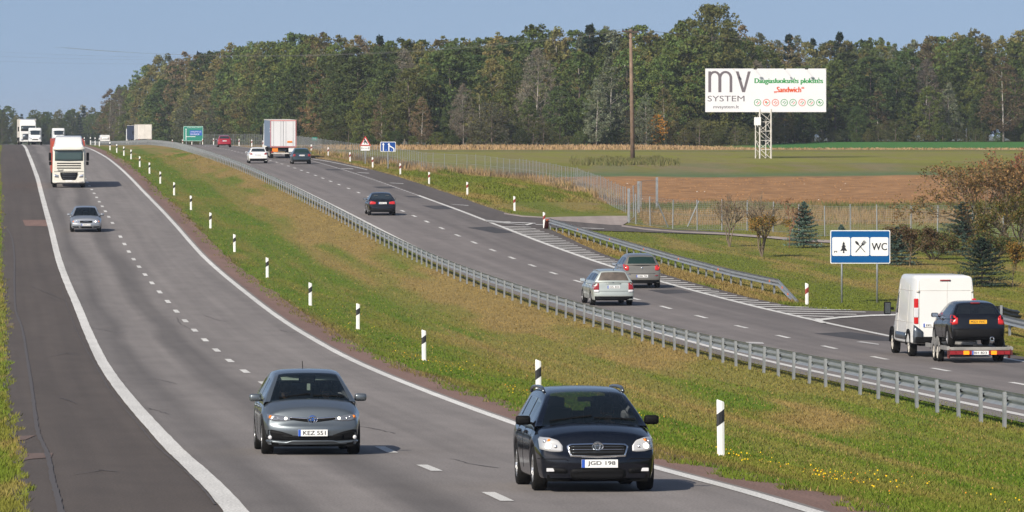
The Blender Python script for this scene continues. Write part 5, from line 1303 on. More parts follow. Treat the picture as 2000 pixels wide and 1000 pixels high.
def car_vw():
    sp = dict(name='estate_car', L=4.68, W=1.745, H=1.47, paint=P_VW, axf=1.40, axr=-1.30, wr=.31, rn=.93,
              top=[(-2.4, .96), (-2.1, .975), (-1, .97), (0, .96), (.9, .95), (1.3, .92), (1.7, .86), (2.1, .76), (2.3, .70)], rcap=.12,
              nose=[(0,), (.07,), (.13,), (.14,), (.08,)], tail=[(0.0,), (.03,), (.07,), (.12,), (.06,)],
              cab=cabprof(1.28, .92, .42, 1.38, [(.1, 1.43), (-.4, 1.45), (-1.0, 1.45), (-1.6, 1.44)], -1.98, 1.41, -2.24, .97, (-.12, -1.12)), rcurve=.10, tumble=.31,
              doors=(.95, -.14, -1.08), handles=(.1, -.95), mirx=.66, mirz=.98, seatx=.05, rglass=pm('dusty_rear_glass_mat', (.10, .082, .066), .35, 0, .3, var=.45, vs=3),
              tails=[(.60, .64, .93), (.74, .64, .94), (.84, .66, .93)], tailclear=[(.60, .56, .66), (.80, .56, .66)], tailmat=M_TAIL, bump=(.25, .40), gap=.60, handle=.90, handlemat=P_VW, plz=.775, pl='EZL 824', badge=None)
    root, SB, b = build_car(sp); rear_details(root, SB, sp)
    for s in (-1, 1):
        pts = [(x, s*.56, SB.hit('t', x, s*.56)[0].z+.045) for x in np.linspace(.0, -1.85, 8)]; MB().tube(pts, .018, 5).build('roof_rail', M_GALVP, root)
    h = SB.hit('r', 0, .93)[0]; MB().box((h.x-.01, .02, .93), (.015, .06, .06)).build('emblem', M_CHROME, root, bevel=.01)
    MB().bar((-2.1, 0, 1.43), (-2.17, 0, 1.50), .014).build('aerial', M_PLASTIC, root)
    tag(root, 'pale silver estate car seen from behind in the opposite left lane', 'car'); place_vehicle(root, RS, -1.90, 231.3, 4.68, True)
def car_peugeot():
    sp = dict(name='hatchback_car', L=4.21, W=1.76, H=1.51, paint=P_PEU, axf=1.35, axr=-1.26, wr=.32, rn=.90,
              top=[(-2.2, 1.0), (-1.9, 1.03), (-1, 1.0), (0, .98), (.9, .96), (1.3, .93), (1.7, .85), (2.0, .74)], rcap=.14,
              nose=[(0,), (.07,), (.13,), (.14,), (.08,)], tail=[(0.0,), (.02,), (.06,), (.14,), (.08,)], tp=3,
              cab=cabprof(1.35, .92, .42, 1.42, [(.1, 1.47), (-.4, 1.50), (-.9, 1.495), (-1.3, 1.47)], -1.62, 1.42, -2.02, 1.03, (-.12, -1.12)), rcurve=.14, tumble=.29,
              doors=(.95, -.14, -1.0), handles=(.1, -.88), mirx=.66, mirz=1.0, seatx=.05, rglass=pm('green_rear_glass_mat', (.012, .030, .024), .10, 0, .4),
              tails=[(.58, .80, .98), (.70, .78, 1.04), (.80, .82, 1.08)], tailmat=M_TAILB, bump=(.22, .38), gap=.655, plz=.545, pl='DBR 706', badge=.90)
    root, SB, b = build_car(sp); rear_details(root, SB, sp)
    patch(SB, 'reflector', [(-.72, .55, .585), (-.58, .55, .585)], 'r', M_TAIL, root, .01, 3, 1, .01); patch(SB, 'bumper_strip', [(.5, .60, .63), (.75, .62, .65)], 'r', M_CHROME, root, .01, 4, 1, .01)
    tag(root, 'warm grey rounded hatchback with red tail lights, partly hidden behind the pale silver estate', 'car'); place_vehicle(root, RS, 1.85, 251.5, 4.21, True)
def car_sedan_black():
    sp = dict(name='saloon_car', L=4.6, W=1.77, H=1.43, paint=P_BLK, axf=1.38, axr=-1.28, wr=.315,
              top=[(-2.35, .97), (-2.1, 1.01), (-1.7, 1.02), (-1, .97), (0, .95), (.9, .94), (1.3, .91), (1.7, .85), (2.05, .76), (2.25, .70)],
              nose=[(0,), (.07,), (.13,), (.14,), (.08,)], tail=[(0.0,), (.05,), (.06,), (.10,), (.05,)],
              cab=cabprof(1.3, .92, .40, 1.35, [(.1, 1.39), (-.3, 1.42), (-.7, 1.40)], -1.0, 1.36, -1.72, 1.0, (-.18,)), rcurve=.10,
              doors=(.95, -.18, -1.05), handles=(.1, -.90), mirx=.64, mirz=.98, seatx=.05, rglass=M_DKGLASS,
              tails=[(.42, .74, .86), (.60, .72, .90), (.80, .72, .91)], tailmat=M_TAILB, bump=(.25, .42), gap=.62, plz=.80, pl='GHN 315', badge=None)
    root, SB, b = build_car(sp); rear_details(root, SB, sp)
    tag(root, 'black saloon with bright red tail lights, alone in the opposite left lane', 'car'); place_vehicle(root, RS, -1.95, 359.5, 4.6, True)
    return root
def car_dark():
    sp = dict(name='hatchback_car', L=4.3, W=1.76, H=1.45, paint=P_DKG, axf=1.35, axr=-1.26, wr=.315,
              top=[(-2.25, .97), (-1.95, 1.0), (-1, .98), (0, .96), (.9, .95), (1.3, .92), (1.7, .85), (2.05, .74)],
              nose=[(0,), (.07,), (.13,), (.14,), (.08,)], tail=[(0.0,), (.03,), (.06,), (.12,), (.05,)],
              cab=cabprof(1.3, .92, .40, 1.37, [(.1, 1.42), (-.4, 1.44), (-.9, 1.43)], -1.5, 1.38, -1.98, 1.0, (-.18,)), rcurve=.12,
              doors=(.95, -.18), handles=(.0,), mirx=.64, mirz=.98, seatx=.05, rglass=MATS['green_rear_glass_mat'],
              tails=[(.56, .72, .90), (.68, .70, .93), (.80, .70, .92)], tailmat=M_TAIL, bump=(.25, .40), gap=.60, plz=.80, pl='FAT 652', badge=None)
    root, SB, b = build_car(sp); rear_details(root, SB, sp)
    tag(root, 'dark green-grey hatchback with a pale plate following the curtain-side lorry', 'car'); place_vehicle(root, RS, 1.75, 517.5, 4.3, True); return root
def car_white_far():
    sp = dict(name='hatchback_car', L=4.4, W=1.79, H=1.47, paint=P_WHT, axf=1.35, axr=-1.28, wr=.315,
              top=[(-2.3, .98), (-2.0, 1.01), (-1, .99), (0, .97), (.9, .95), (1.3, .92), (1.7, .85), (2.05, .74)],
              nose=[(0,), (.07,), (.13,), (.14,), (.08,)], tail=[(0.0,), (.03,), (.06,), (.12,), (.05,)],
              cab=cabprof(1.3, .92, .40, 1.39, [(.1, 1.44), (-.4, 1.46), (-1.0, 1.45)], -1.6, 1.40, -2.02, 1.01, (-.14, -1.1)), rcurve=.12,
              doors=(.95, -.14, -1.05), handles=(.05,), mirx=.64, mirz=.98, seatx=.05, rglass=M_DKGLASS,
              tails=[(.54, .82, .90), (.66, .80, .97), (.82, .84, 1.02)], tailmat=M_TAIL, bump=(.25, .46), gap=.60, plz=.78, pl='HKM 407', badge=None)
    root, SB, b = build_car(sp); rear_details(root, SB, sp)
    tag(root, 'white hatchback in the opposite left lane beside the curtain-side lorry', 'car'); place_vehicle(root, RS, -2.0, 521.5, 4.4, True)
def car_red():
    sp = dict(name='hatchback_car', L=4.2, W=1.76, H=1.50, paint=P_RED, axf=1.3, axr=-1.25, wr=.31,
              top=[(-2.2, .98), (-1.9, 1.01), (-1, .99), (0, .97), (.9, .95), (1.3, .92), (1.7, .85), (2.0, .74)],
              nose=[(0,), (.07,), (.13,), (.14,), (.08,)], tail=[(0.0,), (.03,), (.06,), (.12,), (.05,)],
              cab=cabprof(1.3, .92, .40, 1.41, [(.1, 1.46), (-.4, 1.49), (-1.0, 1.48)], -1.6, 1.42, -1.98, 1.01, (-.14,)), rcurve=.12,
              doors=(.95, -.14), mirx=.64, mirz=.98, seatx=.05, rglass=M_DKGLASS,
              tails=[(.62, .78, 1.10), (.74, .76, 1.16), (.82, .78, 1.16)], tailmat=M_TAIL, bump=(.25, .38), gap=.60, plz=.80, pl='CKE 980', badge=None)
    root, SB, b = build_car(sp); rear_details(root, SB, sp)
    tag(root, 'small red hatchback driving away beside the large green direction sign', 'car'); place_vehicle(root, RS, 1.5, 716, 4.2, True)
def car_audi():
    sp = dict(name='saloon_car', L=4.8, W=1.81, H=1.45, paint=P_AUDI, axf=1.42, axr=-1.34, wr=.32, fn=.87, cap=.18,
              top=[(-2.4, .95), (-2.1, 1.0), (-1.7, 1.0), (-1, .97), (0, .96), (.9, .95), (1.3, .93), (1.75, .87), (2.1, .79), (2.35, .72)],
              nose=[(0,), (.05,), (.11,), (.13,), (.08,)], tail=[(0.0,), (.04,), (.06,), (.10,), (.05,)],
              cab=cabprof(1.35, .92, .45, 1.37, [(.1, 1.42), (-.3, 1.44), (-.8, 1.42)], -1.1, 1.37, -1.8, .99, (-.14,)),
              doors=(1.0, -.14, -1.1), handles=(.1, -.95), mirx=.7, mirz=.98, seatx=.08, rim=M_RIM)
    root, SB, b = build_car(sp)
    for s in (-1, 1):
        headlamp(SB, root, [(.42, .56, .67), (.6, .55, .69), (.80, .57, .69)], s, M_REFL, [(.55, .62, .05, 1 if s > 0 else 0)], amber=(.73, .62, .05))
        patch(SB, 'side_intake', sorted([(s*.42, .27, .35), (s*.78, .28, .36)]), 'f', M_PLASTIC, root, .006, 4, 2, .02)
    patch(SB, 'grille', [(-.36, .56, .67), (0, .545, .68), (.36, .56, .67)], 'f', M_PLASTIC, root, .008, 10, 3, .02); patch(SB, 'lower_intake', [(-.36, .25, .34), (.36, .25, .34)], 'f', M_PLASTIC, root, .008, 8, 2, .02)
    m = MB(); h = SB.hit('f', 0, .62)[0]
    for k in range(4):
        n = 14; m.tube([(h.x+.02, -.105+.07*k+.045*math.cos(2*PI*q/n), .62+.045*math.sin(2*PI*q/n)) for q in range(n+1)], .007, 4, cap=False)
    m.build('emblem', M_CHROME, root); plate_txt(root, SB, 'f', 0, .44, .52, .115, 'ZDA 631')
    tag(root, 'silver saloon car approaching in the slow lane in front of the white lorry', 'car'); place_vehicle(root, LS, -1.85, 330.5, 4.8, False)
car_vw(); car_peugeot(); car_sedan_black(); car_dark(); car_white_far(); car_red(); car_audi()
# ---------------------------------------------------------------- vans, lorries
def loft(name, st, mat, parent, n=5, smooth=True, caps=True, sub=1):
    """st = [(x, half_bottom, half_top, zbot, ztop, radius)] rounded boxes"""
    V = []; F = []; m = None
    for x, wb, wt, z0, z1, r in st:
        P = []
        r = min(r, (z1-z0)/2.1, wt/1.1)
        for cy, cz, a0 in ((wt-r, z1-r, 0), (-wt+r, z1-r, 90), (-wb+r*.5, z0+r*.5, 180), (wb-r*.5, z0+r*.5, 270)):
            rr = r if a0 < 180 else r*.5
            for k in range(n+1):
                a = math.radians(a0+90*k/n); P.append((x, cy+rr*math.cos(a), cz+rr*math.sin(a)))
        m = len(P); V += P
    for i in range(len(st)-1):
        for k in range(m): F.append((i*m+k, i*m+(k+1) % m, (i+1)*m+(k+1) % m, (i+1)*m+k))
    if caps: F.append(tuple(range(m))); F.append(tuple((len(st)-1)*m+k for k in range(m-1, -1, -1)))
    mb = MB(); mb.add(V, F); o = mb.build(name, mat, parent)
    me = o.data; me.polygons.foreach_set('use_smooth', [len(p.vertices) == 4 for p in me.polygons]); return o
def van_white():
    root = empty('panel_van'); L = 5.41
    b = loft('body', [(-2.70, .97, .83, .44, 2.43, .12), (-2.66, .99, .845, .42, 2.48, .12), (-1.5, 1.0, .86, .40, 2.51, .13), (.6, 1.0, .86, .40, 2.51, .14), (1.05, 1.0, .84, .40, 2.44, .2), (1.5, .99, .84, .40, 2.0, .22), (1.95, .98, .84, .42, 1.32, .2), (2.45, .95, .82, .45, 1.08, .2), (2.66, .86, .76, .48, .82, .15)], P_WHT, root)
    SB = Surf([b.data])
    for s in (-1, 1):
        d = 'l' if s > 0 else 'R'
        MB().box((-2.655, s*.893, 1.41), (.13, .13, .78)).build('tail_light', M_TAILB, root, bevel=.025)
        MB().box((-2.66, s*.896, 1.37), (.135, .14, .30)).build('reversing_light', M_CLEARL, root, bevel=.02)
        patch(SB, 'side_rail', [(-2.0, 2.02, 2.035), (.8, 2.02, 2.035)], d, M_DIRTW, root, .004, 10, 1, .01); patch(SB, 'side_seam', [(-2.6, 1.05, 1.062), (1.9, 1.05, 1.062)], d, M_DIRTW, root, .004, 10, 1, .01)
        patch(SB, 'side_moulding', [(-1.2, .52, .72), (.9, .52, .72)], d, MATS['rail_grey_mat'], root, .02, 8, 2, .03)
        patch(SB, 'cab_window', [(.85, 1.30, 1.95), (1.35, 1.30, 1.85), (1.7, 1.28, 1.5)], d, M_DKGLASS, root, .006, 6, 4, .02)
        for xx in (.72, -1.25): patch(SB, 'door_seam', [(xx-.006, .5, 2.2), (xx+.006, .5, 2.2)], d, M_DIRTW, root, .003, 1, 10, .01)
        patch(SB, 'door_hinge', sorted([(s*.80, 1.98, 2.06), (s*.86, 1.98, 2.06)]), 'r', M_DIRTW, root, .02, 1, 1, .03)
        m = empty('wing_mirror', (1.42, s*1.18, 1.42)); m.parent = root
        MB().box((0, 0, 0), (.14, .22, .40)).build('shell', M_PLASTIC, m, bevel=.04); MB().box((-.073, 0, 0), (.006, .17, .33)).build('mirror_glass', M_DKGLASS, m); MB().bar((0, -s*.2, -.02), (0, -s*.08, 0), .08).build('bracket', M_PLASTIC, m)
        for xa in (1.75, -1.68): 
            wheel(root, xa, s*.87, .35, .22, s, M_DIRTW, 6)
            ar = MB(); n = 12
            for k in range(n):
                a0, a1 = PI*k/n, PI*(k+1)/n; R_ = .43
                ar.bar((xa+R_*math.cos(a0), s*.985, .36+R_*math.sin(a0)), (xa+R_*math.cos(a1), s*.985, .36+R_*math.sin(a1)), .06, .11)
            ar.build('wheel_arch', M_PLASTIC, root)
        patch(SB, 'bumper_corner', sorted([(s*.70, .45, .80), (s*.97, .45, 1.00)]), 'r', MATS['rail_grey_mat'], root, .03, 4, 3, .05)
    patch(SB, 'door_gap', [(-.004-.06, .70, 2.30), (.008-.06, .70, 2.30)], 'r', M_DIRTW, root, .003, 1, 10, .01)
    patch(SB, 'door_crease', [(-.82, 2.04, 2.05), (.82, 2.04, 2.05)], 'r', M_DIRTW, root, .004, 6, 1, .01)
    for x in (-.82, .80): patch(SB, 'door_seam', [(x, .62, 2.34), (x+.012, .62, 2.34)], 'r', M_DIRTW, root, .003, 1, 10, .01)
    patch(SB, 'brake_light', [(-.16, 2.34, 2.375), (.16, 2.34, 2.375)], 'r', M_TAIL, root, .02, 4, 1, .03)
    MB().box((-2.78, 0, .53), (.20, 1.85, .20)).build('bumper', M_PLASTIC, root, bevel=.03)
    MB().box((0, 0, .42), (5.0, 1.5, .16)).build('underbody', M_UNDER, root)
    MB().box((-2.72, -.0, 1.13), (.05, .60, .06)).build('door_handle', M_PLASTIC, root); plate_txt(root, SB, 'r', .42, .98, .52, .115, 'EKL 270')
    patch(SB, 'windscreen', [(-.72, 1.40, 2.10), (.72, 1.40, 2.10)], 'f', M_DKGLASS, root, .006, 8, 4, .02)
    tag(root, 'white high-roof panel van towing a car trailer in the opposite right lane', 'van'); place_vehicle(root, RS, 2.15, 174.3, L, True, yaw=.0)
van_white()
def car_trailer():
    root = empty('car_trailer'); L = 5.2
    bed = pm('trailer_bed_mat', (.30, .29, .27), .6, .4, var=.25, vs=3); redm = MATS['red_band_mat']
    z = .42
    for s in (-1, 1):
        MB().box((-.2, s*.72, z), (4.4, .42, .06)).build('wheel_track', bed, root); MB().box((-.2, s*.93, z+.02), (4.4, .05, .12)).build('side_rail', bed, root)
        fd = MB(); 
        for xa in (-.55, .15):
            n = 8
            for k in range(n):
                a0, a1 = PI*k/n, PI*(k+1)/n; fd.bar((xa+.34*math.cos(a0), s*.98, .30+.34*math.sin(a0)), (xa+.34*math.cos(a1), s*.98, .30+.34*math.sin(a1)), .02, .24)
        fd.build('mudguard', bed, root)
        for xa in (-.55, .15): wheel(root, xa, s*.90, .28, .17, s, M_DIRTW, 5)
        MB().prism([(-2.45, .42), (-2.30, .14), (-2.10, .14), (-2.0, .40)], s*.90-.02, s*.90+.02).build('rear_bracket', M_REDB, root)
        for y0, y1, mt, nm in ((.32, .50, M_AMBON, 'indicator'), (.50, .72, M_TAIL, 'tail_light'), (.22, .32, M_TAIL, 'tail_light'), (.72, .90, M_TAIL, 'tail_light')):
            MB().box((-2.44, s*(y0+y1)/2, .31), (.05, y1-y0-.01, .11)).build(nm, mt, root, bevel=.008)
    MB().box((-2.40, 0, .31), (.05, 1.95, .14)).build('light_board', pm('dark_red_mat', (.09, .018, .014), .5), root); MB().box((-2.38, 0, .43), (.12, 1.98, .09)).build('rear_beam', bed, root, bevel=.01)
    for x in (-1.8, -.9, .0, .9, 1.8): MB().box((x, 0, z-.06), (.08, 1.7, .07)).build('cross_beam', bed, root)
    MB().bar((2.0, .6, .46), (3.3, 0, .46), .08).build('drawbar', bed, root); MB().bar((2.0, -.6, .46), (3.3, 0, .46), .08).build('drawbar', bed, root)
    MB().box((1.95, 0, .82), (.08, 1.4, .5)).build('winch_frame', bed, root)
    p = empty('number_plate', (-2.475, 0.0, .31)); p.parent = root; MB().box((0, 0, 0), (.012, .50, .115)).build('plate', M_PLATE, p)
    me = text_mesh('plate_text', 'BH 823', 1, M_INK, .001, .38, .07, .012); me.transform(Matrix.Rotation(PI/2, 4, 'X')); me.transform(Matrix.Rotation(-PI/2, 4, 'Z')); link('plate_text', me, p).location = (-.009, 0, 0)
    MB().box((-.008, .225, 0), (.004, .045, .112)).build('blue_band', M_EUBLUE, p)
    tag(root, 'low two-axle car trailer with red and amber lights carrying the black hatchback', 'trailer'); place_vehicle(root, RS, 2.20, 168.0, 4.9, True)
    sp = dict(name='hatchback_car', L=4.0, W=1.69, H=1.38, paint=P_BLK, axf=1.25, axr=-1.30, wr=.295, rn=.93,
              top=[(-2.1, .90), (-1.9, .93), (-1, .93), (0, .91), (.9, .89), (1.3, .86), (1.7, .80), (1.95, .70)], sill=.26,
              nose=[(0,), (.06,), (.11,), (.12,), (.06,)], tail=[(0.0,), (.02,), (.05,), (.13,), (.10,)],
              cab=cabprof(1.25, .86, .35, 1.30, [(.1, 1.34), (-.3, 1.36), (-.9, 1.35)], -1.35, 1.31, -1.88, .94, (-.35,)), rcurve=.12,
              doors=(.85, -.35), handles=(-.2,), mirx=.58, mirz=.92, seatx=.0, rim=M_RIM, rglass=glassmat('clear_rear_glass_mat', (.010, .012, .014), .72),
              tails=[(.60, .70, .88), (.68, .68, .95), (.80, .68, .97)], tailmat=M_TAILB, bump=(.28, .56), plz=.765, pl='M221 FHC', plm=M_PLATEY, plb=False, badge=None)
    r2, SB, b = build_car(sp); rear_details(r2, SB, sp)
    patch(SB, 'brake_light', [(-.14, 1.285, 1.31), (.14, 1.285, 1.31)], 'r', M_TAIL, r2, .02, 4, 1, .03)
    n = 14; MB().tube([(-2.02, -.40+.055*math.cos(2*PI*q/n), .26+.055*math.sin(2*PI*q/n)) for q in range(n+1)], .014, 5, cap=False).build('exhaust_tip', M_CHROME, r2)
    tag(r2, 'black three-door hatchback with a yellow rear plate loaded on the car trailer', 'car')
    place_vehicle(r2, RS, 2.20, 168.3, 4.0, True, dz=RD+.45)
car_trailer()
def curtain_lorry(rooty=None):
    root = empty('articulated_lorry'); L = 16.0
    M_CURT = pm('curtain_blue_mat', (.17, .23, .32), .6, var=.06, vs=1); M_DOOR = pm('trailer_door_mat', (.64, .64, .65), .5, var=.03, vs=1); M_RW = pm('red_trim_mat', (.62, .22, .22), .5)
    x0 = -8; 
    MB().box((x0+6.8, 0, 2.40), (13.5, 2.50, 2.55)).build('curtain_box', M_CURT, root)
    MB().box((x0+6.8, 0, 3.71), (13.6, 2.54, .08)).build('roof_edge', M_DIRTW, root)
    for s in (-1, 1):
        MB().box((x0-.02, s*.60, 2.42), (.08, 1.16, 2.46)).build('rear_door', M_DOOR, root, bevel=.01)
        MB().box((x0-.04, s*1.235, 2.40), (.10, .05, 2.66)).build('door_frame', M_RW, root)
        for y in (.25, .95): MB().tube([(x0-.08, s*y, 1.2), (x0-.08, s*y, 3.6)], .010, 5).build('lock_bar', M_GALVP, root)
        MB().box((x0+.05, s*.80, .84), (.06, .56, .40)).build('warning_board', M_AMBON if False else M_AMBER if s > 0 else M_SWHITE, root)
        MB().box((x0+.02, s*1.10, .62), (.06, .22, .12)).build('tail_light', M_TAIL, root)
        for xa in (1.6, 2.9, 4.2): wheel(root, x0+xa, s*1.08, .50, .34, s, M_DIRTW, 8)
        for xa in (11.9, 14.9): wheel(root, x0+xa, s*1.05, .50, .32, s, M_DIRTW, 8)
        MB().box((x0+15.3, s*1.5, 2.6), (.2, .2, .8)).build('mirror', M_PLASTIC, root, bevel=.03)
    MB().box((x0-.04, 0, 3.68), (.10, 2.50, .07)).build('door_frame', M_RW, root); MB().box((x0-.04, 0, 1.12), (.10, 2.50, .07)).build('door_frame', M_RW, root)
    MB().box((x0-.09, -.62, 1.62), (.02, .48, .16)).build('load_sticker', M_AMBER, root)
    MB().box((x0+6.8, 0, .98), (13.4, 1.0, .28)).build('chassis', M_UNDER, root); MB().box((x0+.1, 0, .50), (.10, 2.3, .12)).build('underrun_bar', M_DIRTW, root)
    b = loft('cab', [(x0+13.9, 1.24, 1.22, .55, 3.3, .12), (x0+15.7, 1.24, 1.20, .5, 3.4, .14), (x0+15.98, 1.18, 1.1, .5, 3.1, .14)], P_WHT, root)
    for i, (st, zz) in enumerate((('LOGISTICS', 2.95),)):
        me = text_mesh('lettering', 'transport', 1, M_SWHITE, .002, 1.6, .42); 
        me.transform(Matrix.Rotation(PI/2, 4, 'X')); me.transform(Matrix.Rotation(PI, 4, 'Z')); bpy.data.meshes.remove(me)
    for k in range(2): MB().box((x0+1.0, 1.255, 2.9-.28*k), (.8, .01, .12)).build('curtain_marking', M_SWHITE, root)
    tag(root, 'curtain-side lorry with white rear doors and blue-grey sides driving away', 'lorry'); place_vehicle(root, RS, 1.95, 553, L, True)
curtain_lorry()
def daf():
    root = empty('articulated_lorry'); L = 16.2; n0 = 8.1
    b = loft('cab', [(n0-2.2, 1.22, 1.20, .9, 3.05, .10), (n0-1.9, 1.25, 1.22, .42, 3.12, .12), (n0-.35, 1.25, 1.21, .38, 3.12, .14), (n0-.12, 1.23, 1.18, .36, 3.02, .16), (n0, 1.15, 1.10, .36, 2.9, .18)], P_CREAM, root)
    loft('roof_deflector', [(n0-2.15, 1.15, .98, 3.0, 3.92, .12), (n0-1.5, 1.16, 1.0, 3.0, 3.80, .14), (n0-.6, 1.16, 1.02, 3.0, 3.34, .12), (n0-.3, 1.14, 1.08, 3.0, 3.12, .05)], P_WHT, root)
    SB = Surf([b.data])
    patch(SB, 'windscreen', [(-1.06, 2.05, 2.88), (0, 2.02, 2.90), (1.06, 2.05, 2.88)], 'f', pm('cab_glass_mat', (.05, .085, .09), .08, 0, 1), root, .01, 10, 4, .03)
    patch(SB, 'sun_visor', [(-1.12, 2.86, 3.0), (1.12, 2.86, 3.0)], 'f', P_CREAM, root, .14, 8, 2, .16)
    for z0, z1 in ((1.82, 1.90), (1.64, 1.72), (1.46, 1.54)): patch(SB, 'upper_grille', [(-.90, z0, z1), (.90, z0, z1)], 'f', M_PLASTIC, root, .01, 8, 1, .02)
    patch(SB, 'lower_grille', [(-.66, .98, 1.18), (-.52, .60, 1.18), (.52, .60, 1.18), (.66, .98, 1.18)], 'f', M_PLASTIC, root, .012, 14, 4, .02)
    for z in (.72, .85, .98, 1.08): patch(SB, 'grille_bar', [(-.5, z, z+.02), (.5, z, z+.02)], 'f', MATS['rail_grey_mat'], root, .02, 6, 1, .01)
    patch(SB, 'bumper_gap', [(-1.12, 1.22, 1.25), (1.12, 1.22, 1.25)], 'f', M_PLASTIC, root, .006, 6, 1, .01); patch(SB, 'bumper_lower', [(-1.1, .38, .50), (1.1, .38, .50)], 'f', M_DIRTW, root, .012, 6, 1, .02)
    me = text_mesh('lettering', 'DAF', 1, M_INK, .003, .42, .13, .01); me.transform(Matrix.Rotation(PI/2, 4, 'X')); me.transform(Matrix.Rotation(PI/2, 4, 'Z')); link('lettering', me, root).location = (n0+.02, -.62, 1.33)
    for s in (-1, 1):
        patch(SB, 'headlight', sorted([(s*.78, .78, .96), (s*1.08, .80, 1.04)]), 'f', M_REFL, root, .012, 5, 2, .02)
        MB().box((n0-.45, s*1.42, 2.35), (.22, .20, .62)).build('mirror', M_PLASTIC, root, bevel=.04); MB().box((n0-.45, s*1.40, 1.85), (.20, .20, .28)).build('mirror', M_PLASTIC, root, bevel=.04)
        patch(SB, 'side_window', [(n0-1.3, 2.0, 2.75), (n0-.45, 2.0, 2.75)], 'l' if s > 0 else 'R', M_DKGLASS, root, .01, 4, 3, .02)
        for xa in (n0-1.45, n0-5.1): wheel(root, xa, s*1.06, .50, .32, s, M_DIRTW, 8)
        for xa in (-4.0, -5.3, -6.6): wheel(root, xa, s*1.08, .50, .34, s, M_DIRTW, 8)
    M_TARP = pm('red_tarpaulin_mat', (.42, .065, .035), .6, var=.08, vs=1)
    MB().box((-1.5, -.03, 2.28), (13.2, 2.52, 2.40)).build('trailer_box', M_TARP, root); MB().box((-1.45, 0, .98), (13.2, 1.0, .28)).build('chassis', M_UNDER, root); MB().box((n0-3, 0, .8), (4.5, 1.0, .3)).build('chassis', M_UNDER, root)
    p = empty('number_plate', (n0+.02, 0, .53)); p.parent = root; MB().box((0, 0, 0), (.012, .52, .115)).build('plate', M_PLATE, p)
    tag(root, 'large cream-white lorry cab with roof deflector and red trailer approaching', 'lorry'); place_vehicle(root, LS, -1.65, 430, L, False)
daf()
def far_truck(S, lat, Y, ahead, label, boxcol, cabcol, side=None, box=True, yaw=0):
    root = empty('articulated_lorry'); L = 14.0; n0 = 7
    b = loft('cab', [(n0-2.0, 1.24, 1.2, .5, 3.2, .1), (n0-.3, 1.24, 1.2, .45, 3.2, .14), (n0, 1.16, 1.1, .45, 2.9, .16)], cabcol, root); SB = Surf([b.data])
    loft('roof_deflector', [(n0-2.0, 1.15, 1.1, 3.1, 3.85, .1), (n0-.9, 1.15, 1.1, 3.1, 3.5, .1)], cabcol, root)
    patch(SB, 'windscreen', [(-1.05, 2.0, 2.8), (1.05, 2.0, 2.8)], 'f', M_DKGLASS, root, .01, 6, 2, .02); patch(SB, 'grille', [(-.8, .7, 1.6), (.8, .7, 1.6)], 'f', MATS['rail_grey_mat'], root, .01, 6, 2, .02)
    for s in (-1, 1):
        MB().box((n0-.4, s*1.42, 2.3), (.2, .2, .7)).build('mirror', M_PLASTIC, root); patch(SB, 'headlight', sorted([(s*.7, .62, .85), (s*1.05, .62, .85)]), 'f', M_REFL, root, .02, 2, 1, .02)
        for xa in (n0-1.4, n0-4.5, -3.2, -4.5, -5.8): wheel(root, xa, s*1.07, .5, .32, s, M_DIRTW, 6)
        MB().box((-7.02, s*.60, 2.42), (.06, 1.16, 2.5)).build('rear_door', boxcol, root); MB().box((-7.04, s*1.05, 1.0), (.06, .25, .16)).build('tail_light', M_TAIL, root)
    MB().box((-1.1, 0, 2.42), (11.8, 2.54, 2.7)).build('box_body', side or boxcol, root); MB().box((-1.1, 0, 3.80), (11.9, 2.58, .07)).build('roof_edge', M_DIRTW, root)
    MB().box((-1, 0, .95), (12, 1.0, .3)).build('chassis', M_UNDER, root)
    tag(root, label, 'lorry'); place_vehicle(root, S, lat, Y, L, ahead, yaw=yaw)
M_PALEBOX = pm('pale_box_mat', (.70, .66, .60), .6, var=.08, vs=1); M_NAVY = pm('navy_tarp_mat', (.012, .022, .055), .6)
far_truck(LS, -2.5, 846, False, 'white lorry with a cream box body at the crest of the near road', M_PALEBOX, P_WHT)
far_truck(RS, 2.9, 1046, True, 'pale box lorry seen from behind above the barrier, right one of the far pair', M_PALEBOX, P_WHT)
far_truck(RS, 4.3, 1090, True, 'pale box lorry with dark blue side, left one of the far pair', M_PALEBOX, P_WHT, side=M_NAVY, yaw=.05)
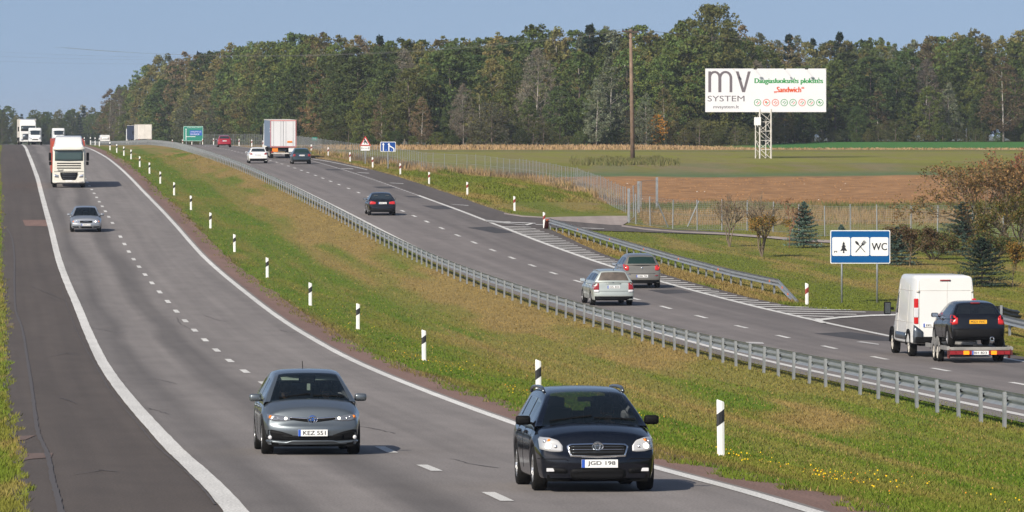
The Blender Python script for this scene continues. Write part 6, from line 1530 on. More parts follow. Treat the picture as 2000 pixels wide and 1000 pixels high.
def far_van(S, lat, Y, ahead, label, h=2.4):
    root = empty('panel_van'); k = h/2.4
    b = loft('body', [(-2.8, .95, .88, .42, 2.38*k, .16), (-1.5, .98, .92, .40, 2.42*k, .16), (.7, .98, .92, .40, 2.42*k, .2), (1.2, .98, .88, .40, 2.28*k, .22), (1.75, .97, .84, .42, 1.55*k, .2), (2.4, .94, .82, .45, 1.15*k, .2), (2.75, .86, .76, .48, .85, .15)], P_WHT, root); SB = Surf([b.data])
    patch(SB, 'windscreen', [(-.78, 1.42*k, 2.02*k), (0, 1.40*k, 2.06*k), (.78, 1.42*k, 2.02*k)], 'f', M_DKGLASS, root, .008, 8, 4, .02); patch(SB, 'grille', [(-.40, .68, .88), (.40, .68, .88)], 'f', M_PLASTIC, root, .008, 6, 2, .02)
    for s in (-1, 1):
        patch(SB, 'headlight', sorted([(s*.5, .78, .98), (s*.78, .80, 1.06)]), 'f', M_REFL, root, .01, 3, 2, .02); patch(SB, 'tail_light', sorted([(s*.84, .95, 1.6), (s*.93, .95, 1.6)]), 'r', M_TAIL, root, .01, 2, 3, .02)
        MB().box((1.35, s*1.12, 1.35), (.15, .2, .35)).build('mirror', M_PLASTIC, root, bevel=.03)
        for xa in (1.8, -1.7): wheel(root, xa, s*.86, .34, .22, s, M_DIRTW, 6)
    patch(SB, 'rear_window', [(-.7, 1.35*k, 1.85*k), (.7, 1.35*k, 1.85*k)], 'r', P_WHT, root, .01, 4, 2, .02)
    MB().box((0, 0, .42), (5.0, 1.5, .16)).build('underbody', M_UNDER, root)
    tag(root, label, 'van'); place_vehicle(root, S, lat, Y, 5.5, ahead)
far_van(LS, -2.05, 806, False, 'white van at the crest of the near road, in front of the far white lorry')
far_van(LS, 1.75, 832, False, 'white van overtaking at the crest, its roof showing above the large lorry cab')
far_van(RS, 1.8, 1150, True, 'small white van seen from behind beyond the crest, left of the pale box lorries', 2.05)
# ---------------------------------------------------------------- grass, weeds, flowers
def blades(name, X, Y, h, w_, col, mat=None, lean=.45, kind='stuff', tip=1.12, jit=.11):
    n = len(X); z = gz(X, Y)-.01; a = RNG.uniform(0, PI, n); dx = np.cos(a)*w_/2; dy = np.sin(a)*w_/2
    lx = RNG.normal(0, lean, n)*h; ly = RNG.normal(0, lean, n)*h
    V = np.empty((n, 3, 3), np.float32); V[:, 0] = np.stack([X-dx, Y-dy, z], -1); V[:, 1] = np.stack([X+dx, Y+dy, z], -1); V[:, 2] = np.stack([X+lx, Y+ly, z+h], -1)
    c = col*(1+RNG.uniform(-jit, jit, n))[:, None]; C = np.repeat(c[:, None, :], 3, 1); C[:, 2] *= tip
    me = mesh_np(name, V.reshape(-1, 3), np.arange(3*n).reshape(n, 3), mat or M_BLADE, col=C.reshape(-1, 3)); o = link(name, me); return tag(o, kind=kind)
def invz(n, a, b): return 1/RNG.uniform(1/b, 1/a, n)
def grass_med():
    n = 330000; Y = invz(n, 72, 620); t = RNG.uniform(0, 1, n); l3 = LS(Y)+3.75; r1 = RS(Y)-3.75
    a = l3+1.05+.55*(fbm(Y*.6, Y*0+1, 41, 4)-.5)*2-.25; b = r1-.35; X = a+(b-a)*t
    ok = (X*FPX/Y+1000 < 2450) & (X*FPX/Y+1000 > -60); X = X[ok]; Y = Y[ok]; a = a[ok]; n = len(X)
    c = cover(X, Y); h = RNG.uniform(.025, .075, n)*(1+.8*sst(.9, .2, X-a)); w_ = RNG.uniform(.012, .03, n)*(.7+Y/160)
    st = RNG.uniform(0, 1, n) < .06; c[st] = TAN*1.15
    blades('median_grass', X, Y, h, w_, c)
def grass_right():
    n = 360000; Y = invz(n, 140, 400); xr = 1350*Y/FPX
    a = np.array([0.]*n); ys = np.arange(140, 410, .5); e = np.array([ex(y) for y in ys]); a = np.interp(Y, ys, e)+.02
    X = a+(xr-a)*RNG.uniform(0, 1, n)**1.15; px = 1000+X*FPX/Y; py = YH+HS(Y)*FPX/Y
    # leave the paved places free
    pad = (px < 1232) & (px > 980) & (py > 417.5) & (py < 445)
    path = (px > 1214) & (px < 1645) & (np.abs(py-np.interp(px, [1214, 1260, 1330, 1420, 1500, 1560, 1640], [442.5, 448.6, 453.2, 456.5, 461.5, 467, 471.5])) < 3.2)
    rest = (px > 1040) & (px < 1440) & (py > np.interp(px, [1040, 1225, 1440], [425, 441, 455])) & (py < np.interp(px, [1040, 1100, 1180, 1330, 1440], [445, 447, 452, 456, 458]))
    slip = (px > 1545) & (px < 1950) & (py > np.interp(px, [1545, 1600, 1650, 1731, 1850, 1930, 1950], [599, 604.5, 607.5, 609.5, 612, 616, 620]))
    ok = (X > a) & ~pad & ~path & ~rest & ~slip; X = X[ok]; Y = Y[ok]; n = len(X)
    c = cover(X, Y); q = X-(RS(Y)+3.75); h = RNG.uniform(.025, .07, n)*(1+1.6*sst(4.2, 2, q)*(Y > 200)); w_ = RNG.uniform(.02, .045, n)*(.5+Y/200)
    blades('lawn_grass', X, Y, h, w_, c)
def grass_left():
    n = 26000; Y = invz(n, 70, 420); s0 = LS(Y)-6.72; X = s0+.1-RNG.uniform(0, 1, n)**1.2*1.6+.25*(fbm(Y*.35, Y*0, 1, 4)-.5)*2
    c = cover(X-.5, Y); h = RNG.uniform(.04, .13, n); w_ = RNG.uniform(.014, .03, n)*(.7+Y/160); blades('verge_grass', X, Y, h, w_, c*1.1)
def grass_bank():
    n = 90000; Y = invz(n, 385, 720); a = np.interp(Y, *zip(*[(y, ex(y)) for y in np.arange(380, 724, 2.)])); fa = fenceA_x(Y); X = a+(fa+1.2-a)*RNG.uniform(0, 1, n)
    c = cover(X, Y); d = fa-X; h = RNG.uniform(.05, .18, n)*(1+2.2*sst(2.2, .2, np.abs(d))*(fbm(X*.4, Y*.1, 8)>.45)); w_ = RNG.uniform(.05, .11, n); blades('bank_grass', X, Y, h, w_, c)
def tall_weeds():
    # dry stalks along both fences, dark weeds under the pole
    n = 34000; X = RNG.uniform(8, 42, n); Y = RNG.uniform(344, 384, n)**1.0; c = mixc(TAN*.95, STRAW*.8, RNG.uniform(0, 1, n)); c = np.where((Y > 366)[:, None], mixc(c, DKWEED*1.6, sst(.3, .5, fbm(X*.5, Y*.2, 51))), c)
    ok = (1000+X*FPX/Y < 2080) & (1000+X*FPX/Y > 1225); X = X[ok]; Y = Y[ok]; c = c[ok]; n = len(X)
    blades('dry_weeds', X, Y, RNG.uniform(.15, .5, n)*(.4+fbm(X*.6, Y*.15, 52)), RNG.uniform(.02, .05, n), c, lean=.18)
    n = 15000; Y = RNG.uniform(395, 640, n); fa = fenceA_x(Y); X = fa+RNG.normal(.3, .5, n); c = mixc(TAN*1.1, STRAW, RNG.uniform(0, 1, n)); dk = fbm(Y*.08, Y*0, 61) > .5; c = np.where(dk[:, None], np.array([.14, .11, .075])*1.0, c)
    blades('dry_weeds', X, Y, RNG.uniform(.2, .8, n)*(.35+fbm(Y*.15, Y*0+3, 62)), RNG.uniform(.05, .10, n), c, lean=.18)
    n = 12000; px = 1220+np.clip(RNG.normal(0, 55, n), -105, 105); Y = 526+RNG.normal(0, 7, n); X = (px-1000)*Y/FPX; c = mixc(DKWEED*1.6, np.array([.16, .14, .06]), RNG.uniform(0, 1, n)); dens = fbm(X*.35, Y*.1, 71) > .38
    X, Y, c = X[dens], Y[dens], c[dens]; n = len(X); blades('weed_patch', X, Y, RNG.uniform(.15, .7, n)*(.3+1.0*fbm(X*.8, Y*.0, 73)), RNG.uniform(.06, .16, n), c, lean=.2)
    n = 26000; X = RNG.uniform(-25, 90, n); Y = RNG.uniform(664, 735, n); c = mixc(STRAW*1.05, TAN, RNG.uniform(0, 1, n)**2); ok = (X > fenceA_x(Y)+2) & ~((X > 24+RNG.uniform(-6, 6, n)) & (Y > 686)); X = X[ok]; Y = Y[ok]; c = c[ok]; n = len(X)
    blades('straw_strip', X, Y, RNG.uniform(.12, .5, n)*(1-.55*sst(15, 30, X)), RNG.uniform(.1, .22, n), c, lean=.2)
def flowers():
    n = 520; Y = invz(n, 78, 240); l3 = LS(Y)+3.75; X = l3+1.3+np.abs(RNG.normal(0, 1.1, n))+.3; ok = fbm(X*.5, Y*.22, 81, 3) > .54; X = X[ok]; Y = Y[ok]; n = len(X); V = []; F = []; C = []
    for x, y in zip(X, Y):
        z = float(gz(x, y))+random.uniform(.08, .2); r = random.uniform(.006, .016); b = len(V)
        for k in range(6): a = PI*k/3; V.append((x+r*math.cos(a), y+r*.3*math.sin(a)+.004, z+r*.9*math.sin(a)))
        V.append((x, y-.01, z)); F += [(b+k, b+(k+1) % 6, b+6) for k in range(6)]; col = (.75, .50, .02) if random.random() < .75 else (.62, .24, .03); C += [col]*7
    tag(link('wildflowers', mesh_np('wildflowers', V, F, M_BLADE, col=np.array(C))), kind='stuff')
def clods():
    n = 2600; X = RNG.uniform(5, 60, n); Y = RNG.uniform(388, 462, n); ok = (X > np.interp(Y, [388, 420, 462], [7.5, 6.5, 6.5])) & (1000+X*FPX/Y < 2080); X = X[ok]; Y = Y[ok]; n = len(X); z = gz(X, Y); s = RNG.uniform(.03, .09, n)
    b = np.array([(-1, -1, 0), (1, -1, 0), (1, 1, 0), (-1, 1, 0), (0, 0, 1.1)]); V = (b[None]*s[:, None, None]*RNG.uniform(.6, 1.3, (n, 5, 3))+np.stack([X, Y, z-.01], -1)[:, None]).reshape(-1, 3)
    f = np.array([(0, 1, 4), (1, 2, 4), (2, 3, 4), (3, 0, 4)]); F = (f[None]+np.arange(n)[:, None, None]*5).reshape(-1, 3)
    c = PLOUGH*(RNG.uniform(.75, 1.25, n)[:, None]); c[RNG.uniform(0, 1, n) < .008] = (.5, .42, .35); C = np.repeat(c, 5, 0); tag(link('soil_clods', mesh_np('soil_clods', V, F, M_BLADE, col=C)), kind='stuff')
grass_med(); grass_right(); grass_left(); grass_bank(); tall_weeds(); flowers(); clods()
# ---------------------------------------------------------------- trees
def leafmat(name, hue=.0):
    m, t, b = newmat(name)
    a = t.nodes.new('ShaderNodeAttribute'); a.attribute_name = 'cover'; oi = t.nodes.new('ShaderNodeObjectInfo')
    r = t.nodes.new('ShaderNodeMapRange'); r.inputs[3].default_value = .72; r.inputs[4].default_value = 1.42; t.links.new(oi.outputs['Random'], r.inputs[0])
    mx = t.nodes.new('ShaderNodeVectorMath'); mx.operation = 'SCALE'; t.links.new(a.outputs['Color'], mx.inputs[0]); t.links.new(r.outputs[0], mx.inputs['Scale']); t.links.new(mx.outputs[0], b.inputs['Base Color'])
    hs = t.nodes.new('ShaderNodeHueSaturation'); m2 = t.nodes.new('ShaderNodeMath'); m2.operation = 'MULTIPLY'; m2.inputs[1].default_value = 7.31; fr = t.nodes.new('ShaderNodeMath'); fr.operation = 'FRACT'
    t.links.new(oi.outputs['Random'], m2.inputs[0]); t.links.new(m2.outputs[0], fr.inputs[0]); r2 = t.nodes.new('ShaderNodeMapRange'); r2.inputs[3].default_value = .487; r2.inputs[4].default_value = .520; t.links.new(fr.outputs[0], r2.inputs[0]); t.links.new(r2.outputs[0], hs.inputs['Hue']); t.links.new(mx.outputs[0], hs.inputs['Color']); t.links.new(hs.outputs[0], b.inputs['Base Color']); mx = hs
    b.inputs['Roughness'].default_value = .75; b.inputs['Specular IOR Level'].default_value = .2
    tr = t.nodes.new('ShaderNodeBsdfTranslucent'); t.links.new(mx.outputs[0], tr.inputs[0]); ms = t.nodes.new('ShaderNodeMixShader'); ms.inputs[0].default_value = .30
    t.links.new(b.outputs[0], ms.inputs[1]); t.links.new(tr.outputs[0], ms.inputs[2]); t.links.new(ms.outputs[0], t.nodes['Material Output'].inputs[0]); return m
M_LEAF = leafmat('leaf_mat'); M_BARK = pm('bark_mat', (.13, .10, .08), .9, var=.3, vs=3); M_BIRCH = pm('birch_bark_mat', (.34, .31, .27), .8, var=.35, vs=2.5); M_TWIG = pm('twig_mat', (.16, .125, .085), .9, var=.2, vs=3)
def leaf_mesh(name, P, N, size, C, aspect=.7, flat=0.):
    n = len(P); r = RNG.normal(0, 1, (n, 3)); d = N*flat+r*(1-flat); d /= np.linalg.norm(d, axis=1)[:, None]+1e-6
    u = np.cross(d, RNG.normal(0, 1, (n, 3))); u /= np.linalg.norm(u, axis=1)[:, None]+1e-6; v = np.cross(d, u); s = size[:, None] if hasattr(size, '__len__') else size
    V = np.empty((n, 4, 3), np.float32); V[:, 0] = P-u*s; V[:, 1] = P+v*s*aspect; V[:, 2] = P+u*s; V[:, 3] = P-v*s*aspect
    return mesh_np(name, V.reshape(-1, 3), np.arange(4*n).reshape(n, 4), M_LEAF, col=np.repeat(C, 4, 0))
def crown_pts(h, rx, z0, nclump, per, cr, shape='oval', sparse=0.):
    """points of foliage for a crown of height h, from z0 up"""
    cs = []; nclump = int(nclump*3.4); per = int(per*.60); cr *= .66
    while len(cs) < nclump:
        t = RNG.uniform(0, 1); a = RNG.uniform(0, 2*PI)
        if shape == 'birch' and RNG.uniform(0, 1) > .35+.65*(1-t): continue
        if shape == 'oval': prof = math.sin(PI*min(1, (t*.93+.05)))**.6
        elif shape == 'dome': prof = math.sqrt(max(0, 1-(t*.98)**2.2))*(.75+.25*min(1, t*4))
        elif shape == 'birch': prof = min(1, t*3+.35)*(1-t**2.0)**.75
        else: prof = (1-t)
        r = rx*prof*(RNG.uniform(.35, 1)**.5); r *= 1+.22*math.sin(3*a+t*7+h)+.12*math.sin(5*a-t*11)
        cs.append((r*math.cos(a), r*math.sin(a), z0+(h-z0)*t))
    cs = np.array(cs); k = nclump
    R_ = cr*RNG.uniform(.5, 1.25, k)*(1-.25*((cs[:, 2]-z0)/(h-z0))**3); g = RNG.normal(0, 1, (k, per, 3)); g /= np.linalg.norm(g, axis=2)[..., None]; rad = RNG.uniform(.45, 1.05, (k, per, 1))
    P = cs[:, None]+g*rad*R_[:, None, None]*np.array([1, 1, .78]); return P.reshape(-1, 3), g.reshape(-1, 3), np.repeat(np.arange(k), per)
def make_tree(kind, h=14.):
    """unit: real metres; returns (name, crown mesh, trunk mesh)"""
    K = dict(dark=((.068, .098, .029), 'oval', .29, .03, 95, 66, .95, .25), green=((.105, .132, .034), 'oval', .27, .04, 85, 62, .9, .25), olive=((.162, .148, .052), 'birch', .26, .14, 80, 56, .75, .20),
             brown=((.165, .122, .066), 'birch', .24, .14, 72, 48, .7, .18), rust=((.18, .12, .06), 'birch', .23, .12, 70, 48, .7, .18), willow=((.125, .125, .075), 'dome', .42, .02, 110, 60, .8, .20),
             poplar=((.150, .165, .100), 'birch', .20, .08, 70, 46, .7, .20), bush=((.115, .120, .040), 'dome', .55, .0, 80, 60, .75, .18), lime=((.115, .135, .035), 'oval', .22, .08, 80, 56, .8, .22), bare=((.19, .165, .125), 'birch', .22, .16, 110, 60, .8, .13), big=((.145, .138, .044), 'dome', .29, .10, 120, 62, .8, .20), orange=((.50, .19, .03), 'oval', .30, .1, 70, 60, .6, .18))
    col, shape, rw, z0, nc, per, cr, ls = K[kind]; sc = h/14.
    P, N, ci = crown_pts(h, rw*h, z0*h, nc, per, cr*sc*1.15, shape); n = len(P)
    nc = ci.max()+1; cv = RNG.uniform(.82, 1.2, nc)[ci]*RNG.uniform(.75, 1.3, n); C = np.array(col)[None]*cv[:, None]; tint = RNG.uniform(-.07, .07, nc)[ci]; C[:, 0] *= 1+tint*1.4; C[:, 2] *= 1-tint*.5
    if kind in ('green', 'olive', 'dark'): k = RNG.uniform(0, 1, nc)[ci] < .10; C[k] = C[k]*np.array([1.25, 1.05, .95])
    cm = leaf_mesh(kind+'_crown', P, N, ls*.72*RNG.uniform(.6, 1.25, n)*max(.6, sc**.5), C, .6, .40)
    m = MB(); lean = RNG.uniform(-.03, .03); w0 = (.011 if kind in ('bare', 'poplar', 'brown', 'rust', 'olive') else .016)*h
    tp = [(lean*h*t, 0.1*math.sin(t*5)*sc, h*t*.84-.3*(t == 0)) for t in np.linspace(0, 1, 7)]; m.tube(tp, [w0*(1-.85*t) for t in np.linspace(0, 1, 7)], 7)
    nb = 9 if kind not in ('bare', 'birch', 'poplar') else 22
    for k in range(nb):
        t = RNG.uniform(max(.15, z0), .85); a = RNG.uniform(0, 2*PI); p = Vector((lean*h*t, 0, h*t*.93)); L = rw*h*RNG.uniform(.5, .95)*(1-t*.5)
        q = p+Vector((math.cos(a)*L*.5, math.sin(a)*L*.5, L*.45)); e = p+Vector((math.cos(a)*L, math.sin(a)*L, L*.85)); m.tube([p, q, e], [w0*.28*(1-t*.5), w0*.16, w0*.06], 4, cap=False)
    tm = m.mesh(kind+'_trunk', M_BIRCH if kind in ('olive', 'brown', 'poplar', 'bare', 'rust') else M_BARK, True); return cm, tm
def spruce_mesh(h, rw, col, nb=150, dens=26, size=.10):
    P = []; N = []; m = MB(); m.tube([(0, 0, -.1), (0, 0, h*.5), (0, 0, h*.98)], [h*.018, h*.012, h*.003], 6)
    for k in range(nb):
        tiers = 11; t = (k+RNG.uniform(0, 1))/nb; t = (math.floor(t*tiers)+.5+RNG.normal(0, .13))/tiers if t < .93 else t; t = min(.995, max(0, t)); z = h*(.07+.92*t); L = rw*(1-t)**.85*RNG.uniform(.75, 1.12)+.02*h; a = k*2.399+RNG.uniform(-.3, .3); up = .30-.60*(1-t)
        u = np.linspace(.12, 1, dens); x = L*u; zz = z+L*(up*u+.24*u**2); wv = RNG.normal(0, .07*L+.01*h, dens)*(1-u*.6)
        P.append(np.stack([math.cos(a)*x-math.sin(a)*wv, math.sin(a)*x+math.cos(a)*wv, zz+RNG.normal(0, .006*h, dens)-.03*h*u*RNG.uniform(0, 1, dens)*(1-t)], -1))
        m.tube([(0, 0, z), (math.cos(a)*L*.9, math.sin(a)*L*.9, z+L*(up*.9+.22))], [h*.004, h*.0015], 3, cap=False)
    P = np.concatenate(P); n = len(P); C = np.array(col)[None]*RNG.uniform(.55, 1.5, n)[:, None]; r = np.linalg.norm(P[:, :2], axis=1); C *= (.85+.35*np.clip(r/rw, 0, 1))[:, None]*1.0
    cm = leaf_mesh('spruce_crown', P, np.tile([0, 0, 1.], (n, 1)), size*RNG.uniform(.6, 1.3, n), C, .45, .45); return cm, m.mesh('spruce_trunk', M_BARK, True)
def tree_obj(name, cm, tm, loc, rz, sc, label, cat='tree', group=None, parts=('crown', 'trunk')):
    o = empty(name, loc, label, cat, group); o.rotation_euler = (0, 0, rz); o.scale = sc; link(parts[0], cm, o); link(parts[1], tm, o); return o
PROT = {k: [make_tree(k, 14.) for _ in range(n)] for k, n in dict(dark=3, green=3, olive=4, brown=2, rust=1, willow=2, poplar=2, bush=3, lime=2, bare=2, orange=1, big=1).items()}
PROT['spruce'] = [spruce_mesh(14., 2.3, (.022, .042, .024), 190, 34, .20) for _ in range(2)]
NAMES = dict(big='broadleaf_tree', dark='broadleaf_tree', green='broadleaf_tree', olive='birch_tree', brown='birch_tree', rust='birch_tree', willow='willow_bush', poplar='poplar_tree', bush='bush', lime='willow_tree', bare='leafless_tree', orange='maple_tree', spruce='spruce_tree')
DESC = dict(big='tallest round-topped tree', dark='dark green broadleaf', green='mid green broadleaf', olive='olive birch', brown='brown thinning birch', rust='rust coloured birch', willow='grey-green willow', poplar='silvery poplar', bush='low dark bush', lime='light green willow tree', bare='leafless grey tree', orange='bright orange maple', spruce='dark pointed spruce')
LM = [(235, 'at the far left end of the forest'), (340, 'above the pale box lorries'), (440, 'behind the green direction sign'), (520, 'above the red car'), (600, 'behind the curtain-side lorry'), (700, 'left of the warning sign'), (790, 'behind the lane sign'), (900, 'right of the lane sign'), (1010, 'at the middle of the forest'), (1120, 'at the fields left of the power pole'), (1215, 'just left of the power pole'), (1330, 'just right of the power pole'), (1430, 'behind the billboard left half'), (1540, 'behind the billboard mast'), (1640, 'behind the billboard right end'), (1760, 'right of the billboard'), (1880, 'over the bright green field strip'), (9999, 'at the right picture edge')]
ROWN = ['edge scrub', 'front row', 'second row', 'third row', 'fourth row', 'back row']
LIST = []
def forest_add(x, ytop, kind, Z, row, wscale=1.):
    X = (x-1000)*Z/FPX; g = float(gz(X, Z)); htop = CAMZ+(YH-ytop)*Z/FPX; h = max(1.5, htop-g)
    i = random.randrange(len(PROT[kind])); cm, tm = PROT[kind][i]; s = h/14.2; sx = s*wscale
    if kind in ('bush', 'willow'): sx = s*wscale
    where = next(t for lim, t in LM if x < lim); LIST.append([x, kind, row, where, (X, Z, g-.1), sx, s, cm, tm])
SKY = [(195, 172), (205, 170), (235, 168), (262, 160), (285, 122), (300, 106), (350, 104), (385, 96), (425, 88), (470, 84), (505, 80), (530, 70), (600, 67), (660, 62), (745, 72), (780, 60), (830, 66), (890, 62), (960, 60), (1000, 66), (1050, 52), (1100, 44), (1150, 60), (1190, 44), (1240, 50), (1300, 58), (1330, 44), (1345, 40), (1450, 52), (1480, 60), (1560, 72), (1620, 78), (1700, 72), (1790, 70), (1820, 60), (1880, 58), (1950, 56), (2000, 58), (2060, 55)]
ZED = [(190, 1340), (260, 1235), (350, 1135), (455, 1015), (550, 880), (650, 800), (800, 762), (1430, 765), (1520, 800), (1600, 845), (2100, 850)]
sky_y = lambda x: float(np.interp(x, *zip(*SKY))); zed = lambda x: float(np.interp(x, *zip(*ZED)))
def pick(w_): return random.choices(list(w_.keys()), list(w_.values()))[0]
W3 = dict(olive=6, green=4, brown=1.3, poplar=.5, spruce=.8, bare=.1, dark=1.5); W2 = dict(dark=4, green=4, olive=3, brown=.9, bare=.15, lime=.6, poplar=.4); W1 = dict(dark=5, green=4, olive=2, lime=1, brown=.8, rust=.25, bare=.25, poplar=.5); W0 = dict(bush=2, green=3, dark=2.5, brown=.8, olive=1.4, willow=.8, rust=.2, poplar=.3); WB = dict(bush=3, green=2, olive=1.5, dark=1.5)
for row, (dz, step, lo, hi, wt) in enumerate(((-2, 2.0, .10, .24, WB), (3, 4.0, .34, .58, W0), (14, 4.4, .60, .82, W1), (29, 3.6, .80, .95, W2), (44, 2.7, .92, 1.01, W3), (58, 2.5, .94, 1.03, W3))):
    x = 205.+row*7
    while x < 2070:
        Z = zed(x)+dz+random.uniform(-4, 4); s = FPX/Z; yb = YH+2.*s; yt = sky_y(x); top = yb-(yb-yt)*random.uniform(lo, hi)
        k = pick(wt)
        if x < 330 and row > 0 and k == 'dark': k = 'olive'
        if k == 'bush': top = yb-random.uniform(2.2, 4.5)*s
        if k == 'willow': top = yb-random.uniform(4, 6)*s
        if row == 0 and random.random() < .25: top = yb-random.uniform(1.2, 2)*s
        ws = (1.7 if row == 0 else 1.) if k not in ('spruce',) else .9
        if row == 4: ws = random.uniform(.85, 1.1)
        forest_add(x, top, k, Z, row, ws*(1.12 if k in ('olive', 'brown') else 1.0)); x += step*s*random.uniform(.7, 1.25)*(.75 if k in ('bush',) else 1)
for x, yt, k, dz, row, ws in ((1392, 5, 'big', 16, 2, .98), (1345, 42, 'green', 16, 2, 1.0), (1284, 222, 'orange', -3, 0, 1.15), (1152, 44, 'spruce', 40, 3, 1.1), (1180, 62, 'spruce', 42, 3, 1.1), (742, 66, 'spruce', 40, 3, 1.), (1640, 60, 'spruce', 44, 3, 1.), (1540, 64, 'spruce', 44, 3, 1.),
                          (1050, 92, 'bare', 8, 1, 1.2), (905, 160, 'bare', 0, 1, 1.), (960, 196, 'willow', -4, 0, 1.3), (800, 132, 'lime', 6, 1, 1.3), (535, 108, 'lime', 14, 2, 1.2), (560, 150, 'dark', 2, 1, 1.5), (600, 130, 'dark', 8, 1, 1.3), (330, 152, 'dark', -10, 1, 1.45), (392, 182, 'willow', -8, 0, 1.5), (425, 200, 'willow', -14, 0, 1.1),
                          (745, 180, 'brown', -3, 0, .9), (1190, 110, 'poplar', 2, 1, 1.2), (1165, 150, 'poplar', -2, 1, 1.1), (1262, 180, 'poplar', -4, 0, 1.1), (360, 100, 'brown', 20, 2, 1.2), (880, 86, 'dark', 10, 2, 1.2), (700, 110, 'dark', 10, 1, 1.3), (232, 172, 'bare', -4, 0, 1.), (215, 172, 'brown', -6, 0, 1.2), (1700, 110, 'dark', 6, 1, 1.3), (1960, 110, 'brown', 2, 1, 1.3)):
    forest_add(x, yt, k, zed(x)+dz, row+1, ws)
from collections import defaultdict
cnt = defaultdict(list)
for it in LIST: cnt[(it[1], it[2], it[3])].append(it)
ORDL = ['leftmost', 'second from left', 'third from left', 'fourth from left', 'fifth from left', 'sixth from left', 'seventh from left', 'eighth from left']
for (k, row, where), its in cnt.items():
    its.sort(key=lambda i: i[0])
    for j, (x, _, _, _, loc, sx, sz, cm, tm) in enumerate(its):
        lab = '%s, %s, %s%s' % (DESC[k], ROWN[row], where, '' if len(its) == 1 else ', '+ORDL[min(j, 7)])
        tree_obj(NAMES[k], cm, tm, loc, random.uniform(0, 6.28), (sx, sx, sz), lab, 'bush' if k in ('bush', 'willow') else 'tree', DESC[k]+'s of the forest edge')
# far wood on the left horizon
FW = []
for row, (Z, st) in enumerate(((1620, 4.2), (1660, 4.0), (1700, 3.6))):
    x = -30.+row*9
    while x < 240:
        s = FPX/Z; yt = float(np.interp(x, [-30, 20, 40, 60, 100, 140, 160, 185, 210, 240], [206, 206, 218, 214, 212, 208, 203, 205, 214, 210]))+random.uniform(-2, 6)+(14 if row == 0 else (6 if row == 1 else 0)); FW.append((x, yt, pick(dict(dark=4, spruce=2.5, green=3, olive=1.2)), Z+random.uniform(-8, 8), row)); x += st*s*random.uniform(.7, 1.2)
cf = defaultdict(int)
for x, yt, k, Z, row in FW:
    X = (x-1000)*Z/FPX; g = float(gz(X, Z)); h = CAMZ+(YH-yt)*Z/FPX-g; cm, tm = random.choice(PROT[k]); s = h/14.2
    w_ = ['above the far white lorry', 'above the cream lorry cab', 'over the crest delineator posts'][0 if x < 75 else (1 if x < 150 else 2)]; cf[(k, row, w_)] += 1
    tree_obj(NAMES[k], cm, tm, (X, Z, g), random.uniform(0, 6), (s*1.15, s*1.15, s), 'distant %s, %s of the far wood %s' % (DESC[k], ('front', 'middle', 'back')[row], w_), 'tree', 'distant %ss of the far wood, %s %s' % (DESC[k], ('front', 'middle', 'back')[row], w_))
# ---------------------------------------------------------------- shrubs and young trees of the rest area
def shrub_mesh(h, spread, ntr, leafc, nleaf, lsize=.045, up=.9, zmax=1.0, twig=M_TWIG, single=False):
    m = MB(); tips = []
    def grow(p, d, L, r, dep):
        q = p+d*L*.5+Vector((RNG.normal(0, .05*L), RNG.normal(0, .05*L), 0)); e = p+d*L; m.tube([p, q, e], [r, r*.85, r*.7], 4 if dep < 3 else 3, cap=False)
        tips.append(e)
        if dep >= 4: return
        for k in range(3 if dep < 3 else 3):
            a = RNG.normal(0, .42, 3); nd = (d+Vector(a)*.9+Vector((0, 0, .12))).normalized(); grow(q.lerp(e, RNG.uniform(.3, 1)), nd, L*RNG.uniform(.58, .8), r*.64, dep+1)
    if single:
        grow(Vector((0, 0, -.1)), Vector((.05, 0, 1)), h*.42, h*.017, 0)
    else:
        for k in range(ntr):
            a = 2*PI*k/ntr+RNG.uniform(-.4, .4); d = Vector((math.cos(a)*spread, math.sin(a)*spread, up)).normalized(); grow(Vector((0, 0, -.05)), d, h*.36, h*(.016 if h < 4.5 else .0085), 0)
    tm = m.mesh('branches', twig); T = np.array([tuple(t) for t in tips if .25 < t.z]) ; T = T[T[:, 2] < h*zmax]
    if nleaf and len(T):
        P = T[RNG.integers(0, len(T), nleaf)]+RNG.normal(0, .09, (nleaf, 3)); c = np.array(leafc)[RNG.integers(0, len(leafc), nleaf)]*RNG.uniform(.65, 1.35, nleaf)[:, None]
        cm = leaf_mesh('leaves', P, P*0+1, lsize*RNG.uniform(.6, 1.3, nleaf), c, .6)
    else: cm = None
    return cm, tm
def put_shrub(name, x, y, ytop, label, cm, tm, href, cat='bush', parts=('leaves', 'branches'), ws=1.):
    g = ground_at(x, y); s = (y-ytop)*g.y/FPX/href; o = empty(name, g, label, cat); o.scale = (s*ws, s*ws, s)
    if cm: link(parts[0], cm, o)
    link(parts[1], tm, o); return o
BR = [(.20, .10, .05), (.15, .085, .05), (.28, .13, .05)]; OR = [(.34, .15, .04), (.22, .12, .04), (.14, .12, .04)]; GR = [(.06, .085, .025), (.10, .10, .03), (.13, .085, .035)]; RD_ = [(.17, .09, .05), (.13, .08, .045), (.11, .095, .04)]; OL = [(.10, .12, .03), (.14, .13, .03), (.2, .14, .03)]
def hof(tm): return max(v.co.z for v in tm.vertices)
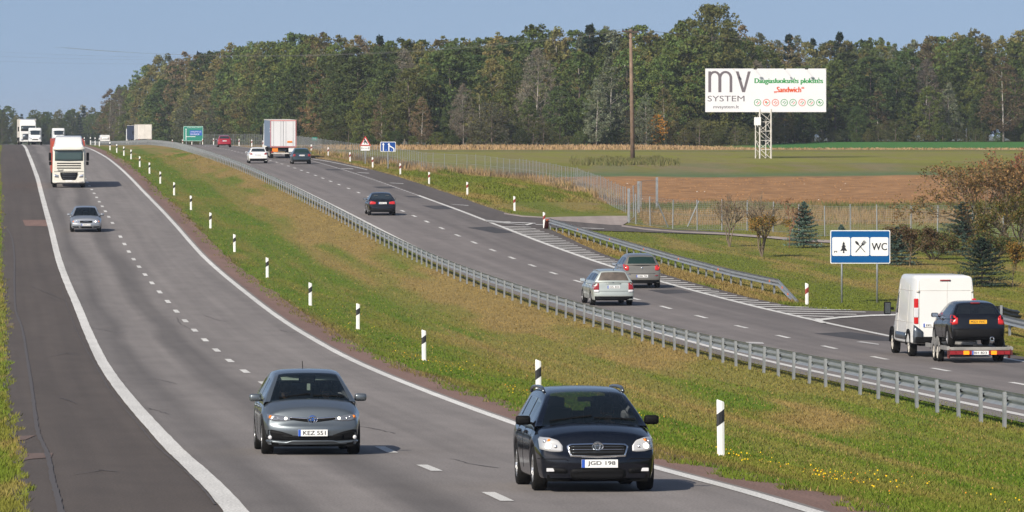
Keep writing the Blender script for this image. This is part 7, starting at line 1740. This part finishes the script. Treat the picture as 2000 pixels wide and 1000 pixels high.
for (nm, x, y, yt, lab, args, kw, ws) in (
    ('leafless_shrub', 1425, 481, 374, 'nearly leafless grey-brown shrub, leftmost on the rest area lawn', (3, .22, 4, BR, 420), dict(lsize=.035), .85),
    ('brown_shrub', 1488, 500, 372, 'twiggy shrub with a low skirt of orange-brown leaves on the lawn', (3.4, .20, 5, OR, 3400), dict(zmax=.6, lsize=.045), .9),
    ('young_tree', 1541, 481, 380, 'young leafless tree with reddish stem left of the small blue spruce', (3, .3, 3, BR, 260), dict(single=True, twig=pm('reddish_twig_mat', (.24, .12, .07), .9)), 1.2),
    ('young_tree', 1777, 518, 440, 'small tree with a dull red crown just right of the WC sign', (2.2, .5, 5, RD_, 4200), dict(lsize=.05, single=True), 1.2),
    ('leafy_bush', 1824, 506, 450, 'dark green and brown rounded bush between the red tree and the blue spruce', (1.8, .8, 8, GR, 6000), dict(lsize=.055), 1.15),
    ('young_tree', 1862, 497, 452, 'small olive tree in front of the tall blue spruce', (2, .5, 5, OL, 3200), dict(lsize=.05, single=True), 1.),
    ('young_tree', 1896, 492, 440, 'reddish-brown bushy tree overlapping the tall blue spruce', (2, .6, 6, RD_, 4600), dict(lsize=.05), 1.1),
    ('brown_tree', 1930, 497, 302, 'tallest rest area tree with a wide crown of reddish-brown leaves', (5, .5, 7, [(.26, .13, .06), (.20, .11, .05), (.30, .17, .07), (.14, .11, .04)], 7500), dict(lsize=.05), 1.25),
    ('leafy_bush', 1940, 512, 452, 'dark olive bush above the large wide spruce', (2, .7, 7, GR, 6000), dict(lsize=.055), 1.2),
    ('young_tree', 1984, 505, 372, 'yellow-green tree at the right picture edge behind the orange one', (4, .4, 5, OL, 6500), dict(lsize=.065), .9),
    ('brown_tree', 2004, 490, 290, 'brown twiggy tree cut by the right picture edge', (5, .45, 6, BR, 4500), dict(lsize=.065), .9),
    ('young_tree', 1978, 563, 478, 'slim tree with orange-yellow leaves right of the large wide spruce', (2.2, .35, 4, [(.36, .20, .04), (.24, .17, .04), (.12, .12, .03)], 3000), dict(lsize=.05, single=True), .8)):
    cm, tm = shrub_mesh(*args, **kw); put_shrub(nm, x, y, yt, lab, cm, tm, hof(tm), 'tree' if 'tree' in nm else 'bush', ws=ws)
BLUE = (.088, .140, .112)
for (x, y, yt, wpx, lab) in ((1570, 481, 392, 54, 'small blue-green spruce alone on the lawn left of the WC sign'), (1643, 470, 437, 22, 'tip of a tiny spruce showing above the WC sign'), (1752, 517, 443, 66, 'blue spruce half hidden by the WC sign right edge'),
                             (1880, 497, 394, 92, 'tall blue spruce in the middle of the rest area planting'), (1918, 563, 468, 96, 'large low wide blue-green spruce nearest to the white van')):
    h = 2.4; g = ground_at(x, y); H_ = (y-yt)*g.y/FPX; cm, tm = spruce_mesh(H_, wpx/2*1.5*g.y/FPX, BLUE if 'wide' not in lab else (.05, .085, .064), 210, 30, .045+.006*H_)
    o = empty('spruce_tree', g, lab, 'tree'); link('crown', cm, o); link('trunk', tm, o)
for k, (x, y) in enumerate(((3, 283), (6, 281))):
    cm, tm = PROT['green'][k]; X = (x-1000)*850/FPX-1; o = tree_obj('broadleaf_tree', cm, tm, (X-2-4*k, 850+20*k, float(gz(X, 850))), k, (.26, .26, .26), 'small green tree at the left picture edge by the crest, %s one' % ('nearer', 'farther')[k], 'tree')
# ---------------------------------------------------------------- air
hz = MB().box((0, 3300, 16), (9000, 7400, 60)).build('haze', None); tag(hz, kind='stuff')
m = bpy.data.materials.new('haze_mat'); m.use_nodes = True; t = m.node_tree; t.nodes.remove(t.nodes['Principled BSDF']); v = t.nodes.new('ShaderNodeVolumePrincipled')
v.inputs['Color'].default_value = (.78, .86, 1.0, 1); v.inputs['Density'].default_value = .00010; v.inputs['Anisotropy'].default_value = 0.1
t.links.new(v.outputs[0], t.nodes['Material Output'].inputs['Volume']); hz.data.materials.append(m)
